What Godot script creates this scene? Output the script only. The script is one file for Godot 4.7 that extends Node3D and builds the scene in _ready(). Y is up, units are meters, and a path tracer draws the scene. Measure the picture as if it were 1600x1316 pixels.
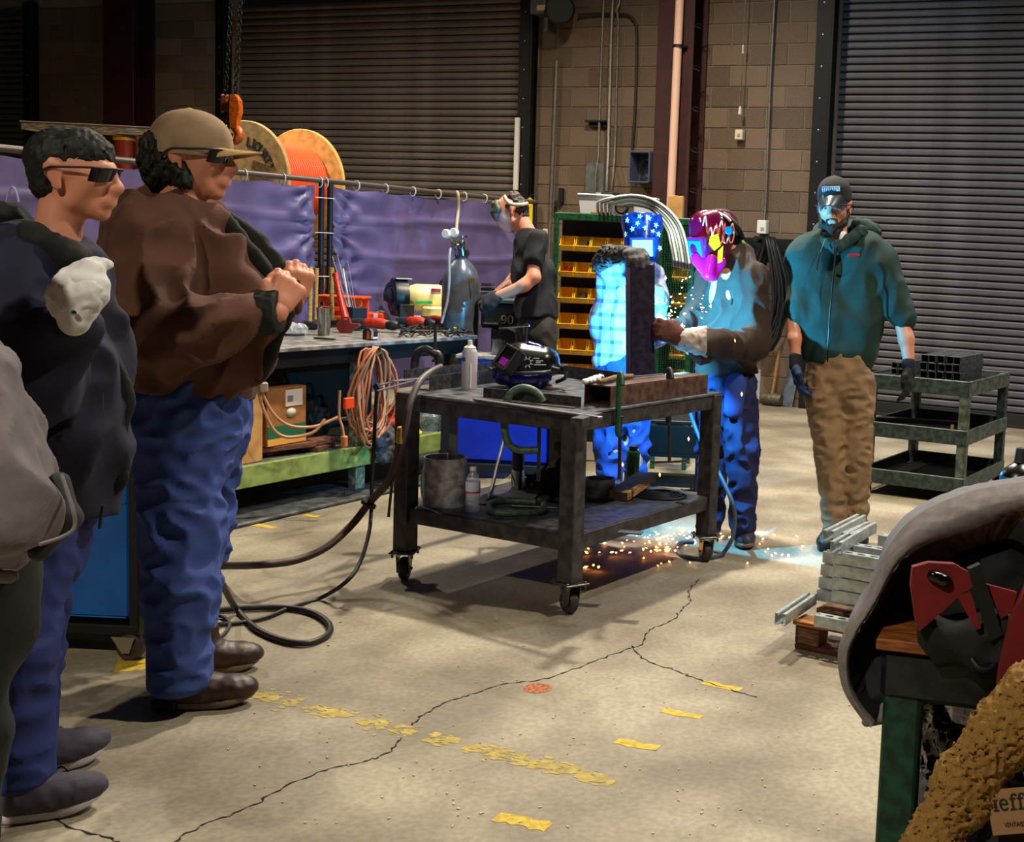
extends Node3D
# A fabrication shop: people watch two welders at a rolling steel table. World axes follow the building: x along the back wall, z out from it, y up.
const FOCAL := 1964.07
const PP := Vector2(1252.24, 597.77)
var eye := Vector3(7.3319, 1.4939, 11.4661)
var cam_right := Vector3(0.925656, 0.048836, -0.3752)
var cam_down := Vector3(0.082759, -0.993756, 0.074827)
var cam_fwd := Vector3(-0.369203, -0.100315, -0.923919)
var rng := RandomNumberGenerator.new()
var noise := FastNoiseLite.new()
var mats := {}
var tex := {}
var used := {}

# ---------- where things stand: rays of the surveyed camera met with planes of the room ----------
func ray(x: float, y: float) -> Vector3:
	return cam_fwd + cam_right * ((x - PP.x) / FOCAL) + cam_down * ((y - PP.y) / FOCAL)
func at(x: float, y: float, d: float) -> Vector3:
	return eye + ray(x, y) * d
func on_y(x: float, y: float, h := 0.0) -> Vector3:
	var r := ray(x, y)
	return eye + r * ((h - eye.y) / r.y)
func on_z(x: float, y: float, z := 0.0) -> Vector3:
	var r := ray(x, y)
	return eye + r * ((z - eye.z) / r.z)
func on_x(x: float, y: float, v: float) -> Vector3:
	var r := ray(x, y)
	return eye + r * ((v - eye.x) / r.x)

# ---------- naming ----------
func tag(o: Node, label: String, category := "", group := "", kind := "") -> Node:
	if label: o.set_meta("label", label)
	if category: o.set_meta("category", category)
	if group: o.set_meta("group", group)
	if kind: o.set_meta("kind", kind)
	return o
func numbered(n: String) -> String:
	var c: int = used.get(n, 0)
	used[n] = c + 1
	return n if c == 0 else "%s_%03d" % [n, c]
func thing(called: String, label: String, category: String, pos := Vector3.ZERO, turn := 0.0, group := "") -> Node3D:
	var o := Node3D.new()
	o.name = numbered(called)
	add_child(o, true)
	o.position = pos
	o.rotation.y = turn
	tag(o, label, category, group)
	return o
func obj(called: String, st, m: Material, parent: Node = null) -> MeshInstance3D:
	var o := MeshInstance3D.new()
	o.name = called if parent else numbered(called)
	if st is SurfaceTool:
		st.generate_normals()
		o.mesh = st.commit()
	else:
		o.mesh = st
	o.material_override = m
	o.cast_shadow = GeometryInstance3D.SHADOW_CASTING_SETTING_ON
	(parent if parent else self).add_child(o, true)
	return o
func struct(called: String, st, m: Material, parent: Node = null) -> MeshInstance3D:
	var o := obj(called, st, m, parent)
	if parent == null: o.set_meta("kind", "structure")
	return o
func copy(o: Node3D, pos: Vector3, label := "", turn := INF) -> Node3D:
	var c: Node3D = o.duplicate()
	var base := str(o.name)
	c.name = numbered(base.rstrip("0123456789").trim_suffix("_") if base[-1].is_valid_int() else base)
	add_child(c, true)
	c.position = pos
	if turn != INF: c.rotation.y = turn
	if label: c.set_meta("label", label)
	return c

# ---------- shapes, all added to a SurfaceTool ----------
var grp := 1
func mb() -> SurfaceTool:
	var st := SurfaceTool.new()
	st.begin(Mesh.PRIMITIVE_TRIANGLES)
	return st
func quad(st: SurfaceTool, a: Vector3, b: Vector3, c: Vector3, d: Vector3) -> void:
	st.add_vertex(a); st.add_vertex(b); st.add_vertex(c)
	st.add_vertex(a); st.add_vertex(c); st.add_vertex(d)
func flat(st: SurfaceTool) -> void:
	st.set_smooth_group(-1)
func soft(st: SurfaceTool) -> void:
	grp += 1
	st.set_smooth_group(grp)
# a box with chamfered edges; xf places its centre
func box(st: SurfaceTool, xf: Transform3D, s: Vector3, bev := 0.003) -> SurfaceTool:
	flat(st)
	var h := s / 2.0
	var b := minf(bev, minf(h.x, minf(h.y, h.z)) * 0.9)
	var ax := [Vector3.RIGHT, Vector3.UP, Vector3.BACK]
	for i in 3:
		var n: Vector3 = ax[i]
		var u: Vector3 = ax[(i + 1) % 3]
		var v: Vector3 = ax[(i + 2) % 3]
		var hn := h[i]
		var hu := h[(i + 1) % 3]
		var hv := h[(i + 2) % 3]
		for sg: float in [1.0, -1.0]:
			var c := n * hn * sg
			var p := [c - u * (hu - b) - v * (hv - b), c + u * (hu - b) - v * (hv - b), c + u * (hu - b) + v * (hv - b), c - u * (hu - b) + v * (hv - b)]
			if sg > 0: quad(st, xf * p[3], xf * p[2], xf * p[1], xf * p[0])
			else: quad(st, xf * p[0], xf * p[1], xf * p[2], xf * p[3])
			if b > 0.0:
				for su: float in [1.0, -1.0]:   # edge between face n and face u
					var e0 := n * hn * sg + u * (hu - b) * su
					var e1 := n * (hn - b) * sg + u * hu * su
					var w := v * (hv - b)
					if sg * su > 0: quad(st, xf * (e0 - w), xf * (e0 + w), xf * (e1 + w), xf * (e1 - w))
					else: quad(st, xf * (e1 - w), xf * (e1 + w), xf * (e0 + w), xf * (e0 - w))
	if b > 0.0:
		for sx: float in [1.0, -1.0]:
			for sy: float in [1.0, -1.0]:
				for sz: float in [1.0, -1.0]:
					var p0 := Vector3(h.x * sx, (h.y - b) * sy, (h.z - b) * sz)
					var p1 := Vector3((h.x - b) * sx, h.y * sy, (h.z - b) * sz)
					var p2 := Vector3((h.x - b) * sx, (h.y - b) * sy, h.z * sz)
					st.add_vertex(xf * p0)
					if sx * sy * sz > 0: st.add_vertex(xf * p2); st.add_vertex(xf * p1)
					else: st.add_vertex(xf * p1); st.add_vertex(xf * p2)
	return st
func bx(st: SurfaceTool, c: Vector3, s: Vector3, bev := 0.003, turn := 0.0) -> SurfaceTool:
	return box(st, Transform3D(Basis(Vector3.UP, turn), c), s, bev)
# a box from a to b with section w (sideways) x h (along up)
func bar(st: SurfaceTool, a: Vector3, b: Vector3, w: float, h: float, up := Vector3.UP, bev := 0.002) -> SurfaceTool:
	var z := (b - a).normalized()
	var x := up.cross(z)
	x = Vector3.RIGHT if x.length() < 0.01 else x.normalized()
	return box(st, Transform3D(Basis(x, z.cross(x), z), (a + b) / 2.0), Vector3(w, h, a.distance_to(b)), bev)
# a grid of points (rows of equal length) as one smooth surface
func lattice(st: SurfaceTool, rows: Array, wrap := false, flip := false) -> SurfaceTool:
	soft(st)
	for i in rows.size() - 1:
		var a: PackedVector3Array = rows[i]
		var b: PackedVector3Array = rows[i + 1]
		var n := a.size()
		for j in (n if wrap else n - 1):
			var k := (j + 1) % n
			if flip: quad(st, a[j], b[j], b[k], a[k])
			else: quad(st, a[j], a[k], b[k], b[j])
	return st
func cap(st: SurfaceTool, ring: PackedVector3Array, flip := false) -> void:
	flat(st)
	var c := Vector3.ZERO
	for p in ring: c += p
	c /= ring.size()
	for j in ring.size():
		var k := (j + 1) % ring.size()
		st.add_vertex(c)
		if flip: st.add_vertex(ring[k]); st.add_vertex(ring[j])
		else: st.add_vertex(ring[j]); st.add_vertex(ring[k])
# a round bar through points; r is one radius or one per point
func tube(st: SurfaceTool, pts: Array, r, seg := 8, closed := false, caps := true) -> SurfaceTool:
	var n := pts.size()
	var rows := []
	var t0: Vector3 = (pts[1] - pts[0]).normalized()
	var x := t0.cross(Vector3.UP)
	if x.length() < 0.05: x = t0.cross(Vector3.RIGHT)
	x = x.normalized()
	for i in n:
		var t: Vector3
		if closed: t = (pts[(i + 1) % n] - pts[(i + n - 1) % n]).normalized()
		else: t = (pts[mini(i + 1, n - 1)] - pts[maxi(i - 1, 0)]).normalized()
		x = (x - t * x.dot(t)).normalized()
		var y := t.cross(x)
		var rr: float = r[i] if r is Array else r
		var ring := PackedVector3Array()
		for j in seg:
			var a := TAU * j / seg
			ring.append(pts[i] + (x * cos(a) + y * sin(a)) * rr)
		rows.append(ring)
	if closed: rows.append(rows[0])
	lattice(st, rows, true, true)
	if caps and not closed:
		cap(st, rows[0], true)
		cap(st, rows[n - 1])
	return st
# points on a smooth curve through the given ones
func spline(pts: Array, per := 6, closed := false) -> Array:
	var out := []
	var n := pts.size()
	for i in (n if closed else n - 1):
		var p0: Vector3 = pts[(i - 1 + n) % n] if closed or i > 0 else pts[0]
		var p1: Vector3 = pts[i]
		var p2: Vector3 = pts[(i + 1) % n]
		var p3: Vector3 = pts[(i + 2) % n] if closed or i + 2 < n else pts[n - 1]
		for k in per:
			out.append(p1.cubic_interpolate(p2, p0, p3, float(k) / per))
	if not closed: out.append(pts[n - 1])
	return out
# a profile of (radius, height) turned about the y axis of xf; sharp corners stay sharp
func lathe(st: SurfaceTool, prof: Array, xf := Transform3D(), seg := 20) -> SurfaceTool:
	soft(st)
	for i in prof.size() - 1:
		var p: Vector2 = prof[i]
		var q: Vector2 = prof[i + 1]
		if i > 0:
			var o: Vector2 = prof[i - 1]
			if absf((p - o).angle_to(q - p)) > 0.6: soft(st)
		for j in seg:
			var a := TAU * j / seg
			var b := TAU * ((j + 1) % seg) / seg
			var d0 := Vector3(cos(a), 0, sin(a))
			var d1 := Vector3(cos(b), 0, sin(b))
			var u0 := xf * (d0 * p.x + Vector3.UP * p.y)
			var u1 := xf * (d1 * p.x + Vector3.UP * p.y)
			var v0 := xf * (d0 * q.x + Vector3.UP * q.y)
			var v1 := xf * (d1 * q.x + Vector3.UP * q.y)
			if p.x > 0.0: st.add_vertex(u0); st.add_vertex(u1); st.add_vertex(v1)
			if q.x > 0.0: st.add_vertex(u0); st.add_vertex(v1); st.add_vertex(v0)
	return st
func cyl(st: SurfaceTool, a: Vector3, b: Vector3, r: float, seg := 16, bev := 0.002) -> SurfaceTool:
	var l := a.distance_to(b)
	bev = minf(bev, minf(r, l / 2) * 0.5)
	return lathe(st, [Vector2(0, 0), Vector2(r - bev, 0), Vector2(r, bev), Vector2(r, l - bev), Vector2(r - bev, l), Vector2(0, l)], along(a, b), seg)
# a frame at a whose y axis points to b
func along(a: Vector3, b: Vector3, side := Vector3.ZERO) -> Transform3D:
	var y := (b - a).normalized()
	var x := side if side != Vector3.ZERO else (Vector3.RIGHT if absf(y.x) < 0.9 else Vector3.BACK)
	x = (x - y * x.dot(y)).normalized()
	return Transform3D(Basis(x, y, x.cross(y)), a)
# a flat outline (in x, y of xf) given thickness along z, centred
func prism(st: SurfaceTool, poly: PackedVector2Array, t: float, xf := Transform3D(), smooth := false) -> SurfaceTool:
	if not Geometry2D.is_polygon_clockwise(poly): poly.reverse()
	flat(st)
	var tri := Geometry2D.triangulate_polygon(poly)
	var f := Vector3(0, 0, t / 2)
	for i in range(0, tri.size(), 3):
		var v := []
		for k in 3: v.append(Vector3(poly[tri[i + k]].x, poly[tri[i + k]].y, 0))
		if (v[1] - v[0]).cross(v[2] - v[0]).z > 0: v.reverse()
		for k in 3: st.add_vertex(xf * (v[k] + f))
		for k in 3: st.add_vertex(xf * (v[2 - k] - f))
	if smooth: soft(st)
	for i in poly.size():
		var a := Vector3(poly[i].x, poly[i].y, 0)
		var b := Vector3(poly[(i + 1) % poly.size()].x, poly[(i + 1) % poly.size()].y, 0)
		quad(st, xf * (a + f), xf * (a - f), xf * (b - f), xf * (b + f))
	return st
func arc(c: Vector2, r: float, a0: float, a1: float, n := 12) -> PackedVector2Array:
	var p := PackedVector2Array()
	for i in n + 1:
		var a := deg_to_rad(lerpf(a0, a1, float(i) / n))
		p.append(c + Vector2(cos(a), sin(a)) * r)
	return p
# the same cross-section (x across, y along up) drawn from a to b: channels, angles, tubes
func extrude(st: SurfaceTool, poly: PackedVector2Array, a: Vector3, b: Vector3, up := Vector3.UP) -> SurfaceTool:
	var z := (b - a).normalized()
	var x := up.cross(z).normalized()
	return prism(st, poly, a.distance_to(b), Transform3D(Basis(x, z.cross(x), z), (a + b) / 2.0))
func text(s: String, m: Material, parent: Node, xf: Transform3D, height: float, depth := 0.002, called := "lettering", font := "Droid Sans", bold := false) -> MeshInstance3D:
	var t := TextMesh.new()
	var f := SystemFont.new()
	f.font_names = PackedStringArray([font])
	if bold: f.font_weight = 700
	t.font = f
	t.text = s
	t.font_size = 32
	t.pixel_size = height / 23.0
	t.depth = depth
	var o := obj(called, t, m, parent)
	o.transform = xf
	return o

# ---------- soft bodies: blended tapered limbs meshed as surface nets ----------
# limb: [a, ra, b, rb, (n1, q1), (n2, q2)]; q stretches the section along n
func limb(a: Vector3, ra: float, b: Vector3, rb: float, n1 := Vector3.ZERO, q1 := 1.0, n2 := Vector3.ZERO, q2 := 1.0, cut := false) -> Array:
	return [a, ra, b, rb, n1, q1, n2, q2, cut]
func blob(prims: Array, cell: float, k: float, amp := 0.0, freq := 12.0, squash := Vector3.ONE, clip := []) -> ArrayMesh:
	var lo := Vector3(INF, INF, INF)
	var hi := -lo
	var pad := 2.5 * cell + k * 0.3
	var boxes := []
	for p in prims:
		var r := maxf(p[1], p[3]) * maxf(1.0, maxf(p[5], p[7]))
		var l: Vector3 = p[0].min(p[2]) - Vector3.ONE * (r + pad)
		var g: Vector3 = p[0].max(p[2]) + Vector3.ONE * (r + pad)
		boxes.append([l, g])
		if not p[8]:
			lo = lo.min(l)
			hi = hi.max(g)
	var nx := int((hi.x - lo.x) / cell) + 2
	var ny := int((hi.y - lo.y) / cell) + 2
	var nz := int((hi.z - lo.z) / cell) + 2
	var sy := nx
	var sz := nx * ny
	var f := PackedFloat32Array()
	f.resize(nx * ny * nz)
	f.fill(1.0)
	for n in prims.size():
		var p: Array = prims[n]
		var a: Vector3 = p[0]
		var ra: float = p[1]
		var dr: float = p[3] - p[1]
		var n1: Vector3 = p[4]
		var s1: float = 1.0 / p[5] - 1.0
		var n2: Vector3 = p[6]
		var s2: float = 1.0 / p[7] - 1.0
		var h1 := n1 != Vector3.ZERO
		var h2 := n2 != Vector3.ZERO
		var ba: Vector3 = p[2] - a
		if h1: ba += n1 * (ba.dot(n1) * s1)
		if h2: ba += n2 * (ba.dot(n2) * s2)
		var inv := 1.0 / maxf(ba.length_squared(), 1e-9)
		var cut: bool = p[8]
		var i0 := maxi(0, int((boxes[n][0].x - lo.x) / cell))
		var j0 := maxi(0, int((boxes[n][0].y - lo.y) / cell))
		var k0 := maxi(0, int((boxes[n][0].z - lo.z) / cell))
		var i1 := mini(nx, int((boxes[n][1].x - lo.x) / cell) + 1)
		var j1 := mini(ny, int((boxes[n][1].y - lo.y) / cell) + 1)
		var k1 := mini(nz, int((boxes[n][1].z - lo.z) / cell) + 1)
		for kk in range(k0, k1):
			for jj in range(j0, j1):
				var v := lo + Vector3(i0, jj, kk) * cell - a
				var c := kk * sz + jj * sy + i0
				for ii in range(i0, i1):
					var w := v
					if h1: w += n1 * (w.dot(n1) * s1)
					if h2: w += n2 * (w.dot(n2) * s2)
					var t := clampf(w.dot(ba) * inv, 0.0, 1.0)
					var d := (w - ba * t).length() - ra - dr * t
					var e := f[c]
					if cut:
						var g := k * 0.4 - absf(e + d)
						f[c] = maxf(e, -d) + (g * g / (k * 1.6) if g > 0.0 else 0.0)
					else:
						var g := k - absf(e - d)
						f[c] = minf(e, d) - (g * g / (k * 4.0) if g > 0.0 else 0.0)
					v.x += cell
					c += 1
	var band := cell * 3.0
	if amp > 0.0:
		var lim := band + amp
		noise.frequency = 1.0
		noise.seed = 3
		noise.fractal_octaves = 1
		noise.noise_type = FastNoiseLite.TYPE_SIMPLEX_SMOOTH
		for c in f.size():
			if absf(f[c]) < lim:
				@warning_ignore("integer_division")
				var q := (lo + Vector3(c % nx, (c / sy) % ny, c / sz) * cell) * squash * freq
				f[c] -= amp * (0.55 - 2.2 * absf(noise.get_noise_3dv(q)))
	for pl in clip:    # [point, normal]: what lies on the normal's side is cut away flat
		for c in f.size():
			if f[c] < band:
				@warning_ignore("integer_division")
				var q := lo + Vector3(c % nx, (c / sy) % ny, c / sz) * cell
				f[c] = maxf(f[c], (q - pl[0]).dot(pl[1]))
	return nets(f, nx, ny, nz, lo, cell, band)
func nets(f: PackedFloat32Array, nx: int, ny: int, nz: int, lo: Vector3, cell: float, band: float) -> ArrayMesh:
	var sy := nx
	var sz := nx * ny
	var id := PackedInt32Array()
	id.resize(f.size())
	id.fill(-1)
	var vs := PackedVector3Array()
	var tri := PackedInt32Array()
	var off := [0, 1, sy, sy + 1, sz, sz + 1, sz + sy, sz + sy + 1]
	var ed := [[0, 1], [2, 3], [4, 5], [6, 7], [0, 2], [1, 3], [4, 6], [5, 7], [0, 4], [1, 5], [2, 6], [3, 7]]
	var cor := []
	for q in 8: cor.append(Vector3(q & 1, (q >> 1) & 1, q >> 2))
	for k in nz - 1:
		for j in ny - 1:
			var c := k * sz + j * sy
			for i in nx - 1:
				if absf(f[c]) < band * 2.0:
					var m := 0
					for q in 8:
						if f[c + off[q]] < 0.0: m |= 1 << q
					if m != 0 and m != 255:
						var s := Vector3.ZERO
						var n := 0
						for e in ed:
							var a: float = f[c + off[e[0]]]
							var b: float = f[c + off[e[1]]]
							if (a < 0.0) != (b < 0.0):
								s += cor[e[0]].lerp(cor[e[1]], a / (a - b))
								n += 1
						id[c] = vs.size()
						vs.append(lo + (Vector3(i, j, k) + s / n) * cell)
				c += 1
	for k in range(1, nz - 1):
		for j in range(1, ny - 1):
			for i in range(1, nx - 1):
				var c := k * sz + j * sy + i
				if id[c] < 0: continue
				var neg := f[c] < 0.0
				if neg != (f[c + 1] < 0.0): face(tri, id, c, c - sy, c - sy - sz, c - sz, neg)
				if neg != (f[c + sy] < 0.0): face(tri, id, c, c - sz, c - sz - 1, c - 1, neg)
				if neg != (f[c + sz] < 0.0): face(tri, id, c, c - 1, c - 1 - sy, c - sy, neg)
	return finish(vs, tri)
func face(tri: PackedInt32Array, id: PackedInt32Array, a: int, b: int, c: int, d: int, flip: bool) -> void:
	if id[a] < 0 or id[b] < 0 or id[c] < 0 or id[d] < 0: return
	if flip: tri.append_array([id[a], id[b], id[c], id[a], id[c], id[d]])
	else: tri.append_array([id[a], id[c], id[b], id[a], id[d], id[c]])
func finish(vs: PackedVector3Array, tri: PackedInt32Array) -> ArrayMesh:
	var ns := PackedVector3Array()
	ns.resize(vs.size())
	for i in range(0, tri.size(), 3):
		var n := (vs[tri[i + 2]] - vs[tri[i]]).cross(vs[tri[i + 1]] - vs[tri[i]])
		ns[tri[i]] += n
		ns[tri[i + 1]] += n
		ns[tri[i + 2]] += n
	for i in ns.size(): ns[i] = ns[i].normalized()
	var ar := []
	ar.resize(Mesh.ARRAY_MAX)
	ar[Mesh.ARRAY_VERTEX] = vs
	ar[Mesh.ARRAY_NORMAL] = ns
	ar[Mesh.ARRAY_INDEX] = tri
	var m := ArrayMesh.new()
	m.add_surface_from_arrays(Mesh.PRIMITIVE_TRIANGLES, ar)
	return m
func join(parts: Array) -> ArrayMesh:
	var vs := PackedVector3Array()
	var ns := PackedVector3Array()
	var tri := PackedInt32Array()
	for p in parts:
		if p.get_surface_count() == 0: continue
		var a: Array = p.surface_get_arrays(0)
		var b := vs.size()
		vs.append_array(a[Mesh.ARRAY_VERTEX])
		ns.append_array(a[Mesh.ARRAY_NORMAL])
		for t in a[Mesh.ARRAY_INDEX]: tri.append(t + b)
	var ar := []
	ar.resize(Mesh.ARRAY_MAX)
	ar[Mesh.ARRAY_VERTEX] = vs
	ar[Mesh.ARRAY_NORMAL] = ns
	ar[Mesh.ARRAY_INDEX] = tri
	var m := ArrayMesh.new()
	m.add_surface_from_arrays(Mesh.PRIMITIVE_TRIANGLES, ar)
	return m

# ---------- materials ----------
func ramp(n: String, freq: float, oct: int, lo: Color, hi: Color, size := 256, contrast := 1.0, kind := FastNoiseLite.TYPE_SIMPLEX_SMOOTH, stretch := Vector2.ONE) -> void:
	var g := FastNoiseLite.new()
	g.seed = hash(n) % 1000
	g.noise_type = kind
	g.frequency = freq
	g.fractal_octaves = oct
	var im := g.get_seamless_image(int(size * stretch.x), int(size * stretch.y))
	if stretch != Vector2.ONE: im.resize(size, size)
	im.convert(Image.FORMAT_L8)
	var d := im.get_data()
	var o := PackedByteArray()
	o.resize(d.size() * 3)
	for i in d.size():
		var c := lo.lerp(hi, clampf((d[i] / 255.0 - 0.5) * contrast + 0.5, 0, 1))
		o[i * 3] = int(c.r * 255)
		o[i * 3 + 1] = int(c.g * 255)
		o[i * 3 + 2] = int(c.b * 255)
	im = Image.create_from_data(im.get_width(), im.get_height(), false, Image.FORMAT_RGB8, o)
	tex[n] = ImageTexture.create_from_image(im)
func weave(n: String, size: int, fn: Callable, strength: float) -> void:
	var im := Image.create(size, size, false, Image.FORMAT_RF)
	for y in size:
		for x in size: im.set_pixel(x, y, Color(fn.call(float(x) / size, float(y) / size), 0, 0))
	im.convert(Image.FORMAT_RGB8)
	im.bump_map_to_normal_map(strength)
	tex[n] = ImageTexture.create_from_image(im)
func textures() -> void:
	var g := Color(0.8, 0.8, 0.8)
	ramp("mottle", 0.012, 4, g, Color.WHITE, 256, 1.4)
	ramp("grain", 0.09, 3, Color(0.7, 0.7, 0.7), Color.WHITE, 256, 1.3)
	ramp("wood", 0.02, 3, Color(0.55, 0.5, 0.45), Color.WHITE, 256, 1.8, FastNoiseLite.TYPE_SIMPLEX_SMOOTH, Vector2(1, 8))
	ramp("scuff", 0.03, 5, Color(0.62, 0.6, 0.58), Color.WHITE, 256, 2.0)
	ramp("denim", 0.3, 2, Color(0.7, 0.72, 0.75), Color.WHITE, 256, 1.6)
	ramp("floor", 0.011, 5, Color(0.75, 0.72, 0.67), Color(1, 0.99, 0.95), 512, 1.7)
	ramp("floor_fine", 0.05, 5, Color(0.87, 0.865, 0.86), Color.WHITE, 512, 1.4)
	weave("twill", 128, func(u, v): return 0.5 + 0.5 * sin((u + v) * TAU * 20) * cos((u - v) * TAU * 4), 1.0)
	weave("pits", 128, func(u, v): return 0.5 + 0.5 * sin(u * TAU * 3 + 3 * sin(v * TAU * 2)) * sin(v * TAU * 5 + 2 * cos(u * TAU * 4)), 1.0)
	var nz := FastNoiseLite.new()
	nz.frequency = 0.06
	nz.fractal_octaves = 4
	var im := nz.get_seamless_image(256, 256)
	im.convert(Image.FORMAT_RGB8)
	im.bump_map_to_normal_map(4.0)
	tex["rough"] = ImageTexture.create_from_image(im)
# colour as it reads in sRGB, roughness, metal, texture of tone and its repeats per metre, relief and its repeats per metre
func mat(key: String, c: Color, rough := 0.6, metal := 0.0, t := "", ts := 2.0, n := "", ns := 8.0, nscale := 0.5) -> StandardMaterial3D:
	if mats.has(key): return mats[key]
	var m := StandardMaterial3D.new()
	m.resource_name = key
	m.albedo_color = c
	m.roughness = rough
	m.metallic = metal
	if t:
		m.albedo_texture = tex[t]
		m.uv1_triplanar = true
		m.uv1_scale = Vector3.ONE * ts
	if n:
		m.normal_enabled = true
		m.normal_texture = tex[n]
		m.normal_scale = nscale
		m.uv1_triplanar = true
		if not t: m.uv1_scale = Vector3.ONE * ns
	mats[key] = m
	return m
func glow(key: String, c: Color, e: float) -> StandardMaterial3D:
	if mats.has(key): return mats[key]
	var m := mat(key, c, 0.5)
	m.emission_enabled = true
	m.emission = c
	m.emission_energy_multiplier = e
	return m
func clear(key: String, c: Color, a: float, rough := 0.08) -> StandardMaterial3D:
	if mats.has(key): return mats[key]
	var m := mat(key, Color(c, a), rough)
	m.transparency = BaseMaterial3D.TRANSPARENCY_ALPHA
	return m

func lamp(pos: Vector3, where: String, c: Color, e: float, angle := 78.0) -> void:  # an unseen overhead lamp, above the camera's view
	var t := thing("high_bay_lamp", "unseen high bay lamp hanging from the roof " + where, "lamp", pos, 0.0, "unseen high bay lamps over the shop floor")
	obj("housing", lathe(mb(), [Vector2(0, 0.42), Vector2(0.07, 0.42), Vector2(0.09, 0.3), Vector2(0.2, 0.22), Vector2(0.27, 0.02), Vector2(0.255, 0.02), Vector2(0.19, 0.2), Vector2(0, 0.25)]), mat("lamp_housing", Color(0.5, 0.5, 0.52), 0.4, 0.8), t)
	obj("stem", cyl(mb(), Vector3(0, 0.4, 0), Vector3(0, 6.45 - pos.y, 0), 0.012, 8), mats["lamp_housing"], t)
	obj("diffuser", lathe(mb(), [Vector2(0, 0.03), Vector2(0.25, 0.03), Vector2(0.25, 0.05), Vector2(0, 0.05)]), glow("lamp_glow", Color(1.0, 0.96, 0.88), 4.0), t)
	var l := SpotLight3D.new()
	l.name = "bay_light"
	l.light_color = c
	l.light_energy = e
	l.light_size = 0.12
	l.spot_range = 30.0
	l.spot_attenuation = 2.0
	l.spot_angle = angle
	l.spot_angle_attenuation = 0.9
	l.shadow_enabled = true
	l.position = Vector3(0, 0.0, 0)
	l.rotation.x = -PI / 2
	t.add_child(l)

func _ready() -> void:
	rng.seed = 7
	var cam := Camera3D.new()
	cam.name = "camera"
	cam.projection = Camera3D.PROJECTION_FRUSTUM
	cam.near = 0.05
	cam.far = 60.0
	cam.size = 1316.0 / FOCAL * cam.near
	cam.frustum_offset = Vector2((800.0 - PP.x) / FOCAL, -(658.0 - PP.y) / FOCAL) * cam.near
	cam.transform = Transform3D(Basis(cam_right, -cam_down, -cam_fwd), eye).orthonormalized()
	add_child(cam)
	cam.current = true
	var we := WorldEnvironment.new()
	we.name = "environment"
	var env := Environment.new()
	env.background_mode = Environment.BG_COLOR
	env.background_color = Color(0.02, 0.02, 0.025)
	env.tonemap_mode = Environment.TONE_MAPPER_LINEAR
	env.tonemap_exposure = 1.0
	env.sdfgi_enabled = true
	env.ssao_enabled = true
	env.ssil_enabled = true
	we.environment = env
	add_child(we)
	var warm := Color(1.0, 0.95, 0.86)
	lamp(Vector3(3.9, 5.2, 5.1), "over the steel table", warm, 42.0)  # out of view, lights the table and throws its shadow forward
	lamp(Vector3(7.6, 5.2, 6.8), "over the strut pallet", warm, 30.0)  # out of view, lights floor and watchers from the right
	lamp(Vector3(-2.2, 5.2, 4.2), "over the cable reel", warm, 44.0)  # out of view, placed to light the left door, curtain and reel
	lamp(Vector3(2.0, 5.2, 2.7), "over the bin rack", warm, 26.0)  # out of view, placed to light the back wall and rack
	lamp(Vector3(6.6, 5.2, 2.7), "over the green cart by the right door", Color(0.92, 0.93, 1.0), 22.0)  # out of view, placed to light the right roller door
	lamp(Vector3(5.5, 5.2, 13.5), "behind the watchers", warm, 40.0)  # out of view, placed to light the sides that face the camera
	textures()
	room()
	wall_things()
	curtain()
	workbench()
	bin_rack()
	steel_table()
	weld()
	people()
	shop_carts()
	foreground_cart()
	left_welder()

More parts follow.
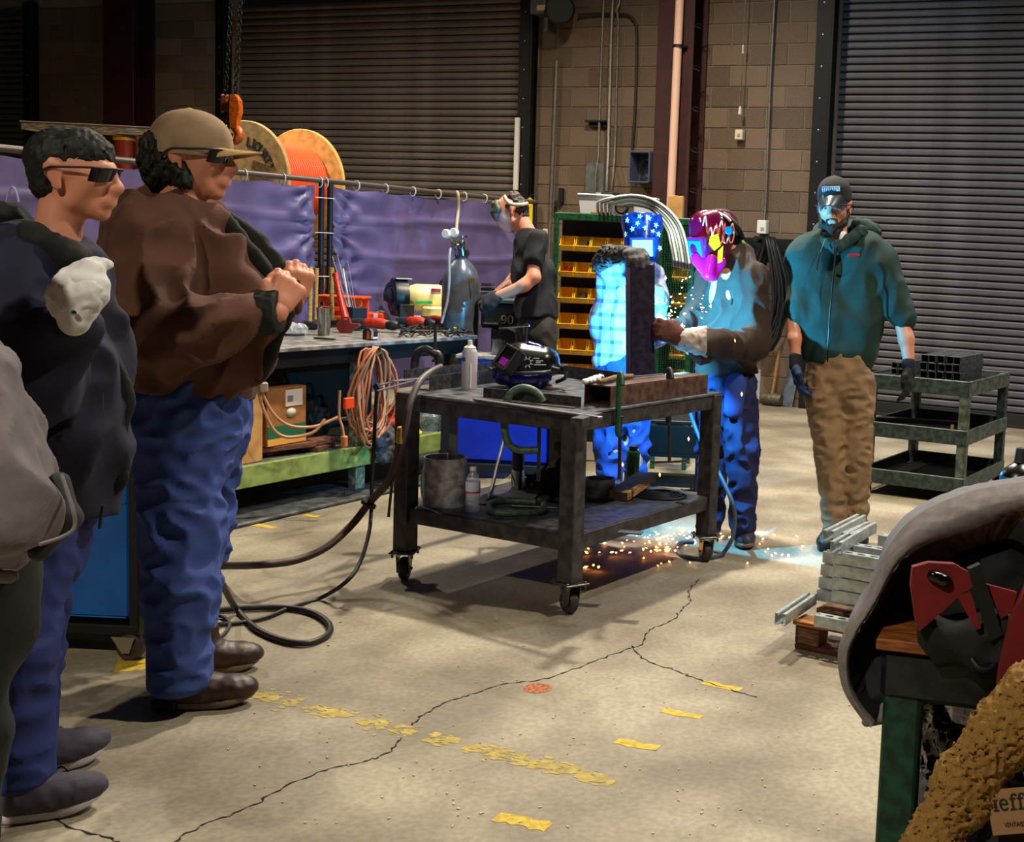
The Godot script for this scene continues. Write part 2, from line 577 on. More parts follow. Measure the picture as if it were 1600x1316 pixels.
# ---------- the building ----------
func room() -> void:
	var conc := mat("floor_concrete", Color(0.64, 0.61, 0.55), 0.62, 0.0, "floor", 0.22, "", 1.0)
	conc.uv1_world_triplanar = true
	conc.detail_enabled = true
	conc.detail_blend_mode = BaseMaterial3D.BLEND_MODE_MUL
	conc.detail_albedo = tex["floor_fine"]
	conc.detail_uv_layer = BaseMaterial3D.DETAIL_UV_2
	conc.uv2_triplanar = true
	conc.uv2_world_triplanar = true
	conc.uv2_scale = Vector3.ONE * 1.3
	var floor_o := struct("floor", bx(mb(), Vector3(0, -0.1, 8), Vector3(26, 0.2, 18), 0), conc)
	tag(floor_o, "worn grey concrete shop floor with cracks and yellow paint dashes")
	var mortar := mat("mortar", Color(0.6, 0.53, 0.44), 0.95, 0.0, "grain", 6.0)
	var dull := mat("far_wall", Color(0.3, 0.27, 0.24), 0.95, 0.0, "mottle", 1.0)
	struct("wall_left", bx(mb(), Vector3(-13.1, 3.3, 8), Vector3(0.2, 6.6, 18), 0), dull)
	struct("wall_right", bx(mb(), Vector3(13.1, 3.3, 8), Vector3(0.2, 6.6, 18), 0), dull)
	struct("wall_front", bx(mb(), Vector3(0, 3.3, 17.1), Vector3(26, 6.6, 0.2), 0), dull)
	struct("ceiling", bx(mb(), Vector3(0, 6.6, 8), Vector3(26, 0.2, 18), 0), mat("roof_steel", Color(0.16, 0.15, 0.15), 0.8, 0.2))
	# the back wall: mortar core in three piers and a lintel, every block its own piece
	var core := mb()
	bx(core, Vector3(1.225, 2.1, -0.11), Vector3(3.45, 4.2, 0.2), 0)
	bx(core, Vector3(-6.3, 2.1, -0.11), Vector3(3.3, 4.2, 0.2), 0)
	bx(core, Vector3(0, 5.4, -0.11), Vector3(26, 2.4, 0.2), 0)
	bx(core, Vector3(9.9, 2.1, -0.11), Vector3(6.0, 4.2, 0.2), 0)
	bx(core, Vector3(-12.0, 2.1, -0.11), Vector3(2.0, 4.2, 0.2), 0)
	var wall := struct("wall_back", core, mortar)
	tag(wall, "tan concrete block wall between the roller doors")
	var bm := []
	for i in 5:
		var v := 0.92 + 0.05 * i
		bm.append(mat("block_%d" % i, Color(0.475 * v, 0.395 * v, 0.325 * v), 0.95, 0.0, "grain", 3.0 + i * 0.3, "rough", 3.0, 0.6))
	var shapes := {}
	for sec in [[-0.5, 2.95, 20], [-7.95, -4.65, 9]]:
		for j in range(-1, sec[2]):
			var y1 := 3.9364 - j * 0.2032 - 0.005
			var y0 := maxf(y1 - 0.1932, 0.0)
			var i0 := floori(sec[0] / 0.4064) - 1
			for i in range(i0, i0 + 12):
				var a := maxf((i + (0.5 if absi(j) % 2 else 0.0)) * 0.4064 + 0.005, sec[0])
				var b := minf((i + (0.5 if absi(j) % 2 else 0.0) + 1) * 0.4064 - 0.005, sec[1])
				if b - a < 0.03: continue
				var s := Vector3(snappedf(b - a, 0.002), snappedf(y1 - y0, 0.002), 0.03)
				if not shapes.has(s):
					var sh := box(mb(), Transform3D(), s, 0.004)
					sh.generate_normals()
					shapes[s] = sh.commit()
				var o := obj("concrete_block", shapes[s], bm[rng.randi() % 5], wall)
				o.position = Vector3((a + b) / 2, (y0 + y1) / 2, -0.015 + rng.randf_range(-0.0015, 0.0015))
	# roller doors
	roller("door_1", -0.62, -4.68, 4.1, 0.0795, Color(0.44, 0.395, 0.37), "brown-grey roller door behind the purple curtain")
	roller("door_2", 6.9, 2.93, 4.1, 0.0715, Color(0.36, 0.355, 0.385), "dark grey roller door behind the man in the green hoodie")
	roller("door_3", -8.15, -11.0, 4.1, 0.0795, Color(0.42, 0.41, 0.35), "olive-grey roller door at the far left end of the back wall")
	var steel := mat("dark_jamb", Color(0.075, 0.072, 0.075), 0.55, 0.4, "mottle", 2.0)
	for t in [[-0.52, 0.2, "trim_1"], [-4.78, 0.2, "trim_2"], [2.85, 0.2, "trim_3"], [-8.03, 0.22, "trim_4"]]:
		var j := mb()
		bx(j, Vector3(t[0], 2.1, 0.03), Vector3(t[1], 4.2, 0.06), 0.004)
		bx(j, Vector3(t[0] + t[1] / 2 - 0.01, 2.1, 0.07), Vector3(0.02, 4.2, 0.1), 0.003)
		var jo := struct(t[2], j, steel)
		tag(jo, "dark steel roller door jamb")
		var k := mb()
		for n in 13: lathe(k, [Vector2(0, 0.008), Vector2(0.008, 0.005), Vector2(0.01, 0)], along(Vector3(t[0] - 0.03, 0.3 + n * 0.3, 0.06), Vector3(t[0] - 0.03, 0.3 + n * 0.3, 1)), 8)
		obj("bolt", k, mat("bolt", Color(0.7, 0.7, 0.72), 0.35, 0.9), jo).set_meta("kind", "stuff")
	var strip := obj("weather_strip", bx(mb(), Vector3(-0.6, 2.42, 0.08), Vector3(0.055, 0.76, 0.03), 0.004), mat("strip_white", Color(0.86, 0.84, 0.82), 0.5))
	tag(strip, "pale vertical strip on the right jamb of the brown roller door", "strip")
	# columns
	column("trim_5", 1.375, 0.4, "maroon steel column with a pale pipe beside it")
	column("trim_6", -6.15, 0.5, "dark maroon steel column behind the two spectators")
	floor_marks(floor_o)

func roller(called: String, x1: float, x0: float, top: float, pitch: float, c: Color, label: String) -> void:
	var m := mat(called + "_slat", c, 0.55, 0.25, "mottle", 0.7)
	var b := mb()
	bx(b, Vector3((x0 + x1) / 2, top / 2, -0.12), Vector3(x1 - x0, top, 0.02), 0)
	var d := struct(called, b, mat("door_back", Color(0.06, 0.055, 0.055), 0.8))
	tag(d, label)
	# one slat: a curved interlocking profile, rolled along x
	var st := mb()
	var n := 7
	var rows := []
	for i in n + 1:
		var t := float(i) / n
		var y := -pitch / 2 + 0.004 + (pitch - (0.012 if pitch > 0.075 else 0.018)) * t
		var z := (0.016 if pitch > 0.075 else 0.006) * pow(sin(PI * clampf(t, 0.0, 1.0)), 1.0 if pitch > 0.075 else 0.1) + (0.004 if t < 0.5 and pitch > 0.075 else 0.0)
		rows.append(PackedVector3Array([Vector3(-(x1 - x0) / 2, y, z), Vector3((x1 - x0) / 2, y, z)]))
	lattice(st, rows, false, true)
	flat(st)
	var lip: PackedVector3Array = rows[0]
	quad(st, lip[0] + Vector3(0, 0, -0.03), lip[1] + Vector3(0, 0, -0.03), lip[1], lip[0])
	var tp: PackedVector3Array = rows[n]
	quad(st, tp[0], tp[1], tp[1] + Vector3(0, 0, -0.03), tp[0] + Vector3(0, 0, -0.03))
	st.generate_normals()
	var mesh := st.commit()
	for i in int((top - 0.12) / pitch):
		var o := obj("slat", mesh, m, d)
		o.position = Vector3((x0 + x1) / 2, 0.13 + (i + 0.5) * pitch, -0.095)
	var bb := mb()
	bx(bb, Vector3((x0 + x1) / 2, 0.065, -0.08), Vector3(x1 - x0, 0.12, 0.05), 0.006)
	bx(bb, Vector3((x0 + x1) / 2, 0.012, -0.03), Vector3(x1 - x0, 0.024, 0.06), 0.004)
	obj("bottom_bar", bb, mats["door_back"], d)

func column(called: String, x: float, w: float, label: String) -> void:
	var m := mat("maroon_steel", Color(0.235, 0.085, 0.095), 0.6, 0.1, "mottle", 1.5)
	var st := mb()
	bx(st, Vector3(x, 3.25, 0.31), Vector3(w, 6.5, 0.02), 0.003)
	bx(st, Vector3(x, 3.25, 0.16), Vector3(0.016, 6.5, 0.28), 0)
	bx(st, Vector3(x, 3.25, 0.02), Vector3(w, 6.5, 0.02), 0.003)
	tag(struct(called, st, m), label)

func ribbon(st: SurfaceTool, pts: Array, w: float, h: float) -> void:
	for i in pts.size() - 1:
		var a: Vector3 = pts[i]
		var b: Vector3 = pts[i + 1]
		var s := (b - a).cross(Vector3.UP).normalized()
		var wa := w * (0.55 + 0.45 * sin(i * 2.3))
		var wb := w * (0.55 + 0.45 * sin((i + 1) * 2.3))
		flat(st)
		quad(st, a - s * wa + Vector3.UP * h, b - s * wb + Vector3.UP * h, b + s * wb + Vector3.UP * h, a + s * wa + Vector3.UP * h)
func floor_marks(parent: Node) -> void:
	var crack := mat("crack", Color(0.07, 0.06, 0.05), 1.0)
	for path in [
		[[270, 1316], [330, 1285], [395, 1260], [440, 1232], [505, 1205], [560, 1192], [605, 1177], [628, 1153]],
		[[645, 1133], [660, 1117], [695, 1100], [735, 1085], [790, 1070], [850, 1062], [905, 1043], [960, 1022], [1003, 1006], [1016, 985], [1050, 970], [1062, 955], [1078, 942], [1076, 925], [1092, 905]],
		[[985, 1010], [1010, 1032], [1060, 1050], [1100, 1065], [1180, 1090]],
		[[60, 1268], [120, 1295], [190, 1316]]]:
		var pts := []
		var raw := []
		for p in path: raw.append(on_y(p[0], p[1]))
		for p in spline(raw, 7): pts.append(p + Vector3(rng.randf_range(-0.008, 0.008), 0, rng.randf_range(-0.008, 0.008)))
		var st := mb()
		ribbon(st, pts, 0.0045, 0.0012)
		obj("crack", st, crack, parent)
	var ym := mat("yellow_paint", Color(0.80, 0.68, 0.16), 0.7, 0.0, "mottle", 9.0)
	for s in [[1098, 1067, 1158, 1078, 0.024], [1035, 1110, 1096, 1122, 0.024], [962, 1158, 1028, 1170, 0.026], [776, 1276, 858, 1293, 0.032], [392, 819, 430, 825, 0.03], [472, 804, 496, 808, 0.03], [180, 1042, 235, 1038, 0.075], [328, 1066, 362, 1070, 0.05]]:
		var st := mb()
		var a := on_y(s[0], s[1])
		var b := on_y(s[2], s[3])
		var side := (b - a).cross(Vector3.UP).normalized()
		flat(st)
		var up: Array = []
		var dn: Array = []
		for i in 9:
			var t := i / 8.0
			up.append(a.lerp(b, t) + side * s[4] * rng.randf_range(0.55, 1.1) + Vector3(0, 0.001, 0))
			dn.append(a.lerp(b, t) - side * s[4] * rng.randf_range(0.55, 1.1) + Vector3(0, 0.001, 0))
		for i in 8: quad(st, dn[i], dn[i + 1], up[i + 1], up[i])
		obj("paint_dash", st, ym, parent)
	# a worn yellow lane line, left as chips of paint
	var faint := mat("worn_yellow", Color(0.70, 0.62, 0.30), 0.75, 0.0, "mottle", 5.0)
	var st := mb()
	var la := on_y(400, 1085)
	var lb := on_y(955, 1222)
	var dir := (lb - la).normalized()
	var sd := dir.cross(Vector3.UP)
	flat(st)
	for i in 900:
		var t := rng.randf()
		if noise.get_noise_1d(t * 900.0) < -0.2: continue
		var c := la.lerp(lb, t) + sd * rng.randfn(0, 0.02) + Vector3(0, 0.0008 + rng.randf() * 0.0004, 0)
		var r := rng.randf_range(0.002, 0.010)
		var ring := PackedVector3Array()
		for k in 6: ring.append(c + (dir * cos(-TAU * k / 6) * 2.0 + sd * sin(-TAU * k / 6)) * r * rng.randf_range(0.6, 1.2))
		for k in 6:
			st.add_vertex(c); st.add_vertex(ring[k]); st.add_vertex(ring[(k + 1) % 6])
	var wl := obj("worn_line", st, faint, parent)
	wl.set_meta("kind", "stuff")
	var sp := mb()
	flat(sp)
	var oc := on_y(840, 1076) + Vector3(0, 0.001, 0)
	for k in 14:
		var a0 := -TAU * k / 14
		var a1 := -TAU * (k + 1) / 14
		sp.add_vertex(oc); sp.add_vertex(oc + Vector3(cos(a0), 0, sin(a0)) * 0.048); sp.add_vertex(oc + Vector3(cos(a1), 0, sin(a1)) * 0.048)
	obj("paint_spot", sp, mat("orange_paint", Color(0.72, 0.42, 0.24), 0.8, 0.0, "scuff", 8.0), parent)
	# chips, swarf and specks
	var de := mb()
	for i in 130:
		var c := on_y(rng.randf_range(350, 1330), 900 + 410 * sqrt(rng.randf()))
		box(de, Transform3D(Basis(Vector3.UP, rng.randf() * TAU), c + Vector3(0, 0.002, 0)), Vector3(rng.randf_range(0.003, 0.009), 0.003, rng.randf_range(0.002, 0.005)), 0)
	var dd := obj("floor_specks", de, mat("speck", Color(0.75, 0.72, 0.62), 0.5))
	tag(dd, "pale specks of metal swarf scattered over the concrete floor", "debris", "", "stuff")

# ---------- on the back wall ----------
const FACE := 0.38                      # turn of a thing that faces the watchers
func facing(p: Vector3, turn := FACE) -> Transform3D:
	return Transform3D(Basis(Vector3.UP, turn), p)
func pipe(called: String, label: String, category: String, pts: Array, r: float, m: Material, group := "") -> MeshInstance3D:
	var o := obj(called, tube(mb(), pts, r, 8), m)
	tag(o, label, category, group)
	return o
func wall_things() -> void:
	var galv := mat("galvanised", Color(0.56, 0.53, 0.5), 0.4, 0.7, "mottle", 3.0)
	var pale := mat("pale_plastic", Color(0.82, 0.78, 0.7), 0.5)
	var black := mat("black_rubber", Color(0.04, 0.04, 0.045), 0.55)
	var grey := mat("grey_enamel", Color(0.35, 0.36, 0.37), 0.5, 0.2, "mottle", 4.0)
	pipe("conduit", "leftmost of three thin steel conduits rising from the grey panel", "conduit", [on_z(944, -30, 0.07), on_z(938, 140, 0.07), on_z(935, 245, 0.07), on_z(931, 272, 0.11), on_z(930, 299, 0.11)], 0.014, galv)
	pipe("conduit", "middle and thickest of three steel conduits rising from the grey panel", "conduit", [on_z(960, -30, 0.06), on_z(957, 10, 0.06), on_z(955, 60, 0.07), on_z(950, 250, 0.07), on_z(949, 270, 0.12), on_z(948, 299, 0.12)], 0.021, galv)
	pipe("conduit", "kinked steel conduit, rightmost of three above the grey panel", "conduit", [on_z(971, -30, 0.05), on_z(968, 5, 0.05), on_z(964, 15, 0.07), on_z(966, 32, 0.05), on_z(962, 200, 0.05), on_z(960, 250, 0.06), on_z(958, 275, 0.11), on_z(955, 299, 0.11)], 0.013, galv)
	pipe("conduit", "short steel conduit standing against the block wall beside the roller door jamb", "conduit", [on_z(870, 95, 0.05), on_z(865, 220, 0.05), on_z(857, 420, 0.05), on_z(854, 620, 0.05)], 0.021, galv)
	pipe("cable", "black cable looping along the wall from the door operator and down to the open box", "cable", spline([on_z(903, 24, 0.06), on_z(925, 23, 0.03), on_z(975, 23, 0.025), on_z(990, 32, 0.025), on_z(995, 55, 0.025), on_z(993, 160, 0.025), on_z(988, 232, 0.025)], 6), 0.016, mat("brown_cable", Color(0.13, 0.1, 0.09), 0.6))
	# door operator
	var op := thing("door_operator", "grey and black roller door operator box at the top of the jamb", "motor", on_z(848, 20, 0.0))
	var x0 := on_z(848, 4, 0.2) - op.position
	obj("housing", bx(mb(), x0, Vector3(0.18, 0.26, 0.2), 0.01), mat("operator_grey", Color(0.28, 0.28, 0.29), 0.5, 0.2), op)
	obj("label", bx(mb(), on_z(846, 12, 0.305) - op.position, Vector3(0.11, 0.055, 0.004), 0.001), mat("label_tan", Color(0.72, 0.6, 0.48), 0.6), op)
	obj("motor", cyl(mb(), on_z(875, 14, 0.08) - op.position, on_z(875, 14, 0.36) - op.position, 0.15, 20, 0.02), mat("motor_black", Color(0.03, 0.03, 0.033), 0.5), op)
	obj("bracket", bx(mb(), on_z(860, 38, 0.14) - op.position, Vector3(0.05, 0.18, 0.16), 0.006), grey, op)
	# panels and boxes
	var pn := thing("disconnect_panel", "flat grey electrical panel behind the green bin rack", "electrical panel", on_z(933, 303, 0.0))
	var a := on_z(932, 279, 0.045) - pn.position
	obj("cover", bx(mb(), a, Vector3(0.22, 0.31, 0.09), 0.006), mat("panel_grey", Color(0.42, 0.43, 0.42), 0.5, 0.2, "mottle", 3.0), pn)
	obj("lip", bx(mb(), on_z(939, 303, 0.08) - pn.position, Vector3(0.36, 0.035, 0.16), 0.004), grey, pn)
	obj("sticker", bx(mb(), on_z(935, 302, 0.162) - pn.position, Vector3(0.06, 0.016, 0.003), 0), pale, pn)
	var ob := thing("junction_box", "open blue-grey steel box holding coiled black cable beside the maroon column", "electrical box", on_z(1006, 284, 0.0))
	var c := on_z(1006, 262, 0.11) - ob.position
	var fr := mb()
	var w := 0.225
	var hh := 0.3
	for s: float in [-1, 1]:
		bx(fr, c + Vector3(s * w / 2, 0, 0), Vector3(0.016, hh, 0.2), 0.003)
		bx(fr, c + Vector3(0, s * hh / 2, 0), Vector3(w, 0.016, 0.2), 0.003)
	bx(fr, c + Vector3(0, 0, -0.09), Vector3(w, hh, 0.01), 0)
	obj("shell", fr, mat("box_blue", Color(0.33, 0.36, 0.46), 0.5, 0.3), ob)
	for r in 3:
		var loop := []
		for k in 12: loop.append(c + Vector3(0.03 + cos(TAU * k / 12) * (0.05 + 0.012 * r), -0.02 + sin(TAU * k / 12) * (0.08 + 0.01 * r), -0.03 + r * 0.02))
		obj("cable_loop", tube(mb(), loop, 0.007, 6, true), black, ob)
	var br := obj("wall_bracket", bx(bx(mb(), on_z(933, 190, 0.04), Vector3(0.24, 0.02, 0.1), 0.003), on_z(935, 196, 0.02), Vector3(0.2, 0.045, 0.04), 0.003), mat("motor_black", Color.BLACK))
	tag(br, "small dark steel bracket on the wall behind the conduits", "bracket")
	var ph := thing("wall_handset", "small black handset fixed to the wall over the green bin rack", "handset", on_z(876, 318, 0.0))
	obj("body", bx(mb(), on_z(877, 306, 0.03) - ph.position, Vector3(0.05, 0.16, 0.05), 0.008), mats["motor_black"], ph)
	obj("knob", cyl(mb(), on_z(871, 318, 0.02) - ph.position, on_z(871, 318, 0.09) - ph.position, 0.035, 14), mats["motor_black"], ph)
	var nt := obj("paper_notice", bx(mb(), on_z(853, 365, 0.012), Vector3(0.075, 0.1, 0.004), 0), mat("paper", Color(0.85, 0.8, 0.74), 0.8))
	tag(nt, "small white paper notice on the wall at the young man's shoulder", "notice")
	# the bay with the cord and the white boxes
	var u1 := thing("wall_sensor", "little cream box high on the wall below the hanging pull cord", "sensor", on_z(1156, 218, 0.0))
	obj("body", bx(mb(), on_z(1156, 211, 0.04) - u1.position, Vector3(0.085, 0.1, 0.07), 0.008), pale, u1)
	obj("face", bx(mb(), on_z(1154, 211, 0.078) - u1.position, Vector3(0.03, 0.03, 0.012), 0.003), mat("box_beige", Color(0.62, 0.57, 0.5), 0.5), u1)
	var u2 := thing("outlet_box", "white outlet box at the foot of the long conduit over the hung hoses", "outlet", on_z(1192, 366, 0.0))
	obj("body", bx(mb(), on_z(1192, 355, 0.04) - u2.position, Vector3(0.1, 0.135, 0.08), 0.008), mat("white_plastic", Color(0.86, 0.85, 0.82), 0.5), u2)
	obj("slot", bx(mb(), on_z(1191, 358, 0.082) - u2.position, Vector3(0.04, 0.035, 0.004), 0.001), mat("box_beige", Color.WHITE), u2)
	pipe("conduit", "long thin conduit dropping straight down to the white outlet box", "conduit", [on_z(1212, -30, 0.04), on_z(1204, 120, 0.04), on_z(1196, 325, 0.04), on_z(1194, 346, 0.04)], 0.013, galv)
	pipe("conduit", "dark thin conduit running down beside the jamb of the right roller door", "conduit", [on_z(1281, -30, 0.04), on_z(1266, 340, 0.04), on_z(1255, 640, 0.04)], 0.011, mat("brown_cable", Color.BLACK))
	var pc := thing("pull_cord", "hanging pull cord with a knot and a small pale weight", "cord", on_z(1156, 180, 0.1))
	obj("cord", tube(mb(), [on_z(1166, -30, 0.1) - pc.position, on_z(1161, 80, 0.1) - pc.position, on_z(1156, 164, 0.1) - pc.position], 0.005, 6), galv, pc)
	obj("knot", lathe(mb(), [Vector2(0, -0.05), Vector2(0.012, -0.03), Vector2(0.008, 0), Vector2(0.014, 0.03), Vector2(0, 0.06)], Transform3D(Basis(), on_z(1161, 78, 0.1) - pc.position), 8), pale, pc)
	obj("weight", lathe(mb(), [Vector2(0, 0.09), Vector2(0.012, 0.08), Vector2(0.02, 0.01), Vector2(0.013, 0), Vector2(0, 0)], Transform3D(Basis(), Vector3.ZERO), 10), pale, pc)
	# pale downpipe on the maroon column
	var dp := thing("downpipe", "pale pinkish pipe running down the face of the maroon column", "pipe", on_z(1047, 340, 0.38))
	var top := on_z(1064, -40, 0.38) - dp.position
	obj("pipe", tube(mb(), [top, Vector3.ZERO, Vector3(-0.02, -dp.position.y, 0)], 0.042, 14), mat("pipe_pink", Color(0.86, 0.7, 0.62), 0.55), dp)
	var cl := on_z(1060, 72, 0.38) - dp.position
	obj("clamp", bx(lathe(mb(), [Vector2(0.043, -0.012), Vector2(0.052, -0.012), Vector2(0.052, 0.012), Vector2(0.043, 0.012)], Transform3D(Basis(), cl)), cl + Vector3(0, 0, -0.03), Vector3(0.15, 0.02, 0.05), 0.003), mats["motor_black"], dp)
	for i in 5:
		var y: float = [40, 106, 170, 234, 297][i]
		var h := mb()
		var p := on_z(1084 - i * 2, y, 0.3)
		tube(h, [p, p + Vector3(0.05, 0.02, 0), p + Vector3(0.09, 0.0, 0.02)], 0.006, 6)
		tube(h, [p, p + Vector3(0.05, -0.02, 0.02), p + Vector3(0.08, -0.03, 0.0)], 0.005, 6)
		tag(obj("tie_wire", h, mats["motor_black"]), "black wire hook sticking out of the column's right edge, %s" % ["topmost of five", "second of five from the top", "midmost of five", "second of five from the bottom", "lowest of five"][i], "wire", "wire hooks on the maroon column")
	# hose rail
	var rl := thing("hose_rail", "dark steel rail on the wall carrying the black and green hoses", "rack", on_z(1190, 392, 0.0))
	obj("plate", bx(mb(), on_z(1180, 382, 0.06) - rl.position, Vector3(0.85, 0.13, 0.04), 0.004), mat("rail_dark", Color(0.06, 0.065, 0.075), 0.5, 0.3), rl)
	for px: float in [1148, 1200]:
		var p := on_z(px, 378, 0.08) - rl.position
		obj("peg", cyl(mb(), p, p + Vector3(0, 0.02, 0.3), 0.03, 14), mats["rail_dark"], rl)
	hose_hank("hose_coil", "long hank of black hose hanging from the wall rail behind the flame hood man", Vector2(1203, 378), 175.0, 30.0, 26, 0.017, black)
	hose_hank("hose_coil", "bright green hose looped on the wall rail behind the flame hood", Vector2(1150, 372), 60.0, 22.0, 9, 0.015, mat("green_hose", Color(0.35, 0.72, 0.12), 0.45))
	# things leaning at the foot of the wall
	var ml := thing("sledgehammer", "sledgehammer with a wooden handle leaning on the block wall by the black hose", "hammer", on_y(1205, 634, 0.0))
	var hb := Vector3(0, 0.07, 0)
	obj("handle", tube(mb(), [hb, on_z(1211, 590, 0.12) - ml.position, on_z(1217, 548, 0.05) - ml.position], [0.018, 0.016, 0.02], 8), mat("ash_wood", Color(0.78, 0.6, 0.36), 0.6, 0.0, "wood", 4.0), ml)
	obj("head", lathe(mb(), [Vector2(0, -0.11), Vector2(0.055, -0.11), Vector2(0.065, -0.09), Vector2(0.06, 0.09), Vector2(0.05, 0.11), Vector2(0, 0.11)], Transform3D(Basis(Vector3.BACK, PI / 2), Vector3(0, 0.065, 0)), 12), mat("old_iron", Color(0.42, 0.39, 0.34), 0.6, 0.6, "scuff", 4.0), ml)
	var wb := thing("wood_block", "brown timber offcut standing against the wall behind the sledgehammer", "timber", on_y(1222, 632, 0.0))
	obj("board", bx(mb(), Vector3(0, 0.16, -0.02), Vector3(0.17, 0.32, 0.06), 0.004), mat("brown_wood", Color(0.45, 0.27, 0.16), 0.8, 0.0, "wood", 3.0), wb)
	var pl := obj("steel_plate", box(mb(), Transform3D(Basis(Vector3.RIGHT, -0.12) * Basis(Vector3.BACK, -0.12), on_y(1234, 636, 0.0) + Vector3(0, 0.26, -0.02)), Vector3(0.12, 0.52, 0.012), 0.002), mat("plate_blue", Color(0.42, 0.47, 0.53), 0.5, 0.5, "mottle", 3.0))
	tag(pl, "blue-grey steel plate leaning on the wall beside the man's gloved hand", "plate")
	var p2 := obj("steel_plate", bx(mb(), on_y(1183, 630, 0.0) + Vector3(0, 0.17, 0), Vector3(0.06, 0.34, 0.04), 0.003), mat("plate_pale", Color(0.66, 0.69, 0.72), 0.5, 0.4))
	tag(p2, "pale flat steel bar standing against the wall beside the brown timber offcut", "plate")

func hose_hank(called: String, label: String, top: Vector2, drop: float, half: float, n: int, r: float, m: Material) -> void:
	var t := thing(called, label, "hose", on_z(top.x, top.y, 0.25))
	var k := 1.0 / 164.0
	for i in n:
		var d := drop * k * rng.randf_range(0.8, 1.05)
		var w := half * k * rng.randf_range(0.55, 1.0)
		var z := rng.randf_range(-0.09, 0.09)
		var x := rng.randf_range(-0.02, 0.02)
		var pts := []
		for a in 18:
			var s := TAU * a / 18
			var y := -d / 2 + cos(s) * d / 2
			pts.append(Vector3(x + sin(s) * w * (0.55 + 0.45 * sin(clampf(-y / d, 0, 1) * PI * 0.8)) + rng.randf_range(-0.006, 0.006), y + 0.035, z + 0.03 * sin(s * 2)))
		obj("hose_turn", tube(mb(), pts, r, 6, true), m, t)

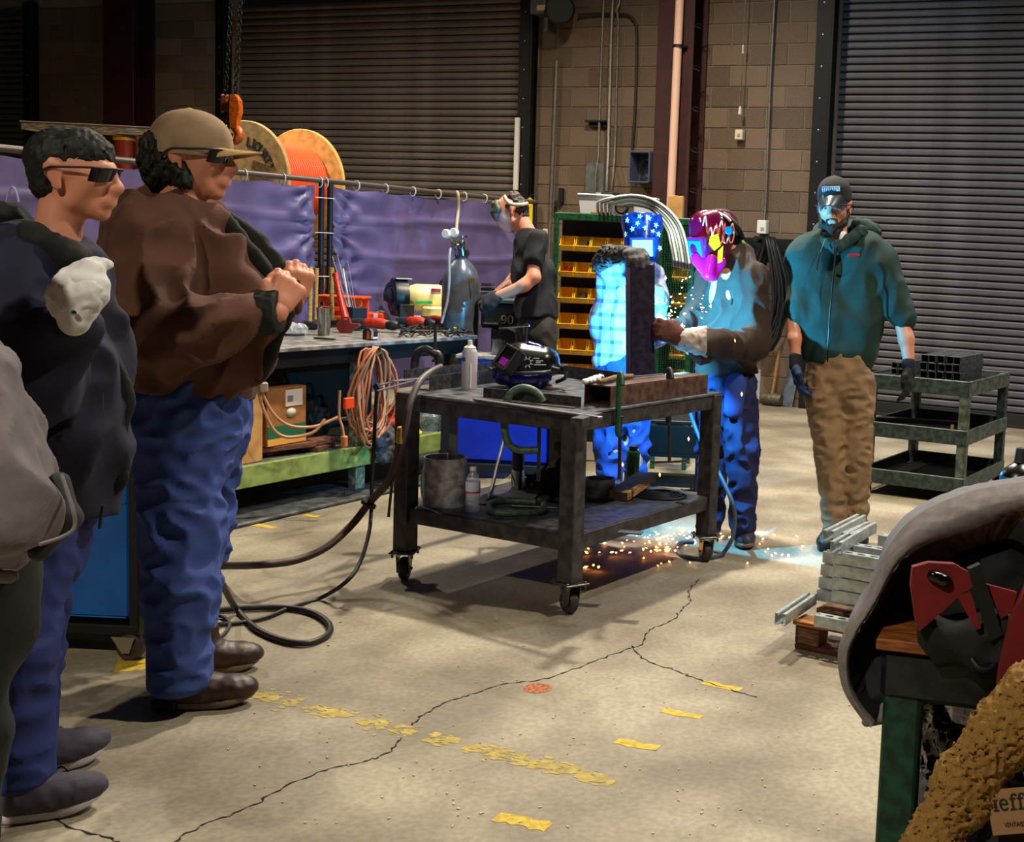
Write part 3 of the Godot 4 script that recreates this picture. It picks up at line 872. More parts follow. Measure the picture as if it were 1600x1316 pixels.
# ---------- the purple welding curtain and what stands behind it ----------
func curtain() -> void:
	var X := 1.2
	var t := thing("welding_curtain", "purple vinyl welding curtain tied to a tube frame behind the workbench", "curtain", Vector3(X, 0, 4.83))
	var tubem := mat("frame_tube", Color(0.34, 0.29, 0.27), 0.45, 0.5)
	var vin := mat("purple_vinyl", Color(0.375, 0.33, 0.50), 0.42, 0.0, "mottle", 0.8)
	vin.backlight_enabled = true
	vin.backlight = Color(0.12, 0.07, 0.2)
	var Y := 1.833
	obj("rail", tube(mb(), [Vector3(0, Y, 4.0), Vector3(0, Y, 0.02)], 0.019, 10), tubem, t)
	obj("rail", tube(mb(), [Vector3(0, Y, -0.02), Vector3(0, Y, -2.45)], 0.019, 10), tubem, t)
	for z: float in [4.0, 0.03, -0.05, -2.45]:
		obj("post", tube(mb(), [Vector3(0, 0, z), Vector3(0, Y, z)], 0.019, 10), mat("post_tube", Color(0.16, 0.14, 0.17), 0.45, 0.5), t)
		obj("foot", bx(mb(), Vector3(0, 0.015, z), Vector3(0.5, 0.03, 0.05), 0.004), mats["post_tube"], t)
	for side in 2:
		var z0 := 0.09 if side == 0 else -0.09
		var z1 := 3.95 if side == 0 else -2.4
		var rows := []
		var nu := 150 if side == 0 else 100
		for j in 61:
			var v := j / 60.0
			var y := Y - 0.035 - v * 1.42
			var row := PackedVector3Array()
			for i in nu + 1:
				var u := float(i) / nu
				var z := lerpf(z0, z1, u)
				var d := 0.014 * noise.get_noise_3d(z * 9, y * 9, side * 40.0) * 1.6
				for cy: float in [0.2, 0.46, 0.73, 1.0]:      # fold lines from when the sheet was packed
					var q := (v * 1.42 - cy - 0.02 * sin(z * 2.0 + cy * 9)) / 0.014
					d += 0.019 * exp(-q * q)
				for tie: float in [0.0, 0.29, 0.62]:             # the vinyl is drawn to the ties on the posts
					var dz := absf(z - z0)
					var dy := v * 1.42 - tie
					var rr := sqrt(dz * dz + dy * dy)
					d += 0.03 * sin(atan2(dy, dz + 0.01) * 11.0 + tie * 7) * exp(-rr * 4.5) * minf(1.0, rr * 14)
				if side == 1: d += 0.02 * sin(z * 5.0 + y * 2.2) * (1.0 - v)
				# scallops between the ties of the top hem
				var hem := 0.014 * absf(sin(u * PI * (9 if side == 0 else 6))) * exp(-v * 16)
				row.append(Vector3(d, y - hem + 0.02 * u * v, z))
			rows.append(row)
		obj("curtain_panel", lattice(mb(), rows, false, side == 0), vin, t)
	var tie := mb()
	for k in 14:
		var a := TAU * k / 14
		var b := TAU * (k + 1) / 14
		bar(tie, Vector3(cos(a) * 0.026, sin(a) * 0.034, 0), Vector3(cos(b) * 0.026, sin(b) * 0.034, 0), 0.008, 0.004, Vector3.BACK, 0)
	tie.generate_normals()
	var tm := tie.commit()
	var white := mat("tie_white", Color(0.85, 0.85, 0.82), 0.4)
	for px: float in [381, 441, 499, 508, 557, 602, 645, 685, 725, 757]:
		var p := on_x(px, 268 + (px - 381) * 0.108, X)
		var o := obj("tie", tm, white, t)
		o.position = Vector3(0, Y - 0.012, p.z - 4.83)
	for y: float in [1.72, 1.49, 1.2]:
		var o := obj("tie", tm, white, t)
		o.transform = Transform3D(Basis(Vector3.RIGHT, PI / 2), Vector3(0.0, y, 0.0)).scaled_local(Vector3(1, 2.4, 1))
	# behind it: rack with cable reels
	var rk := thing("storage_rack", "steel storage rack behind the purple curtain carrying the cable reels", "rack", at(420, 400, 10.2) * Vector3(1, 0, 1), FACE)
	var rm := mat("rack_steel", Color(0.3, 0.22, 0.15), 0.6, 0.3)
	for sx: float in [-0.45, 0.45]:
		for sz: float in [-0.4, 0.4]: obj("upright", bx(mb(), Vector3(sx, 0.7, sz), Vector3(0.07, 1.4, 0.07), 0.004), rm, rk)
	obj("deck", bx(mb(), Vector3(0, 1.4, 0), Vector3(1.0, 0.05, 1.0), 0.004), rm, rk)
	# reel of orange duct: two flanges on a drum
	var rt := thing("cable_reel", "wooden cable reel wound with orange conduit standing behind the curtain", "cable reel")
	var c1 := at(380, 279, 9.9)
	var rad := 1.425
	rad = c1.y - 1.43
	var ax := (cam_right * Vector3(1, 0, 1) * 0.36 + cam_fwd * Vector3(1, 0, 1) * 0.93).normalized()
	rt.position = Vector3(c1.x, 1.43, c1.z)
	var c := Vector3(0, rad, 0)
	var ply := mat("reel_ply", Color(0.80, 0.64, 0.40), 0.7, 0.0, "mottle", 3.0)
	var f1 := along(c, c + ax, Vector3.UP)
	obj("flange", lathe(mb(), [Vector2(0, 0), Vector2(rad - 0.005, 0), Vector2(rad, 0.006), Vector2(rad, 0.03), Vector2(0, 0.03)], f1, 48), ply, rt)
	var gap := 0.6
	obj("flange", lathe(mb(), [Vector2(0, 0), Vector2(rad - 0.005, 0), Vector2(rad, 0.006), Vector2(rad, 0.03), Vector2(0, 0.03)], along(c + ax * gap, c + ax * (gap + 1), Vector3.UP), 48), mat("reel_ply_lit", Color(0.9, 0.72, 0.38), 0.7, 0.0, "mottle", 3.0), rt)  # far flange coloured brighter for the light that falls on it
	var om := mat("orange_duct", Color(0.95, 0.32, 0.07), 0.45)
	for i in 22:
		var o := c + ax * (0.045 + (gap - 0.06) * i / 21.0)
		var ring := []
		var tr := along(o, o + ax, Vector3.UP)
		for k in 28: ring.append(tr * Vector3(cos(TAU * k / 28) * (rad * 0.66), 0, sin(TAU * k / 28) * (rad * 0.66)))
		obj("duct_turn", tube(mb(), ring, 0.015, 6, true), om, rt)
	obj("drum", cyl(mb(), c + ax * 0.03, c + ax * gap, rad * 0.66, 32), mat("orange_dark", Color(0.8, 0.25, 0.05), 0.5), rt)
	var ink := mat("stencil_ink", Color(0.12, 0.08, 0.16), 0.7)
	var s := "LIQUATI"
	var side := ax.cross(Vector3.UP).normalized()     # to the right as one looks along the axle
	for i in s.length():
		var a := deg_to_rad(79.0 - i * 9.8)
		var up := side * cos(a) + Vector3.UP * sin(a)
		var o := c + up * rad * 0.64 - ax * 0.002
		text(s[i], ink, rt, Transform3D(Basis(-ax.cross(up) * -1.0, up, -ax), o), rad * 0.165, 0.003, "letter", "Droid Sans", true)
	obj("patch", bx(mb(), Vector3.ZERO, Vector3(0.18, 0.2, 0.006), 0.001), mat("patch_wood", Color(0.55, 0.43, 0.28), 0.8, 0.0, "wood", 3.0), rt).transform = Transform3D(Basis(-ax.cross(Vector3.UP) * -1.0, Vector3.UP, -ax) * Basis(Vector3.BACK, -0.25), c + side * 0.17 + Vector3.UP * 0.03 - ax * 0.004)
	# far left: long pale plank over orange and amber drums
	var rk2 := copy(rk, at(160, 400, 10.6) * Vector3(1, 0, 1), "steel storage rack far behind the curtain under the long pale plank")
	rk2.scale = Vector3(1.2, 0.93, 1)
	var base := at(170, 253, 10.6).y
	base = 1.4 * 0.93 + 0.025 * 0.93
	var dr := thing("steel_drum", "rust-red drum on the far rack between the two spectators' heads", "drum", Vector3(at(196, 300, 10.5).x, base, at(196, 300, 10.5).z))
	var hgt := at(196, 214, 10.5).y - base
	obj("shell", lathe(mb(), [Vector2(0, 0), Vector2(0.085, 0), Vector2(0.088, 0.01), Vector2(0.082, 0.02), Vector2(0.082, hgt - 0.02), Vector2(0.088, hgt - 0.01), Vector2(0.086, hgt), Vector2(0, hgt)], Transform3D(), 20), mat("drum_red", Color(0.62, 0.19, 0.06), 0.45), dr)
	obj("lid_band", lathe(mb(), [Vector2(0.084, hgt - 0.035), Vector2(0.091, hgt - 0.03), Vector2(0.091, hgt - 0.012), Vector2(0.084, hgt - 0.008)], Transform3D(), 20), mat("band_yellow", Color(0.9, 0.72, 0.1), 0.5), dr)
	var d2 := thing("steel_drum", "amber drum on the far rack beside the rust-red drum", "drum", Vector3(at(232, 300, 10.5).x, base, at(232, 300, 10.5).z))
	obj("shell", lathe(mb(), [Vector2(0, 0), Vector2(0.09, 0), Vector2(0.094, 0.01), Vector2(0.087, 0.02), Vector2(0.087, hgt - 0.02), Vector2(0.094, hgt - 0.01), Vector2(0.094, hgt), Vector2(0, hgt)], Transform3D(), 20), mat("drum_amber", Color(0.78, 0.55, 0.25), 0.45), d2)
	obj("lid", cyl(mb(), Vector3(0, hgt, 0), Vector3(0, hgt + 0.012, 0), 0.07, 18), mats["drum_amber"], d2)
	var pk := thing("plank", "long pale plank laid across the drums far behind the curtain", "plank", Vector3(at(150, 300, 10.5).x, base + hgt + 0.012, at(150, 300, 10.5).z), FACE)
	obj("board", bx(mb(), Vector3(0, 0.028, 0), Vector3(1.12, 0.055, 0.2), 0.003), mat("plank_pale", Color(0.9, 0.84, 0.72), 0.7, 0.0, "wood", 2.0), pk)
	obj("edge_strip", bx(mb(), Vector3(0, 0.062, 0), Vector3(1.14, 0.013, 0.21), 0.002), mat("plank_dark", Color(0.3, 0.22, 0.17), 0.7), pk)
	# chain hoist
	var hk := thing("hoist_hook", "orange twin-hook chain block hanging on two black chains in front of the left door", "hoist", at(363, 225, 8.0))
	var o0 := hk.position
	var orange := mat("hoist_orange", Color(0.85, 0.38, 0.05), 0.4, 0.1, "scuff", 5.0)
	var iron := mat("hook_iron", Color(0.14, 0.08, 0.06), 0.35, 0.7)
	var link := mb()
	var lp := []
	for k in 10: lp.append(Vector3(cos(TAU * k / 10) * 0.011, sin(TAU * k / 10) * 0.019, 0))
	tube(link, lp, 0.0045, 6, true)
	link.generate_normals()
	var lm := link.commit()
	for ch in [[Vector2(352, 152), Vector2(364, -60)], [Vector2(368, 150), Vector2(379, -60)]]:
		var pa := at(ch[0].x, ch[0].y, 8.0)
		var pb := at(ch[1].x, ch[1].y, 8.0)
		pb = pa + (pb - pa) * (6.51 - pa.y) / (pb.y - pa.y)
		var mm := mb()
		var n := int(pa.distance_to(pb) / 0.029)
		for i in n:
			var tr := along(pa.lerp(pb, float(i) / n) - o0, pb - o0)
			mm.append_from(lm, 0, tr * Transform3D(Basis(Vector3.UP, PI / 2 * (i % 2) + 0.4), Vector3.ZERO))
		obj("chain", mm.commit(), mat("chain_steel", Color(0.12, 0.12, 0.13), 0.35, 0.8), hk).set_meta("kind", "stuff")
	obj("block", prism(mb(), PackedVector2Array([Vector2(-0.02, 0.31), Vector2(0.01, 0.31), Vector2(0.035, 0.27), Vector2(0.037, 0.2), Vector2(0.025, 0.15), Vector2(0.02, 0.1), Vector2(-0.02, 0.1), Vector2(-0.024, 0.2)]), 0.06, facing(at(367, 225, 8.0) - o0)), orange, hk)
	obj("hook", tube(mb(), spline([at(364, 186, 8.0) - o0, at(364, 196, 8.0) - o0, at(371, 203, 8.0) - o0, at(374, 212, 8.0) - o0, at(368, 221, 8.0) - o0, at(359, 218, 8.0) - o0, at(356, 211, 8.0) - o0], 5), [0.02, 0.02, 0.021, 0.022, 0.023, 0.024, 0.025, 0.026, 0.027, 0.028, 0.029, 0.029, 0.03, 0.03, 0.03, 0.03, 0.029, 0.028, 0.027, 0.026, 0.025, 0.023, 0.021, 0.02, 0.018, 0.016, 0.014, 0.013, 0.012, 0.01, 0.008], 10), orange, hk)
	obj("block", bx(mb(), at(352, 162, 8.02) - o0, Vector3(0.05, 0.12, 0.05), 0.012, FACE), mat("hoist_brown", Color(0.5, 0.25, 0.1), 0.4, 0.2), hk)
	obj("hook", tube(mb(), spline([at(353, 175, 7.98) - o0, at(350, 190, 7.98) - o0, at(349, 205, 7.98) - o0, at(356, 216, 7.98) - o0, at(362, 208, 7.98) - o0], 5), 0.014, 8), iron, hk)
	obj("shank", tube(mb(), [at(359, 150, 7.97) - o0, at(357, 195, 7.97) - o0, at(356, 215, 7.97) - o0], 0.008, 8), iron, hk)

# ---------- the workbench along the curtain ----------
const BENCH := 0.88
func ob(x: float, y: float) -> Vector3: return on_y(x, y, BENCH + 0.001)
func workbench() -> void:
	var t := thing("workbench", "long steel workbench with a pale green lower shelf in front of the purple curtain", "workbench", Vector3(1.92, 0, 6.0))
	var o := t.position
	var top := mat("bench_steel", Color(0.58, 0.57, 0.56), 0.42, 0.15, "scuff", 1.2)
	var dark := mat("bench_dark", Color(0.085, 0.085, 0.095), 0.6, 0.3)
	var green := mat("bench_green", Color(0.56, 0.64, 0.34), 0.6, 0.0, "mottle", 2.5)
	obj("tabletop", bx(mb(), Vector3(1.92, BENCH - 0.012, 6.05) - o, Vector3(0.9, 0.024, 2.66), 0.003), top, t)
	var ap := mb()
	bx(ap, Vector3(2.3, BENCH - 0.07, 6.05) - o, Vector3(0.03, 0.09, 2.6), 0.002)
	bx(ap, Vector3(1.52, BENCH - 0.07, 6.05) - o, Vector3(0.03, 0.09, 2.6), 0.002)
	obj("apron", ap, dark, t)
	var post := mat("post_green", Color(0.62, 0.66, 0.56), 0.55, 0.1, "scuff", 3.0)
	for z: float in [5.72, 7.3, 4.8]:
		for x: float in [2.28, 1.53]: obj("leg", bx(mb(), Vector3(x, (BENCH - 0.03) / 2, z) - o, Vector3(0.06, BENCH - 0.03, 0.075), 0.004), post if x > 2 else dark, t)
	obj("shelf", bx(mb(), Vector3(1.92, 0.268, 6.1) - o, Vector3(0.84, 0.02, 2.55), 0.002), mat("shelf_grey", Color(0.5, 0.52, 0.5), 0.5, 0.3, "scuff", 2.0), t)
	obj("shelf_front", bx(mb(), Vector3(2.33, 0.222, 6.1) - o, Vector3(0.035, 0.115, 2.55), 0.004), green, t)
	obj("shelf_rear", bx(mb(), Vector3(1.5, 0.222, 6.1) - o, Vector3(0.035, 0.115, 2.55), 0.004), green, t)
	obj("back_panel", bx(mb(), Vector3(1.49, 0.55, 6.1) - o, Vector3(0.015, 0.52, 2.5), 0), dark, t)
	var m := obj("floor_mat", bx(mb(), Vector3(1.98, 0.012, 5.7), Vector3(0.98, 0.024, 2.9), 0.008), mat("mat_rubber", Color(0.30, 0.31, 0.32), 0.55, 0.0, "scuff", 1.5))
	tag(m, "grey rubber floor mat lying under the long workbench", "mat")
	# hammers stood on their heads
	var ash := mat("hammer_ash", Color(0.80, 0.62, 0.30), 0.5, 0.0, "wood", 4.0)
	var iron := mat("hammer_iron", Color(0.2, 0.2, 0.21), 0.45, 0.7, "scuff", 6.0)
	var names := ["leftmost sledgehammer standing on its head on the bench, handle up", "second hammer from the left standing on its head, plain wooden handle", "hammer standing handle up behind the second one, only its handle showing", "hammer standing on its head with white tape on its wooden handle", "rightmost hammer standing handle up behind the steel tumbler"]
	var hs := [[485, 417, 484, 515], [494, 419, 493, 512], [500, 421, 503, 500], [510, 418, 511, 503], [518, 418, 519, 510]]
	for i in 5:
		var h: Array = hs[i]
		var b := ob(h[2], h[3])
		var d := (b - eye).dot(cam_fwd)
		var tp := at(h[0], h[1], d)
		var k := thing("hammer", names[i], "hammer", b, FACE, "hammers standing on the workbench")
		var up := k.transform.affine_inverse() * tp
		obj("handle", tube(mb(), [Vector3(0, 0.04, 0), up * 0.5, up], [0.014, 0.0135, 0.0155], 10), ash, k)
		obj("head", box(mb(), Transform3D(Basis(Vector3.UP, 1.2 if i != 0 else 0.2), Vector3(0, 0.026, 0)), Vector3(0.1, 0.052, 0.05), 0.012), iron, k)
		if i == 3: obj("tape", lathe(mb(), [Vector2(0.0153, 0), Vector2(0.0165, 0.002), Vector2(0.0165, 0.07), Vector2(0.0153, 0.072)], along(up * 0.6, up), 10), mat("white_plastic", Color.WHITE), k)
	# tumbler, steel strip, bag of glasses
	var cp := thing("tumbler", "tall stainless steel tumbler in front of the hammers", "cup", ob(506, 524))
	obj("cup", lathe(mb(), [Vector2(0, 0), Vector2(0.032, 0), Vector2(0.034, 0.006), Vector2(0.044, 0.16), Vector2(0.046, 0.166), Vector2(0.042, 0.166), Vector2(0.03, 0.01), Vector2(0, 0.01)], Transform3D(), 24), mat("stainless", Color(0.55, 0.54, 0.52), 0.18, 1.0), cp)
	var sb := obj("steel_strip", box(mb(), facing(ob(507, 531) + Vector3(0, 0.006, 0), FACE - 0.25), Vector3(0.13, 0.008, 0.02), 0.001), iron)
	tag(sb, "short dark steel strip lying on the bench before the tumbler", "strip")
	var pb := thing("safety_glasses", "clear plastic face shield lying on the bench by the jacket man's fists", "face shield", ob(455, 525), 0.6)
	obj("lens", blob([limb(Vector3(-0.05, 0.045, 0), 0.04, Vector3(0.06, 0.04, 0), 0.035, Vector3.BACK, 1.3)], 0.008, 0.02, 0.01, 20.0), clear("clear_plastic", Color(0.85, 0.87, 0.85), 0.35, 0.12), pb)
	obj("strap", tube(mb(), spline([Vector3(-0.07, 0.01, 0.05), Vector3(0, 0.012, 0.07), Vector3(0.08, 0.015, 0.04)], 5), 0.008, 6), mats["black_rubber"], pb)
	# pipe wrench, orange crate, can of rods
	var red := mat("tool_red", Color(0.80, 0.17, 0.07), 0.45, 0.0, "scuff", 6.0)
	var wr := thing("pipe_wrench", "red-orange pipe wrench leaning upright in front of the orange crate", "wrench", ob(541, 520))
	var wt := at(524, 428, (wr.position - eye).dot(cam_fwd) + 0.1) - wr.position
	obj("handle", tube(mb(), [Vector3(0, 0.07, 0), wt * 0.6 + Vector3(0, 0.01, 0), wt * 0.93, wt], [0.026, 0.017, 0.019, 0.021], 10), red, wr)
	obj("jaw", prism(mb(), PackedVector2Array([Vector2(-0.035, 0), Vector2(0.03, 0), Vector2(0.04, 0.02), Vector2(0.085, 0.045), Vector2(0.08, 0.06), Vector2(0.03, 0.06), Vector2(0.015, 0.1), Vector2(-0.02, 0.1), Vector2(-0.06, 0.05), Vector2(-0.055, 0.03)]), 0.035, facing(Vector3.ZERO)), mat("wrench_head", Color(0.5, 0.12, 0.08), 0.5, 0.2), wr)
	var cr := thing("toolbox", "orange plastic crate behind the hammers on the bench", "crate", ob(536, 508), FACE)
	var cx := mb()
	for y: float in [0.05, 0.11, 0.165]: bx(cx, Vector3(0, y, 0.07), Vector3(0.3, 0.03, 0.012), 0.003)
	bx(cx, Vector3(0, 0.19, 0), Vector3(0.32, 0.016, 0.17), 0.004)
	bx(cx, Vector3(0, 0.01, 0), Vector3(0.3, 0.02, 0.15), 0.004)
	for x: float in [-0.14, -0.05, 0.05, 0.14]: bx(cx, Vector3(x, 0.1, 0.068), Vector3(0.02, 0.19, 0.014), 0.003)
	bx(cx, Vector3(0, 0.1, -0.06), Vector3(0.3, 0.18, 0.012), 0.003)
	obj("body", cx, mat("crate_orange", Color(0.9, 0.28, 0.06), 0.45), cr)
	var c2 := thing("toolbox", "low orange case on the bench between black can and bench grinder", "case", ob(586, 504), FACE)
	obj("body", bx(mb(), Vector3(0, 0.035, 0), Vector3(0.14, 0.07, 0.1), 0.01), mats["crate_orange"], c2)
	obj("latch", bx(mb(), Vector3(0.02, 0.05, 0.052), Vector3(0.03, 0.03, 0.006), 0.002), mats["white_plastic"], c2)
	var can := thing("rod_can", "open black square can holding thin welding rods", "can", ob(557, 514), FACE + 0.75)
	var cm := mat("can_black", Color(0.10, 0.095, 0.105), 0.4, 0.3)
	var cn := mb()
	for s: float in [-1, 1]:
		bx(cn, Vector3(s * 0.046, 0.07, 0), Vector3(0.004, 0.14, 0.095), 0.001)
		bx(cn, Vector3(0, 0.07, s * 0.046), Vector3(0.095, 0.14, 0.004), 0.001)
	bx(cn, Vector3(0, 0.003, 0), Vector3(0.09, 0.006, 0.09), 0.001)
	obj("body", cn, cm, can)
	for r in [[519, 401, 553, 0.004], [527, 399, 555, 0.0035], [531, 413, 557, 0.005], [536, 420, 552, 0.006], [540, 424, 559, 0.0035], [543, 408, 561, 0.003]]:
		var d0 := (can.position - eye).dot(cam_fwd)
		var rod := thing("welding_rod", ["leftmost thin rod leaning in the black can", "tallest thin steel rod leaning in the black can", "dark rod in the middle of the black can", "thick white-coated rod in the black can", "pale thin rod right of the white-coated one", "rightmost thin rod in the black can"][[519, 527, 531, 536, 540, 543].find(r[0])], "rod", at(r[2], 505, d0), 0.0, "rods in the black can")
		rod.position.y = BENCH + 0.008
		obj("shaft", tube(mb(), [Vector3.ZERO, at(r[0], r[1], d0 + 0.03) - rod.position], r[3], 6), mat("rod_steel", Color(0.6, 0.6, 0.62), 0.35, 0.7) if r[0] != 536 else mats["white_plastic"], rod)
	# grinders, tape measure
	angle_grinder("red and black angle grinder lying nearest the tape measure", [551, 512], [589, 506], [617, 525], red, 0)
	angle_grinder("red angle grinder with its body pointing at the steel clamp", [624, 497], [650, 503], [676, 515], red, 1)
	angle_grinder("red angle grinder with a dark green handle by the gas cylinder", [660, 499], [680, 501], [712, 510], red, 2)
	var tm := thing("tape_measure", "black and orange tape measure on the bench edge", "tape measure", ob(578, 531), FACE - 0.3)
	obj("case", prism(mb(), PackedVector2Array([Vector2(-0.036, 0), Vector2(0.036, 0), Vector2(0.04, 0.05), Vector2(0.03, 0.068), Vector2(-0.02, 0.068), Vector2(-0.036, 0.05)]), 0.04), mats["black_rubber"], tm)
	obj("grip", prism(mb(), PackedVector2Array([Vector2(-0.01, 0.006), Vector2(0.012, 0.006), Vector2(0.008, 0.05), Vector2(-0.002, 0.055)]), 0.043), mats["crate_orange"], tm)
	obj("label", prism(mb(), PackedVector2Array([Vector2(0.022, 0.008), Vector2(0.037, 0.008), Vector2(0.039, 0.05), Vector2(0.03, 0.066), Vector2(0.012, 0.066), Vector2(0.024, 0.05)]), 0.042), mats["white_plastic"], tm)
	var rl := thing("tape_roll", "roll of pale tape standing on the bench behind the grinders", "tape", ob(594, 503))
	var f := along(Vector3(0, 0.04, 0), Vector3(-0.37, 0.04, -0.93))
	obj("roll", lathe(mb(), [Vector2(0.022, -0.012), Vector2(0.04, -0.012), Vector2(0.04, 0.012), Vector2(0.022, 0.012), Vector2(0.022, -0.012)], f, 24), mat("tape_cream", Color(0.8, 0.72, 0.55), 0.6), rl)
	obj("core", lathe(mb(), [Vector2(0.018, -0.013), Vector2(0.0225, -0.013), Vector2(0.0225, 0.013), Vector2(0.018, 0.013), Vector2(0.018, -0.013)], f, 20), mat("brown_wood", Color.WHITE), rl)
	var cb := mb()
	for i in 5:
		var p := []
		for k in 9: p.append(ob(628 + k * 13 + rng.randf_range(-5, 5), 522 + rng.randf_range(-7, 6)) + Vector3(0, 0.012 + rng.randf() * 0.025, 0))
		tube(cb, spline(p, 4), 0.007, 6)
	tag(obj("power_cords", cb, mats["black_rubber"]), "tangle of black power cords on the bench below the red grinders", "cord")
	var cy := obj("cord_tag", bx(mb(), ob(711, 521) + Vector3(0, 0.03, 0.0), Vector3(0.02, 0.02, 0.02), 0.004), mat("tag_yellow", Color(0.8, 0.78, 0.25), 0.5))
	tag(cy, "small yellow tag on the black cords beside the gas cylinder", "tag")
	bench_grinder()
	under_bench()
	gas_cylinder()

func angle_grinder(label: String, a: Array, b: Array, c: Array, red: Material, kind: int) -> void:
	var t := thing("angle_grinder", label, "grinder", ob(b[0], b[1] + 12), 0.0, "angle grinders on the workbench")
	var d := (t.position - eye).dot(cam_fwd)
	var pa := at(a[0], a[1], d) - t.position
	var pb := at(b[0], b[1], d) - t.position
	var pc := at(c[0], c[1], d) - t.position
	for p in [pa, pb, pc]: pass
	pa.y = 0.05; pb.y = 0.052; pc.y = 0.045
	var dir := (pc - pa).normalized()
	var dk := mat("grinder_black", Color(0.055, 0.06, 0.065), 0.45)
	obj("body", tube(mb(), [pa.lerp(pb, 0.5), pa.lerp(pb, 0.6), pb, pb.lerp(pc, 0.35), pb.lerp(pc, 0.55)], [0.026, 0.033, 0.036, 0.034, 0.028], 12), red, t)
	obj("handle", tube(mb(), [pb.lerp(pc, 0.5), pb.lerp(pc, 0.6), pc - dir * 0.01, pc + dir * 0.02], [0.024, 0.032, 0.034, 0.024], 12), dk if kind != 2 else mat("grinder_teal", Color(0.08, 0.17, 0.16), 0.45), t)
	obj("gear_head", tube(mb(), [pa - dir * 0.02, pa, pa.lerp(pb, 0.52)], [0.018, 0.03, 0.03], 10), mat("gear_grey", Color(0.32, 0.32, 0.34), 0.35, 0.8), t)
	if kind == 0: obj("side_handle", tube(mb(), [pa + Vector3(0, 0.005, 0), pa - dir * 0.05, pa - dir * 0.1], [0.012, 0.017, 0.015], 10), dk, t)
	obj("disc", cyl(mb(), pa + Vector3(0, -0.045, 0), pa + Vector3(0, -0.038, 0), 0.055, 22, 0.001), mat("disc_grey", Color(0.25, 0.22, 0.2), 0.9), t)
	obj("guard", lathe(mb(), [Vector2(0.06, -0.034), Vector2(0.064, -0.034), Vector2(0.064, -0.018), Vector2(0.02, -0.014)], Transform3D(Basis(), pa), 22), dk, t)

func bench_grinder() -> void:
	var p := ob(668, 508)
	var t := thing("bench_grinder", "cream bench grinder with a dark teal wheel guard beside the gas cylinder", "bench grinder", p, FACE + 0.55)
	var inv := t.transform.affine_inverse()
	var d := (p - eye).dot(cam_fwd)
	var gd := mat("guard_teal", Color(0.05, 0.30, 0.34), 0.4, 0.1)
	var dk := mat("guard_dark", Color(0.045, 0.10, 0.13), 0.4, 0.1)
	var cream := mat("cream_enamel", Color(0.92, 0.88, 0.62), 0.4)
	var g := inv * at(622, 464, d)
	var r := 0.135
	# guard: a drum with a foot, seen from its end
	obj("wheel_guard", lathe(mb(), [Vector2(0, 0.05), Vector2(r * 0.8, 0.05), Vector2(r * 0.97, 0.04), Vector2(r, 0.02), Vector2(r, -0.05), Vector2(0, -0.05)], Transform3D(Basis(Vector3.BACK, PI / 2) * Basis(Vector3.UP, 0.3), g), 30), dk, t)
	var ring := arc(Vector2.ZERO, r * 0.78, -60, 200, 18)
	var inn := arc(Vector2.ZERO, r * 0.6, -60, 200, 18)
	inn.reverse()
	ring.append_array(inn)
	obj("guard_rim", prism(mb(), ring, 0.008, Transform3D(Basis(Vector3.UP, -PI / 2 + 0.25), g + Vector3(-0.05, 0, 0.012))), gd, t)
	obj("hub_cap", lathe(mb(), [Vector2(r * 0.42, 0), Vector2(r * 0.4, 0.02), Vector2(r * 0.25, 0.04), Vector2(0, 0.045)], along(g + Vector3(-0.045, 0, 0.01), g + Vector3(-0.2, 0, 0.05)), 24), mat("hub_grey", Color(0.13, 0.13, 0.2), 0.35), t)
	obj("motor", lathe(mb(), [Vector2(0, 0), Vector2(0.06, 0), Vector2(0.085, 0.03), Vector2(0.095, 0.06), Vector2(0.095, 0.22), Vector2(0.085, 0.25), Vector2(0, 0.25)], Transform3D(Basis(Vector3.BACK, -PI / 2), g + Vector3(0.06, 0.0, 0)), 26), cream, t)
	obj("nameplate", bx(mb(), g + Vector3(0.24, 0.04, 0.087), Vector3(0.07, 0.06, 0.006), 0.001), mat("plate_grey", Color(0.62, 0.6, 0.6), 0.5), t)
	obj("name_stripe", bx(mb(), g + Vector3(0.24, 0.058, 0.091), Vector3(0.06, 0.016, 0.004), 0), red_label(), t)
	obj("green_band", bx(mb(), g + Vector3(0.16, -0.03, 0.092), Vector3(0.11, 0.02, 0.006), 0.002), mat("band_green", Color(0.1, 0.72, 0.4), 0.4), t)
	var base := mb()
	bx(base, Vector3(0.05, 0.03, 0), Vector3(0.3, 0.06, 0.18), 0.012)
	bx(base, Vector3(0.07, 0.09, 0), Vector3(0.2, 0.08, 0.12), 0.012)
	obj("base", base, cream, t)
	obj("switch", bx(mb(), Vector3(0.14, 0.045, 0.092), Vector3(0.05, 0.07, 0.01), 0.004), mats["black_rubber"], t)
	obj("tool_rest", bx(mb(), g + Vector3(0.03, -0.09, 0.11), Vector3(0.1, 0.09, 0.05), 0.004), mat("rest_brown", Color(0.12, 0.1, 0.09), 0.6), t)
	obj("eye_shield", bx(mb(), g + Vector3(0.02, 0.13, 0.06), Vector3(0.11, 0.008, 0.05), 0.002), mat("shield_frame", Color(0.6, 0.58, 0.5), 0.3, 0.3), t)
	obj("wheel_guard", lathe(mb(), [Vector2(0, 0.04), Vector2(r * 0.9, 0.04), Vector2(r, 0.02), Vector2(r, -0.05), Vector2(0, -0.05)], Transform3D(Basis(Vector3.BACK, -PI / 2), g + Vector3(0.36, 0, 0)), 26), dk, t)
func red_label() -> Material: return mat("label_red", Color(0.72, 0.25, 0.22), 0.5)

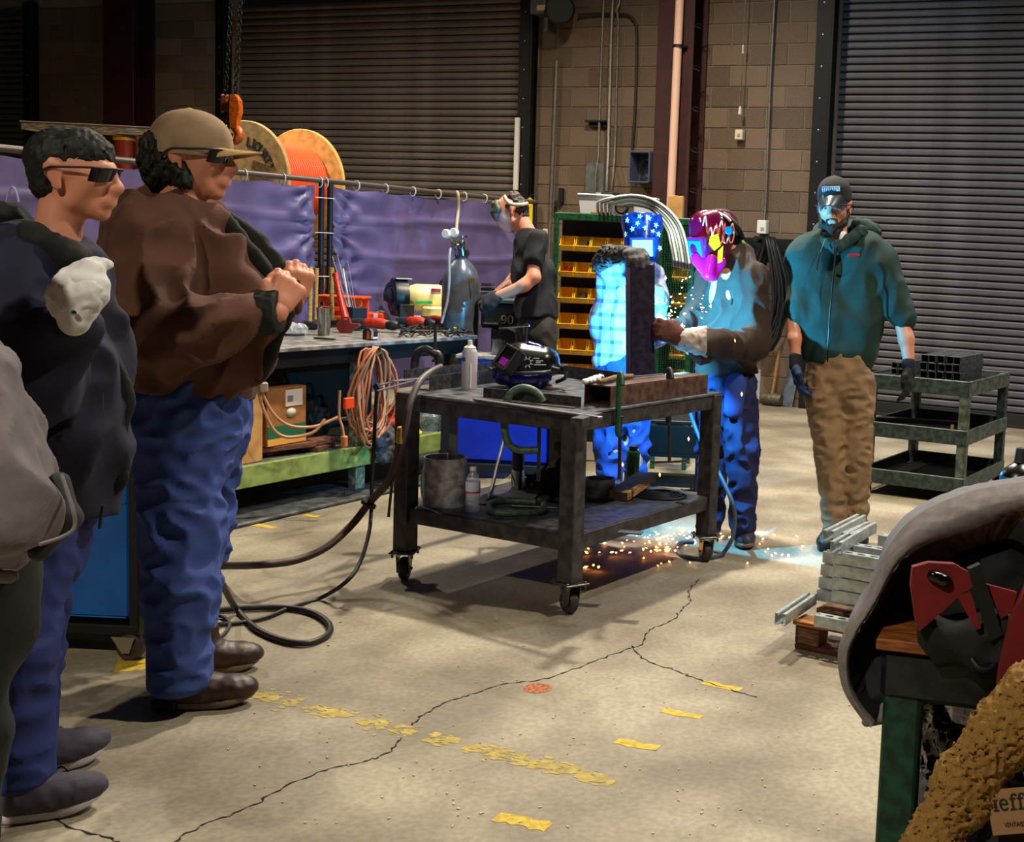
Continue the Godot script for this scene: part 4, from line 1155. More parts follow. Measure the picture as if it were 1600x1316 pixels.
func under_bench() -> void:
	var S := 0.279
	var card := mat("cardboard", Color(0.78, 0.58, 0.33), 0.85, 0.0, "mottle", 2.0)
	var b1 := thing("cardboard_box", "plain tan cardboard box on the lower shelf next to the jacket man's leg", "box", Vector3(2.1, S, 6.62), 0.06)
	obj("body", bx(mb(), Vector3(0, 0.19, 0), Vector3(0.4, 0.38, 0.34), 0.004), card, b1)
	obj("flap", box(mb(), Transform3D(Basis(Vector3.BACK, 0.1), Vector3(0.1, 0.385, 0)), Vector3(0.19, 0.005, 0.33), 0.001), card, b1)
	var b2 := thing("cardboard_box", "printed brown carton with a white label and a green stripe under the bench", "box", Vector3(2.08, S + 0.062, 6.25), 0.05)
	b2.scale.y = 0.74
	var pr := mat("carton_brown", Color(0.62, 0.4, 0.2), 0.85, 0.0, "mottle", 2.0)
	obj("body", bx(mb(), Vector3(0, 0.21, 0), Vector3(0.36, 0.42, 0.3), 0.004), pr, b2)
	obj("label", bx(mb(), Vector3(0.182, 0.34, -0.05), Vector3(0.004, 0.12, 0.13), 0), mats["paper"], b2)
	obj("stripe", bx(mb(), Vector3(0.182, 0.1, 0), Vector3(0.004, 0.09, 0.29), 0), mat("stripe_green", Color(0.1, 0.36, 0.22), 0.7), b2)
	obj("stripe", bx(mb(), Vector3(0.182, 0.03, 0), Vector3(0.004, 0.05, 0.29), 0), mat("stripe_yellow", Color(0.85, 0.6, 0.25), 0.7), b2)
	obj("roundel", cyl(mb(), Vector3(0.18, 0.23, -0.03), Vector3(0.184, 0.23, -0.03), 0.035, 18, 0), mat("roundel_grey", Color(0.75, 0.72, 0.66), 0.7), b2)
	obj("printing", bx(mb(), Vector3(0.1845, 0.335, -0.02), Vector3(0.002, 0.045, 0.04), 0), mat("print_grey", Color(0.45, 0.46, 0.5), 0.7), b2)
	var wood := mat("scrap_wood", Color(0.50, 0.30, 0.21), 0.8, 0.0, "wood", 3.0)
	var n := 0
	for b in [[2.13, 0.0, 6.2, 0.3, 0.1], [2.2, 0.031, 6.22, 0.34, -0.15], [2.2, 0.0, 5.98, 0.24, 0.35], [2.2, 0.031, 5.98, 0.2, 0.1]]:
		var w := obj("timber_offcut", bx(mb(), Vector3(b[0], S + 0.015 + b[1], b[2]), Vector3(0.16, 0.028, b[3]), 0.003, b[4]), wood)
		tag(w, ["flat timber offcut under the printed carton, lower of two", "flat timber offcut directly under the printed carton", "lower timber offcut at the right end of the little stack", "upper timber offcut at the right end of the little stack"][n], "timber", "timber offcuts on the lower shelf")
		n += 1
	var bin := thing("tool_bag", "open black canvas tool bag in the shadow under the bench", "bag", Vector3(1.95, S, 5.85), 0.1)
	obj("body", blob([limb(Vector3(0, 0.1, -0.15), 0.1, Vector3(0, 0.1, 0.15), 0.1), limb(Vector3(0.02, 0.2, -0.13), 0.07, Vector3(0.02, 0.2, 0.13), 0.07)], 0.018, 0.05, 0.02, 9.0, Vector3.ONE, [[Vector3(0, 0.002, 0), Vector3.DOWN]]), mat("bag_black", Color(0.05, 0.05, 0.07), 0.7), bin)
	obj("handle", tube(mb(), spline([Vector3(0.06, 0.26, -0.08), Vector3(0.08, 0.33, -0.03), Vector3(0.08, 0.33, 0.03), Vector3(0.06, 0.26, 0.08)], 5), 0.01, 6), mats["bag_black"], bin)
	var ap := thing("grey_cloth", "grey rag drooping over the green shelf edge below the cord", "rag", Vector3(2.33, 0.28, 5.62))
	obj("cloth", blob([limb(Vector3(-0.12, 0.06, 0), 0.06, Vector3(0.05, 0.05, 0.02), 0.06), limb(Vector3(0.05, 0.02, 0), 0.055, Vector3(0.075, -0.06, 0.0), 0.05, Vector3.BACK, 1.5), limb(Vector3(0.0, 0.05, -0.1), 0.04, Vector3(0.03, 0.05, 0.1), 0.04)], 0.012, 0.04, 0.02, 12.0), mat("rag_grey", Color(0.25, 0.26, 0.28), 0.9), ap)
	var dr := thing("cordless_tool", "yellow-handled bolt cutter lying on the green shelf", "tool", Vector3(2.3, S, 5.38), 0.1)
	var yl := mat("tool_yellow", Color(0.9, 0.78, 0.08), 0.45)
	obj("handle", tube(mb(), [Vector3(0.02, 0.025, -0.17), Vector3(0.03, 0.03, 0.02), Vector3(0.02, 0.03, 0.14)], 0.017, 8), yl, dr)
	obj("handle", tube(mb(), [Vector3(0.06, 0.02, -0.13), Vector3(0.05, 0.025, 0.02), Vector3(0.04, 0.03, 0.14)], 0.015, 8), yl, dr)
	obj("jaw", bx(mb(), Vector3(0.03, 0.03, 0.18), Vector3(0.06, 0.03, 0.08), 0.006), mats["hammer_iron"], dr)
	var rd := thing("tool_case", "red and black power tool at the back of the lower shelf", "tool", Vector3(2.15, S, 5.25), 0.4)
	obj("body", blob([limb(Vector3(0, 0.06, -0.1), 0.05, Vector3(0, 0.07, 0.08), 0.05), limb(Vector3(0, 0.1, -0.02), 0.03, Vector3(0, 0.15, 0.02), 0.03)], 0.012, 0.03), mats["tool_red"], rd)
	obj("grip", tube(mb(), [Vector3(0.0, 0.05, 0.1), Vector3(0.05, 0.05, 0.2)], 0.03, 10), mats["black_rubber"], rd)
	var bl := thing("shop_light", "clear plastic jar of wire on the shelf behind the table leg", "jar", Vector3(2.22, S, 4.98))  # plain jar of loose wire, gives no light
	obj("glass", lathe(mb(), [Vector2(0, 0.0), Vector2(0.06, 0.0), Vector2(0.075, 0.03), Vector2(0.075, 0.09), Vector2(0.05, 0.12), Vector2(0, 0.125)], Transform3D(), 20), clear("jar_glass", Color(0.7, 0.85, 0.88), 0.3), bl)
	var wi := mb()
	for i in 4:
		var p := []
		for k in 8: p.append(Vector3(rng.randf_range(-0.05, 0.05), rng.randf_range(0.02, 0.1), rng.randf_range(-0.05, 0.05)))
		p.append(Vector3(0.1, 0.02, 0.02 * i))
		p.append(Vector3(0.14, -0.08 - 0.03 * i, 0.03 * i - 0.03))
		tube(wi, spline(p, 4), 0.003, 5)
	obj("wire", wi, mats["black_rubber"], bl)
	# extension cord: hank on a hook, drooping swags, plug
	var cm := mat("cord_orange", Color(0.66, 0.37, 0.24), 0.5)
	var t := thing("extension_cord", "brownish-orange extension cord hung in a thick hank under the bench edge", "cord", Vector3(2.42, 0.83, 5.78))
	var o := t.position
	var loops := [[0.11, 0.52], [0.13, 0.49], [0.09, 0.5], [0.12, 0.55], [0.1, 0.44], [0.14, 0.53], [0.08, 0.47], [0.12, 0.46], [0.15, 0.5], [0.11, 0.57], [0.07, 0.52], [0.13, 0.42]]
	for i in loops.size():
		var pts := []
		for k in 16:
			var a := TAU * k / 16
			var y: float = (cos(a) - 1) / 2.0 * loops[i][1]
			pts.append(Vector3(0.02 + 0.03 * sin(a * 2 + i) + 0.01 * (i % 4), y + 0.03 - 0.008 * (i % 3), sin(a) * loops[i][0] * 1.25 * (0.6 - 0.7 * y) + 0.04 * sin(i * 2.1) + (y) * -0.08))
		obj("cord_loop", tube(mb(), pts, 0.0075, 6, true), cm if i % 3 else mat("cord_tan", Color(0.68, 0.5, 0.36), 0.5), t)
	obj("hook", tube(mb(), [Vector3(-0.05, 0.02, 0), Vector3(0.04, 0.01, 0), Vector3(0.07, 0.03, 0)], 0.008, 6), mats["hammer_iron"], t)
	var d := 6.35
	for sw in [[[402, 590], [412, 620], [430, 650], [455, 666], [490, 667], [515, 658], [528, 652]], [[400, 597], [410, 635], [425, 668], [440, 681], [460, 683], [490, 675], [508, 655]]]:
		var p := []
		for q in sw: p.append(at(q[0], q[1], d + (q[0] - 400) * 0.002) - o)
		obj("cord_swag", tube(mb(), spline(p, 5), 0.0085, 6), mat("cord_tan", Color.WHITE), t)
	obj("plug", box(mb(), facing(at(412, 605, d) - o, 0.9), Vector3(0.04, 0.05, 0.035), 0.006), mat("box_beige", Color.WHITE), t)
	var e0 := at(538, 690, 6.55) - o
	obj("cord_swag", tube(mb(), spline([at(531, 610, 6.55) - o, at(530, 650, 6.55) - o, at(535, 668, 6.55) - o, e0], 5), 0.007, 6), mat("cord_tan", Color.WHITE), t)
	obj("plug", bx(mb(), e0, Vector3(0.03, 0.06, 0.03), 0.006), mat("plug_orange", Color(0.75, 0.45, 0.25), 0.5), t)
	obj("reflector", bx(mb(), at(545, 630, 6.7) - o, Vector3(0.02, 0.06, 0.07), 0.004), mats["crate_orange"], t)

func gas_cylinder() -> void:
	var p := at(719, 500, 8.42)
	p.y = 0
	var t := thing("gas_cylinder", "tall grey compressed gas cylinder with a regulator at the end of the bench", "gas cylinder", p)
	var r := 0.122
	obj("body", lathe(mb(), [Vector2(0, 0), Vector2(r - 0.01, 0), Vector2(r, 0.02), Vector2(r, 1.19), Vector2(r * 0.96, 1.235), Vector2(r * 0.84, 1.28), Vector2(r * 0.62, 1.325), Vector2(r * 0.42, 1.35), Vector2(r * 0.36, 1.365), Vector2(r * 0.36, 1.40), Vector2(0, 1.4)], Transform3D(), 40), mat("cylinder_grey", Color(0.36, 0.39, 0.43), 0.3, 0.25, "mottle", 3.0), t)
	obj("collar", lathe(mb(), [Vector2(0.045, 1.385), Vector2(0.052, 1.385), Vector2(0.052, 1.42), Vector2(0.03, 1.425)], Transform3D(), 20), mat("chrome", Color(0.78, 0.78, 0.8), 0.15, 1.0), t)
	obj("valve", lathe(mb(), [Vector2(0, 1.42), Vector2(0.022, 1.42), Vector2(0.024, 1.46), Vector2(0.016, 1.49), Vector2(0.01, 1.5), Vector2(0.034, 1.502), Vector2(0.036, 1.518), Vector2(0, 1.52)], Transform3D(), 16), mats["chrome"], t)
	var o := p
	obj("regulator", cyl(mb(), at(708, 385, 8.35) - o, at(722, 383, 8.4) - o, 0.032, 16, 0.006), mats["chrome"], t)
	for g in [[700, 366], [712, 364]]:
		var q := at(g[0], g[1], 8.33) - o
		obj("gauge", cyl(mb(), q, q - cam_fwd * 0.03 + cam_right * -0.012, 0.03, 18, 0.004), mats["white_plastic"], t)
		obj("gauge_stem", tube(mb(), [q, at(711, 384, 8.37) - o], 0.008, 6), mat("brass", Color(0.72, 0.56, 0.25), 0.35, 0.8), t)
	obj("hose", tube(mb(), spline([at(704, 388, 8.3) - o, at(702, 405, 8.27) - o, at(702, 440, 8.25) - o, at(699, 470, 8.25) - o, at(694, 490, 8.25) - o, at(690, 505, 8.25) - o], 5), 0.009, 8), mat("hose_grey", Color(0.55, 0.57, 0.6), 0.45), t)
	obj("marking", bx(mb(), at(738, 439, 8.29) - o, Vector3(0.05, 0.035, 0.004), 0), mat("marking_tan", Color(0.5, 0.45, 0.33), 0.5), t)
	var ho := obj("gas_hose", tube(mb(), spline([at(714, 300, 8.75), at(716, 305, 8.7), at(716, 330, 8.7), at(714, 350, 8.6), at(713, 366, 8.45)], 5), 0.011, 8), mat("hose_tan", Color(0.55, 0.5, 0.42), 0.5))
	tag(ho, "tan hose hooked over the curtain rail above the gas cylinder", "hose")
	# the vise stand where the young man works
	var v := thing("vise_stand", "dark teal bench machine with a yellow 90 mark beside the gas cylinder", "machine", at(788, 620, 8.5) * Vector3(1, 0, 1), FACE)
	var inv := v.transform.affine_inverse()
	var tl := mat("machine_teal", Color(0.08, 0.14, 0.16), 0.45, 0.3, "scuff", 3.0)
	var k := 8.2 / FOCAL
	var H := at(775, 490, 8.2).y
	obj("pedestal", bx(mb(), Vector3(0.03, (H - 0.1) / 2, 0), Vector3(0.2, H - 0.1, 0.26), 0.01), mat("machine_grey", Color(0.22, 0.25, 0.27), 0.5, 0.3, "scuff", 3.0), v)
	obj("bed", bx(mb(), Vector3(0.0, H - 0.02, 0), Vector3(0.28, 0.17, 0.26), 0.012), tl, v)
	obj("rail", bx(mb(), Vector3(0.0, H + 0.075, 0.05), Vector3(0.3, 0.03, 0.18), 0.006), mat("rail_steel", Color(0.3, 0.4, 0.42), 0.35, 0.5), v)
	for i in 3: obj("jaw", bx(mb(), Vector3(-0.11, H + 0.12 + i * 0.03, 0.08), Vector3(0.07, 0.02, 0.1), 0.003), mats["chrome"] if i != 1 else tl, v)
	obj("motor", cyl(mb(), Vector3(0.08, H - 0.16, 0.15), Vector3(0.08, H - 0.16, 0.3), 0.075, 18, 0.01), mats["motor_black"], v)
	text("90", mat("mark_yellow", Color(0.75, 0.72, 0.5), 0.6), v, Transform3D(Basis(), Vector3(0.04, H - 0.045, 0.153)), 0.055, 0.003, "marking")
	obj("arm", bx(mb(), inv * at(768, 505, 8.3), Vector3(0.1, 0.02, 0.04), 0.004), mats["chrome"], v)
	# paint tin on its little table behind the big table
	var tb := thing("side_stand", "low blue stand with a wooden top carrying a paint tin behind the steel table", "stand", at(762, 570, 7.98) * Vector3(1, 0, 1), FACE)
	var ty := at(765, 553, 7.98).y
	obj("top", bx(mb(), Vector3(0, ty - 0.012, 0), Vector3(0.34, 0.024, 0.26), 0.003), mat("stand_top", Color(0.7, 0.66, 0.64), 0.6, 0.0, "wood", 2.0), tb)
	obj("body", bx(mb(), Vector3(0, (ty - 0.024) / 2, 0), Vector3(0.3, ty - 0.024, 0.22), 0.006), mat("stand_blue", Color(0.06, 0.17, 0.5), 0.45), tb)
	var tin := thing("paint_tin", "small open paint tin behind the welding helmet", "tin", at(778, 553, 7.95))
	tin.position.y = ty
	obj("can", lathe(mb(), [Vector2(0, 0), Vector2(0.04, 0), Vector2(0.042, 0.004), Vector2(0.04, 0.09), Vector2(0.043, 0.095), Vector2(0.036, 0.095), Vector2(0.036, 0.02), Vector2(0, 0.02)], Transform3D(), 20), mat("tin", Color(0.5, 0.55, 0.58), 0.3, 0.8), tin)
	obj("lid_ring", lathe(mb(), [Vector2(0.036, 0.094), Vector2(0.044, 0.094), Vector2(0.044, 0.1), Vector2(0.036, 0.1), Vector2(0.036, 0.094)], Transform3D(), 20), mats["chrome"], tin)

# ---------- green rack of yellow bins ----------
func bin_rack() -> void:
	var p := at(975, 450, 8.6)
	p.y = 0
	var t := thing("bin_rack", "green steel rack of yellow parts bins behind the two welders", "rack", p, FACE)
	var k := 8.6 / FOCAL
	var g := mat("rack_green", Color(0.02, 0.33, 0.20), 0.45, 0.1, "scuff", 3.0)
	var bk := mat("rack_inner", Color(0.05, 0.07, 0.10), 0.6)
	var x0 := -0.445
	var x1 := 0.47
	var H := 1.70
	obj("top_rail", bx(mb(), Vector3((x0 + x1) / 2, H - 0.02, 0.0), Vector3(x1 - x0, 0.05, 0.3), 0.006), g, t)
	for x in [x0, x1]:
		for z: float in [0.14, -0.14]: obj("post", bx(mb(), Vector3(x, H / 2, z), Vector3(0.03, H, 0.03), 0.003), g, t)
	obj("back", bx(mb(), Vector3((x0 + x1) / 2, 0.9, -0.1), Vector3(x1 - x0, 1.55, 0.01), 0), bk, t)
	var mesh_st := mb()
	for i in 12:
		bx(mesh_st, Vector3(0.27 + i * 0.0165, 1.0, 0.15), Vector3(0.005, 1.3, 0.004), 0)
	for j in 80: bx(mesh_st, Vector3(0.365, 0.36 + j * 0.0165, 0.15), Vector3(0.2, 0.004, 0.003), 0)
	var ms := obj("mesh_panel", mesh_st, g, t)
	ms.set_meta("kind", "stuff")
	obj("mid_post", bx(mb(), Vector3(0.255, H / 2, 0.14), Vector3(0.03, H, 0.03), 0.003), g, t)
	for j in 7: obj("louver", bx(mb(), Vector3((x0 + x1) / 2, 1.535 - j * 0.175 - 0.095, -0.06), Vector3(x1 - x0 - 0.03, 0.012, 0.1), 0.002), bk, t)
	# a bin: sloped-front tray
	var by := mat("bin_yellow", Color(0.90, 0.70, 0.05), 0.4)
	var lab := mat("bin_label", Color(0.85, 0.7, 0.4), 0.6)
	var proto: Node3D = null
	var rows := ["top row", "second row", "third row", "fourth row", "fifth row", "lowest row"]
	var cols := ["first", "second", "third", "fourth", "fifth", "sixth", "seventh"]
	for j in 6:
		for i in 7:
			var bxp := x0 + 0.07 + i * 0.105 + (0.03 if i > 5 else 0.0)
			if i == 6: bxp = 0.39
			var local := Vector3(bxp, 1.535 - j * 0.175 - 0.085, 0.06)
			var lb := "yellow parts bin, %s from the left in the %s of the green rack" % [cols[i], rows[j]]
			if proto == null:
				proto = thing("parts_bin", lb, "bin", t.transform * local, FACE, "yellow bins in the green rack")
				var st := mb()
				var side := PackedVector2Array([Vector2(-0.09, 0), Vector2(0.07, 0), Vector2(0.095, 0.035), Vector2(0.06, 0.045), Vector2(0.03, 0.1), Vector2(-0.09, 0.1)])
				for s: float in [-1, 1]: prism(st, side, 0.004, Transform3D(Basis(Vector3.UP, -PI / 2), Vector3(s * 0.047, 0, 0)))
				bx(st, Vector3(0, 0.002, -0.01), Vector3(0.095, 0.004, 0.16), 0)
				box(st, Transform3D(Basis(Vector3.RIGHT, 0.6), Vector3(0, 0.019, 0.083)), Vector3(0.095, 0.042, 0.004), 0)
				bx(st, Vector3(0, 0.05, -0.088), Vector3(0.095, 0.1, 0.004), 0)
				obj("tray", st, by, proto)
				obj("label", box(mb(), Transform3D(Basis(Vector3.RIGHT, 0.6), Vector3(0, 0.017, 0.086)), Vector3(0.07, 0.02, 0.003), 0), lab, proto)
			else: copy(proto, t.transform * local, lb)
	for q in [[0, 1, Color(0.75, 0.2, 0.15), "red"], [1, 0, Color(0.5, 0.48, 0.45), "grey"], [2, 1, Color(0.2, 0.6, 0.25), "green"], [1, 2, Color(0.4, 0.36, 0.36), "dull brown"]]:
		var lp := Vector3(x0 + 0.07 + q[0] * 0.105, 1.535 - q[1] * 0.175 - 0.08, 0.06)
		var f := obj("bin_filling", blob([limb(Vector3(-0.02, 0.025, 0), 0.025, Vector3(0.02, 0.03, -0.02), 0.03), limb(Vector3(0, 0.04, -0.03), 0.02, Vector3(0.01, 0.05, -0.04), 0.02)], 0.01, 0.02, 0.01, 30.0), mat("filling_" + q[3], q[2], 0.7))
		f.transform = t.transform * Transform3D(Basis(), lp)
		tag(f, "%s small parts heaped in a yellow bin" % q[3], "parts")
	# what lies on top
	var gp := mat("grey_tote", Color(0.70, 0.70, 0.72), 0.45)
	var a := thing("plastic_tote", "translucent grey plastic tote on top of the green rack, left end", "tote", t.transform * Vector3(-0.2, H + 0.006, 0.0), FACE)
	obj("body", prism(mb(), PackedVector2Array([Vector2(-0.095, 0), Vector2(0.095, 0), Vector2(0.11, 0.125), Vector2(-0.11, 0.125)]), 0.22), gp, a)
	obj("rim", bx(mb(), Vector3(0, 0.125, 0), Vector3(0.235, 0.012, 0.25), 0.004), mat("tote_rim", Color(0.82, 0.82, 0.83), 0.4), a)
	var b := thing("plastic_tote", "small grey plastic box on top of the green rack, above the star hood", "tote", t.transform * Vector3(0.135, H + 0.006, 0.02), FACE)
	obj("body", bx(mb(), Vector3(0, 0.06, 0), Vector3(0.15, 0.12, 0.16), 0.008), gp, b)
	obj("lid", bx(mb(), Vector3(0, 0.118, 0), Vector3(0.16, 0.015, 0.17), 0.004), mats["tote_rim"], b)
	var c := thing("cardboard_box", "small tan carton on the green rack beside the maroon column", "box", t.transform * Vector3(0.33, H + 0.006, -0.05), FACE)
	obj("body", bx(mb(), Vector3(0, 0.075, 0), Vector3(0.1, 0.15, 0.1), 0.003), mats["cardboard"], c)
	obj("tape", bx(mb(), Vector3(0, 0.151, 0), Vector3(0.03, 0.003, 0.1), 0), lab, c)
	var e := thing("coil_of_wire", "small coil of dark wire on the green rack between the totes", "wire", t.transform * Vector3(-0.03, H + 0.006, 0.02), FACE)
	for i in 3:
		var ring := []
		for n in 14: ring.append(Vector3(cos(TAU * n / 14) * (0.045 - i * 0.004), 0.055 + sin(TAU * n / 14) * (0.045 - i * 0.004), i * 0.012))
		obj("turn", tube(mb(), ring, 0.006, 6, true), mats["black_rubber"], e)
	var yb := obj("wooden_stick", bx(mb(), t.transform * Vector3(-0.15, H + 0.012, 0.13), Vector3(0.14, 0.012, 0.03), 0.002, FACE), mats["ash_wood"])
	tag(yb, "short yellow wooden stick on the front edge of the green rack", "slat")
	# the arch of flexible conduits
	var w := ["outermost", "second from the outside", "third from the outside", "third from the inside", "second from the inside", "innermost"]
	var cols2 := [Color(0.8, 0.82, 0.82), Color(0.36, 0.42, 0.42), Color(0.78, 0.8, 0.82), Color(0.5, 0.62, 0.58), Color(0.82, 0.83, 0.84), Color(0.4, 0.46, 0.46)]
	for i in 6:
		var s := i * 5.4
		var d := 8.3 + i * 0.008
		var pts := [at(930 + s, 318, 8.5), at(948 + s, 311 + s * 0.4, d), at(985, 305 + s * 0.55, d), at(1015, 310 + s * 0.6, d), at(1042 - s * 0.4, 326 + s * 0.6, d - 0.1), at(1062 - s * 0.7, 350 + s * 0.4, d - 0.2), at(1072 - s * 0.9, 380, d - 0.3), at(1077 - s * 0.9, 412 - s * 0.2, d - 0.34)]
		var o := thing("flexible_conduit", "grey-white flexible conduit arching over the green rack, %s" % w[i], "conduit", pts[0], 0.0, "conduits arching over the green rack")
		for q in pts.size(): pts[q] = pts[q] - o.position
		obj("tube", tube(mb(), spline(pts, 5), 0.0085, 8), mat("conduit_%d" % i, cols2[i], 0.4), o)
		obj("end_fitting", cyl(mb(), pts[7], pts[7] + Vector3(0, -0.04, 0), 0.011, 10), mats["chrome"], o)

# ---------- the rolling steel table in the middle ----------
const TT := 0.826                       # its top
const TS := 0.327                       # its shelf
func caster(t: Node3D, p: Vector3, turn: float, r := 0.05, m: Material = null) -> void:
	var steel := mat("caster_steel", Color(0.5, 0.5, 0.48), 0.35, 0.8, "scuff", 8.0)
	var c := Node3D.new()
	c.name = "caster"
	c.position = p
	c.rotation.y = turn
	t.add_child(c, true)
	obj("plate", bx(mb(), Vector3(0, 2 * r + 0.028, 0), Vector3(0.11, 0.008, 0.13), 0.003), steel, c)
	var f := mb()
	for s: float in [-1, 1]: prism(f, PackedVector2Array([Vector2(-0.035, r * 2 + 0.015), Vector2(0.035, r * 2 + 0.015), Vector2(0.012, r * 0.7), Vector2(-0.018, r * 0.7)]), 0.004, Transform3D(Basis(Vector3.UP, PI / 2), Vector3(s * 0.026, 0, 0.01)))
	bx(f, Vector3(0, 2 * r + 0.018, 0), Vector3(0.056, 0.008, 0.07), 0.002)
	cyl(f, Vector3(-0.034, r, 0), Vector3(0.034, r, 0), 0.007, 8)
	for q in [[-1, -1], [-1, 1], [1, -1], [1, 1]]: cyl(f, Vector3(q[0] * 0.042, 2 * r + 0.005, q[1] * 0.05), Vector3(q[0] * 0.042, 2 * r + 0.038, q[1] * 0.05), 0.006, 6)
	obj("fork", f, steel, c)
	obj("wheel", lathe(mb(), [Vector2(0, -0.02), Vector2(r * 0.5, -0.02), Vector2(r * 0.55, -0.017), Vector2(r - 0.006, -0.018), Vector2(r, -0.012), Vector2(r, 0.012), Vector2(r - 0.006, 0.018), Vector2(r * 0.55, 0.017), Vector2(r * 0.5, 0.02), Vector2(0, 0.02)], Transform3D(Basis(Vector3.BACK, PI / 2), Vector3(0, r, 0)), 24), m if m else mat("wheel_dark", Color(0.16, 0.155, 0.15), 0.6), c)
func tt(x: float, y: float, h := TT) -> Vector3: return on_y(x, y, h)
func steel_table() -> void:
	var t := thing("steel_table", "heavy dark steel rolling work table in the middle of the floor", "table", Vector3(3.76, 0, 7.094), -0.0747)
	var dk := mat("table_steel", Color(0.26, 0.245, 0.255), 0.5, 0.2, "scuff", 1.8)
	var top := mat("table_top", Color(0.44, 0.45, 0.48), 0.32, 0.3, "scuff", 1.5)
	var W := 0.883
	var D := 1.083
	obj("tabletop", bx(mb(), Vector3(W / 2, TT - 0.006, -D / 2), Vector3(W + 0.07, 0.012, D + 0.07), 0.002), top, t)
	for s: float in [0, 1]:
		obj("top_rail", bx(mb(), Vector3(W / 2, TT - 0.045, -D * s + (0.02 if s == 0 else -0.02)), Vector3(W + 0.06, 0.065, 0.02), 0.003), dk, t)
		obj("top_rail", bx(mb(), Vector3(W * s + (0.02 if s == 1 else -0.02), TT - 0.045, -D / 2), Vector3(0.02, 0.065, D + 0.02), 0.003), dk, t)
		obj("shelf_rail", bx(mb(), Vector3(W / 2, TS - 0.034, -D * s), Vector3(W - 0.08, 0.066, 0.05), 0.003), dk, t)
		obj("shelf_rail", bx(mb(), Vector3(W * s, TS - 0.034, -D / 2), Vector3(0.05, 0.066, D - 0.08), 0.003), dk, t)
		for u: float in [0, 1]:
			obj("leg", bx(mb(), Vector3(W * s, (TT + 0.12) / 2, -D * u), Vector3(0.076, TT - 0.14, 0.076), 0.004), dk, t)
			caster(t, Vector3(W * s, 0, -D * u), [0.5, -0.3, 1.2, 0.9][int(s * 2 + u)])
	obj("shelf", bx(mb(), Vector3(W / 2, TS - 0.003, -D / 2), Vector3(W + 0.02, 0.006, D + 0.02), 0.001), mat("shelf_steel", Color(0.36, 0.36, 0.37), 0.45, 0.2, "scuff", 2.0), t)
	table_clutter()
	shelf_clutter()

func angle_iron(label: String, a: Vector3, b: Vector3, h: float, w: float, m: Material, toward := 1.0) -> void:
	var up := Vector3.UP
	var poly := PackedVector2Array([Vector2(0, 0), Vector2(w * toward, 0), Vector2(w * toward, 0.005), Vector2(0.005 * toward, 0.005), Vector2(0.005 * toward, h), Vector2(0, h)])
	var t := thing("angle_iron", label, "steel angle", a)
	obj("angle", extrude(mb(), poly, Vector3.ZERO, b - a, up), m, t)
func c_clamp(label: String, frame: Array, r: float, screw: Array, bar_pts: Array, d: float, green: Material, d2 := 0.0) -> void:
	var t := thing("c_clamp", label, "clamp", at(frame[0][0], frame[0][1], d))
	var o := t.position
	var pts := []
	for i in frame.size(): pts.append(at(frame[i][0], frame[i][1], d + d2 * i / frame.size()) - o)
	obj("frame", tube(mb(), spline(pts, 4), r, 10), green, t)
	var iron := mat("clamp_screw", Color(0.28, 0.27, 0.27), 0.4, 0.8)
	var s0 := at(screw[0], screw[1], d + d2) - o
	var s1 := at(screw[2], screw[3], d + d2) - o
	obj("screw", tube(mb(), [s0, s1], 0.008, 10), iron, t)
	obj("pad", cyl(mb(), s0, s0 + (s1 - s0).normalized() * 0.012, 0.016, 12), iron, t)
	if bar_pts: obj("handle", tube(mb(), [at(bar_pts[0], bar_pts[1], d + d2 + 0.02) - o, at(bar_pts[2], bar_pts[3], d + d2 - 0.02) - o], 0.0055, 8), mats["chrome"], t)

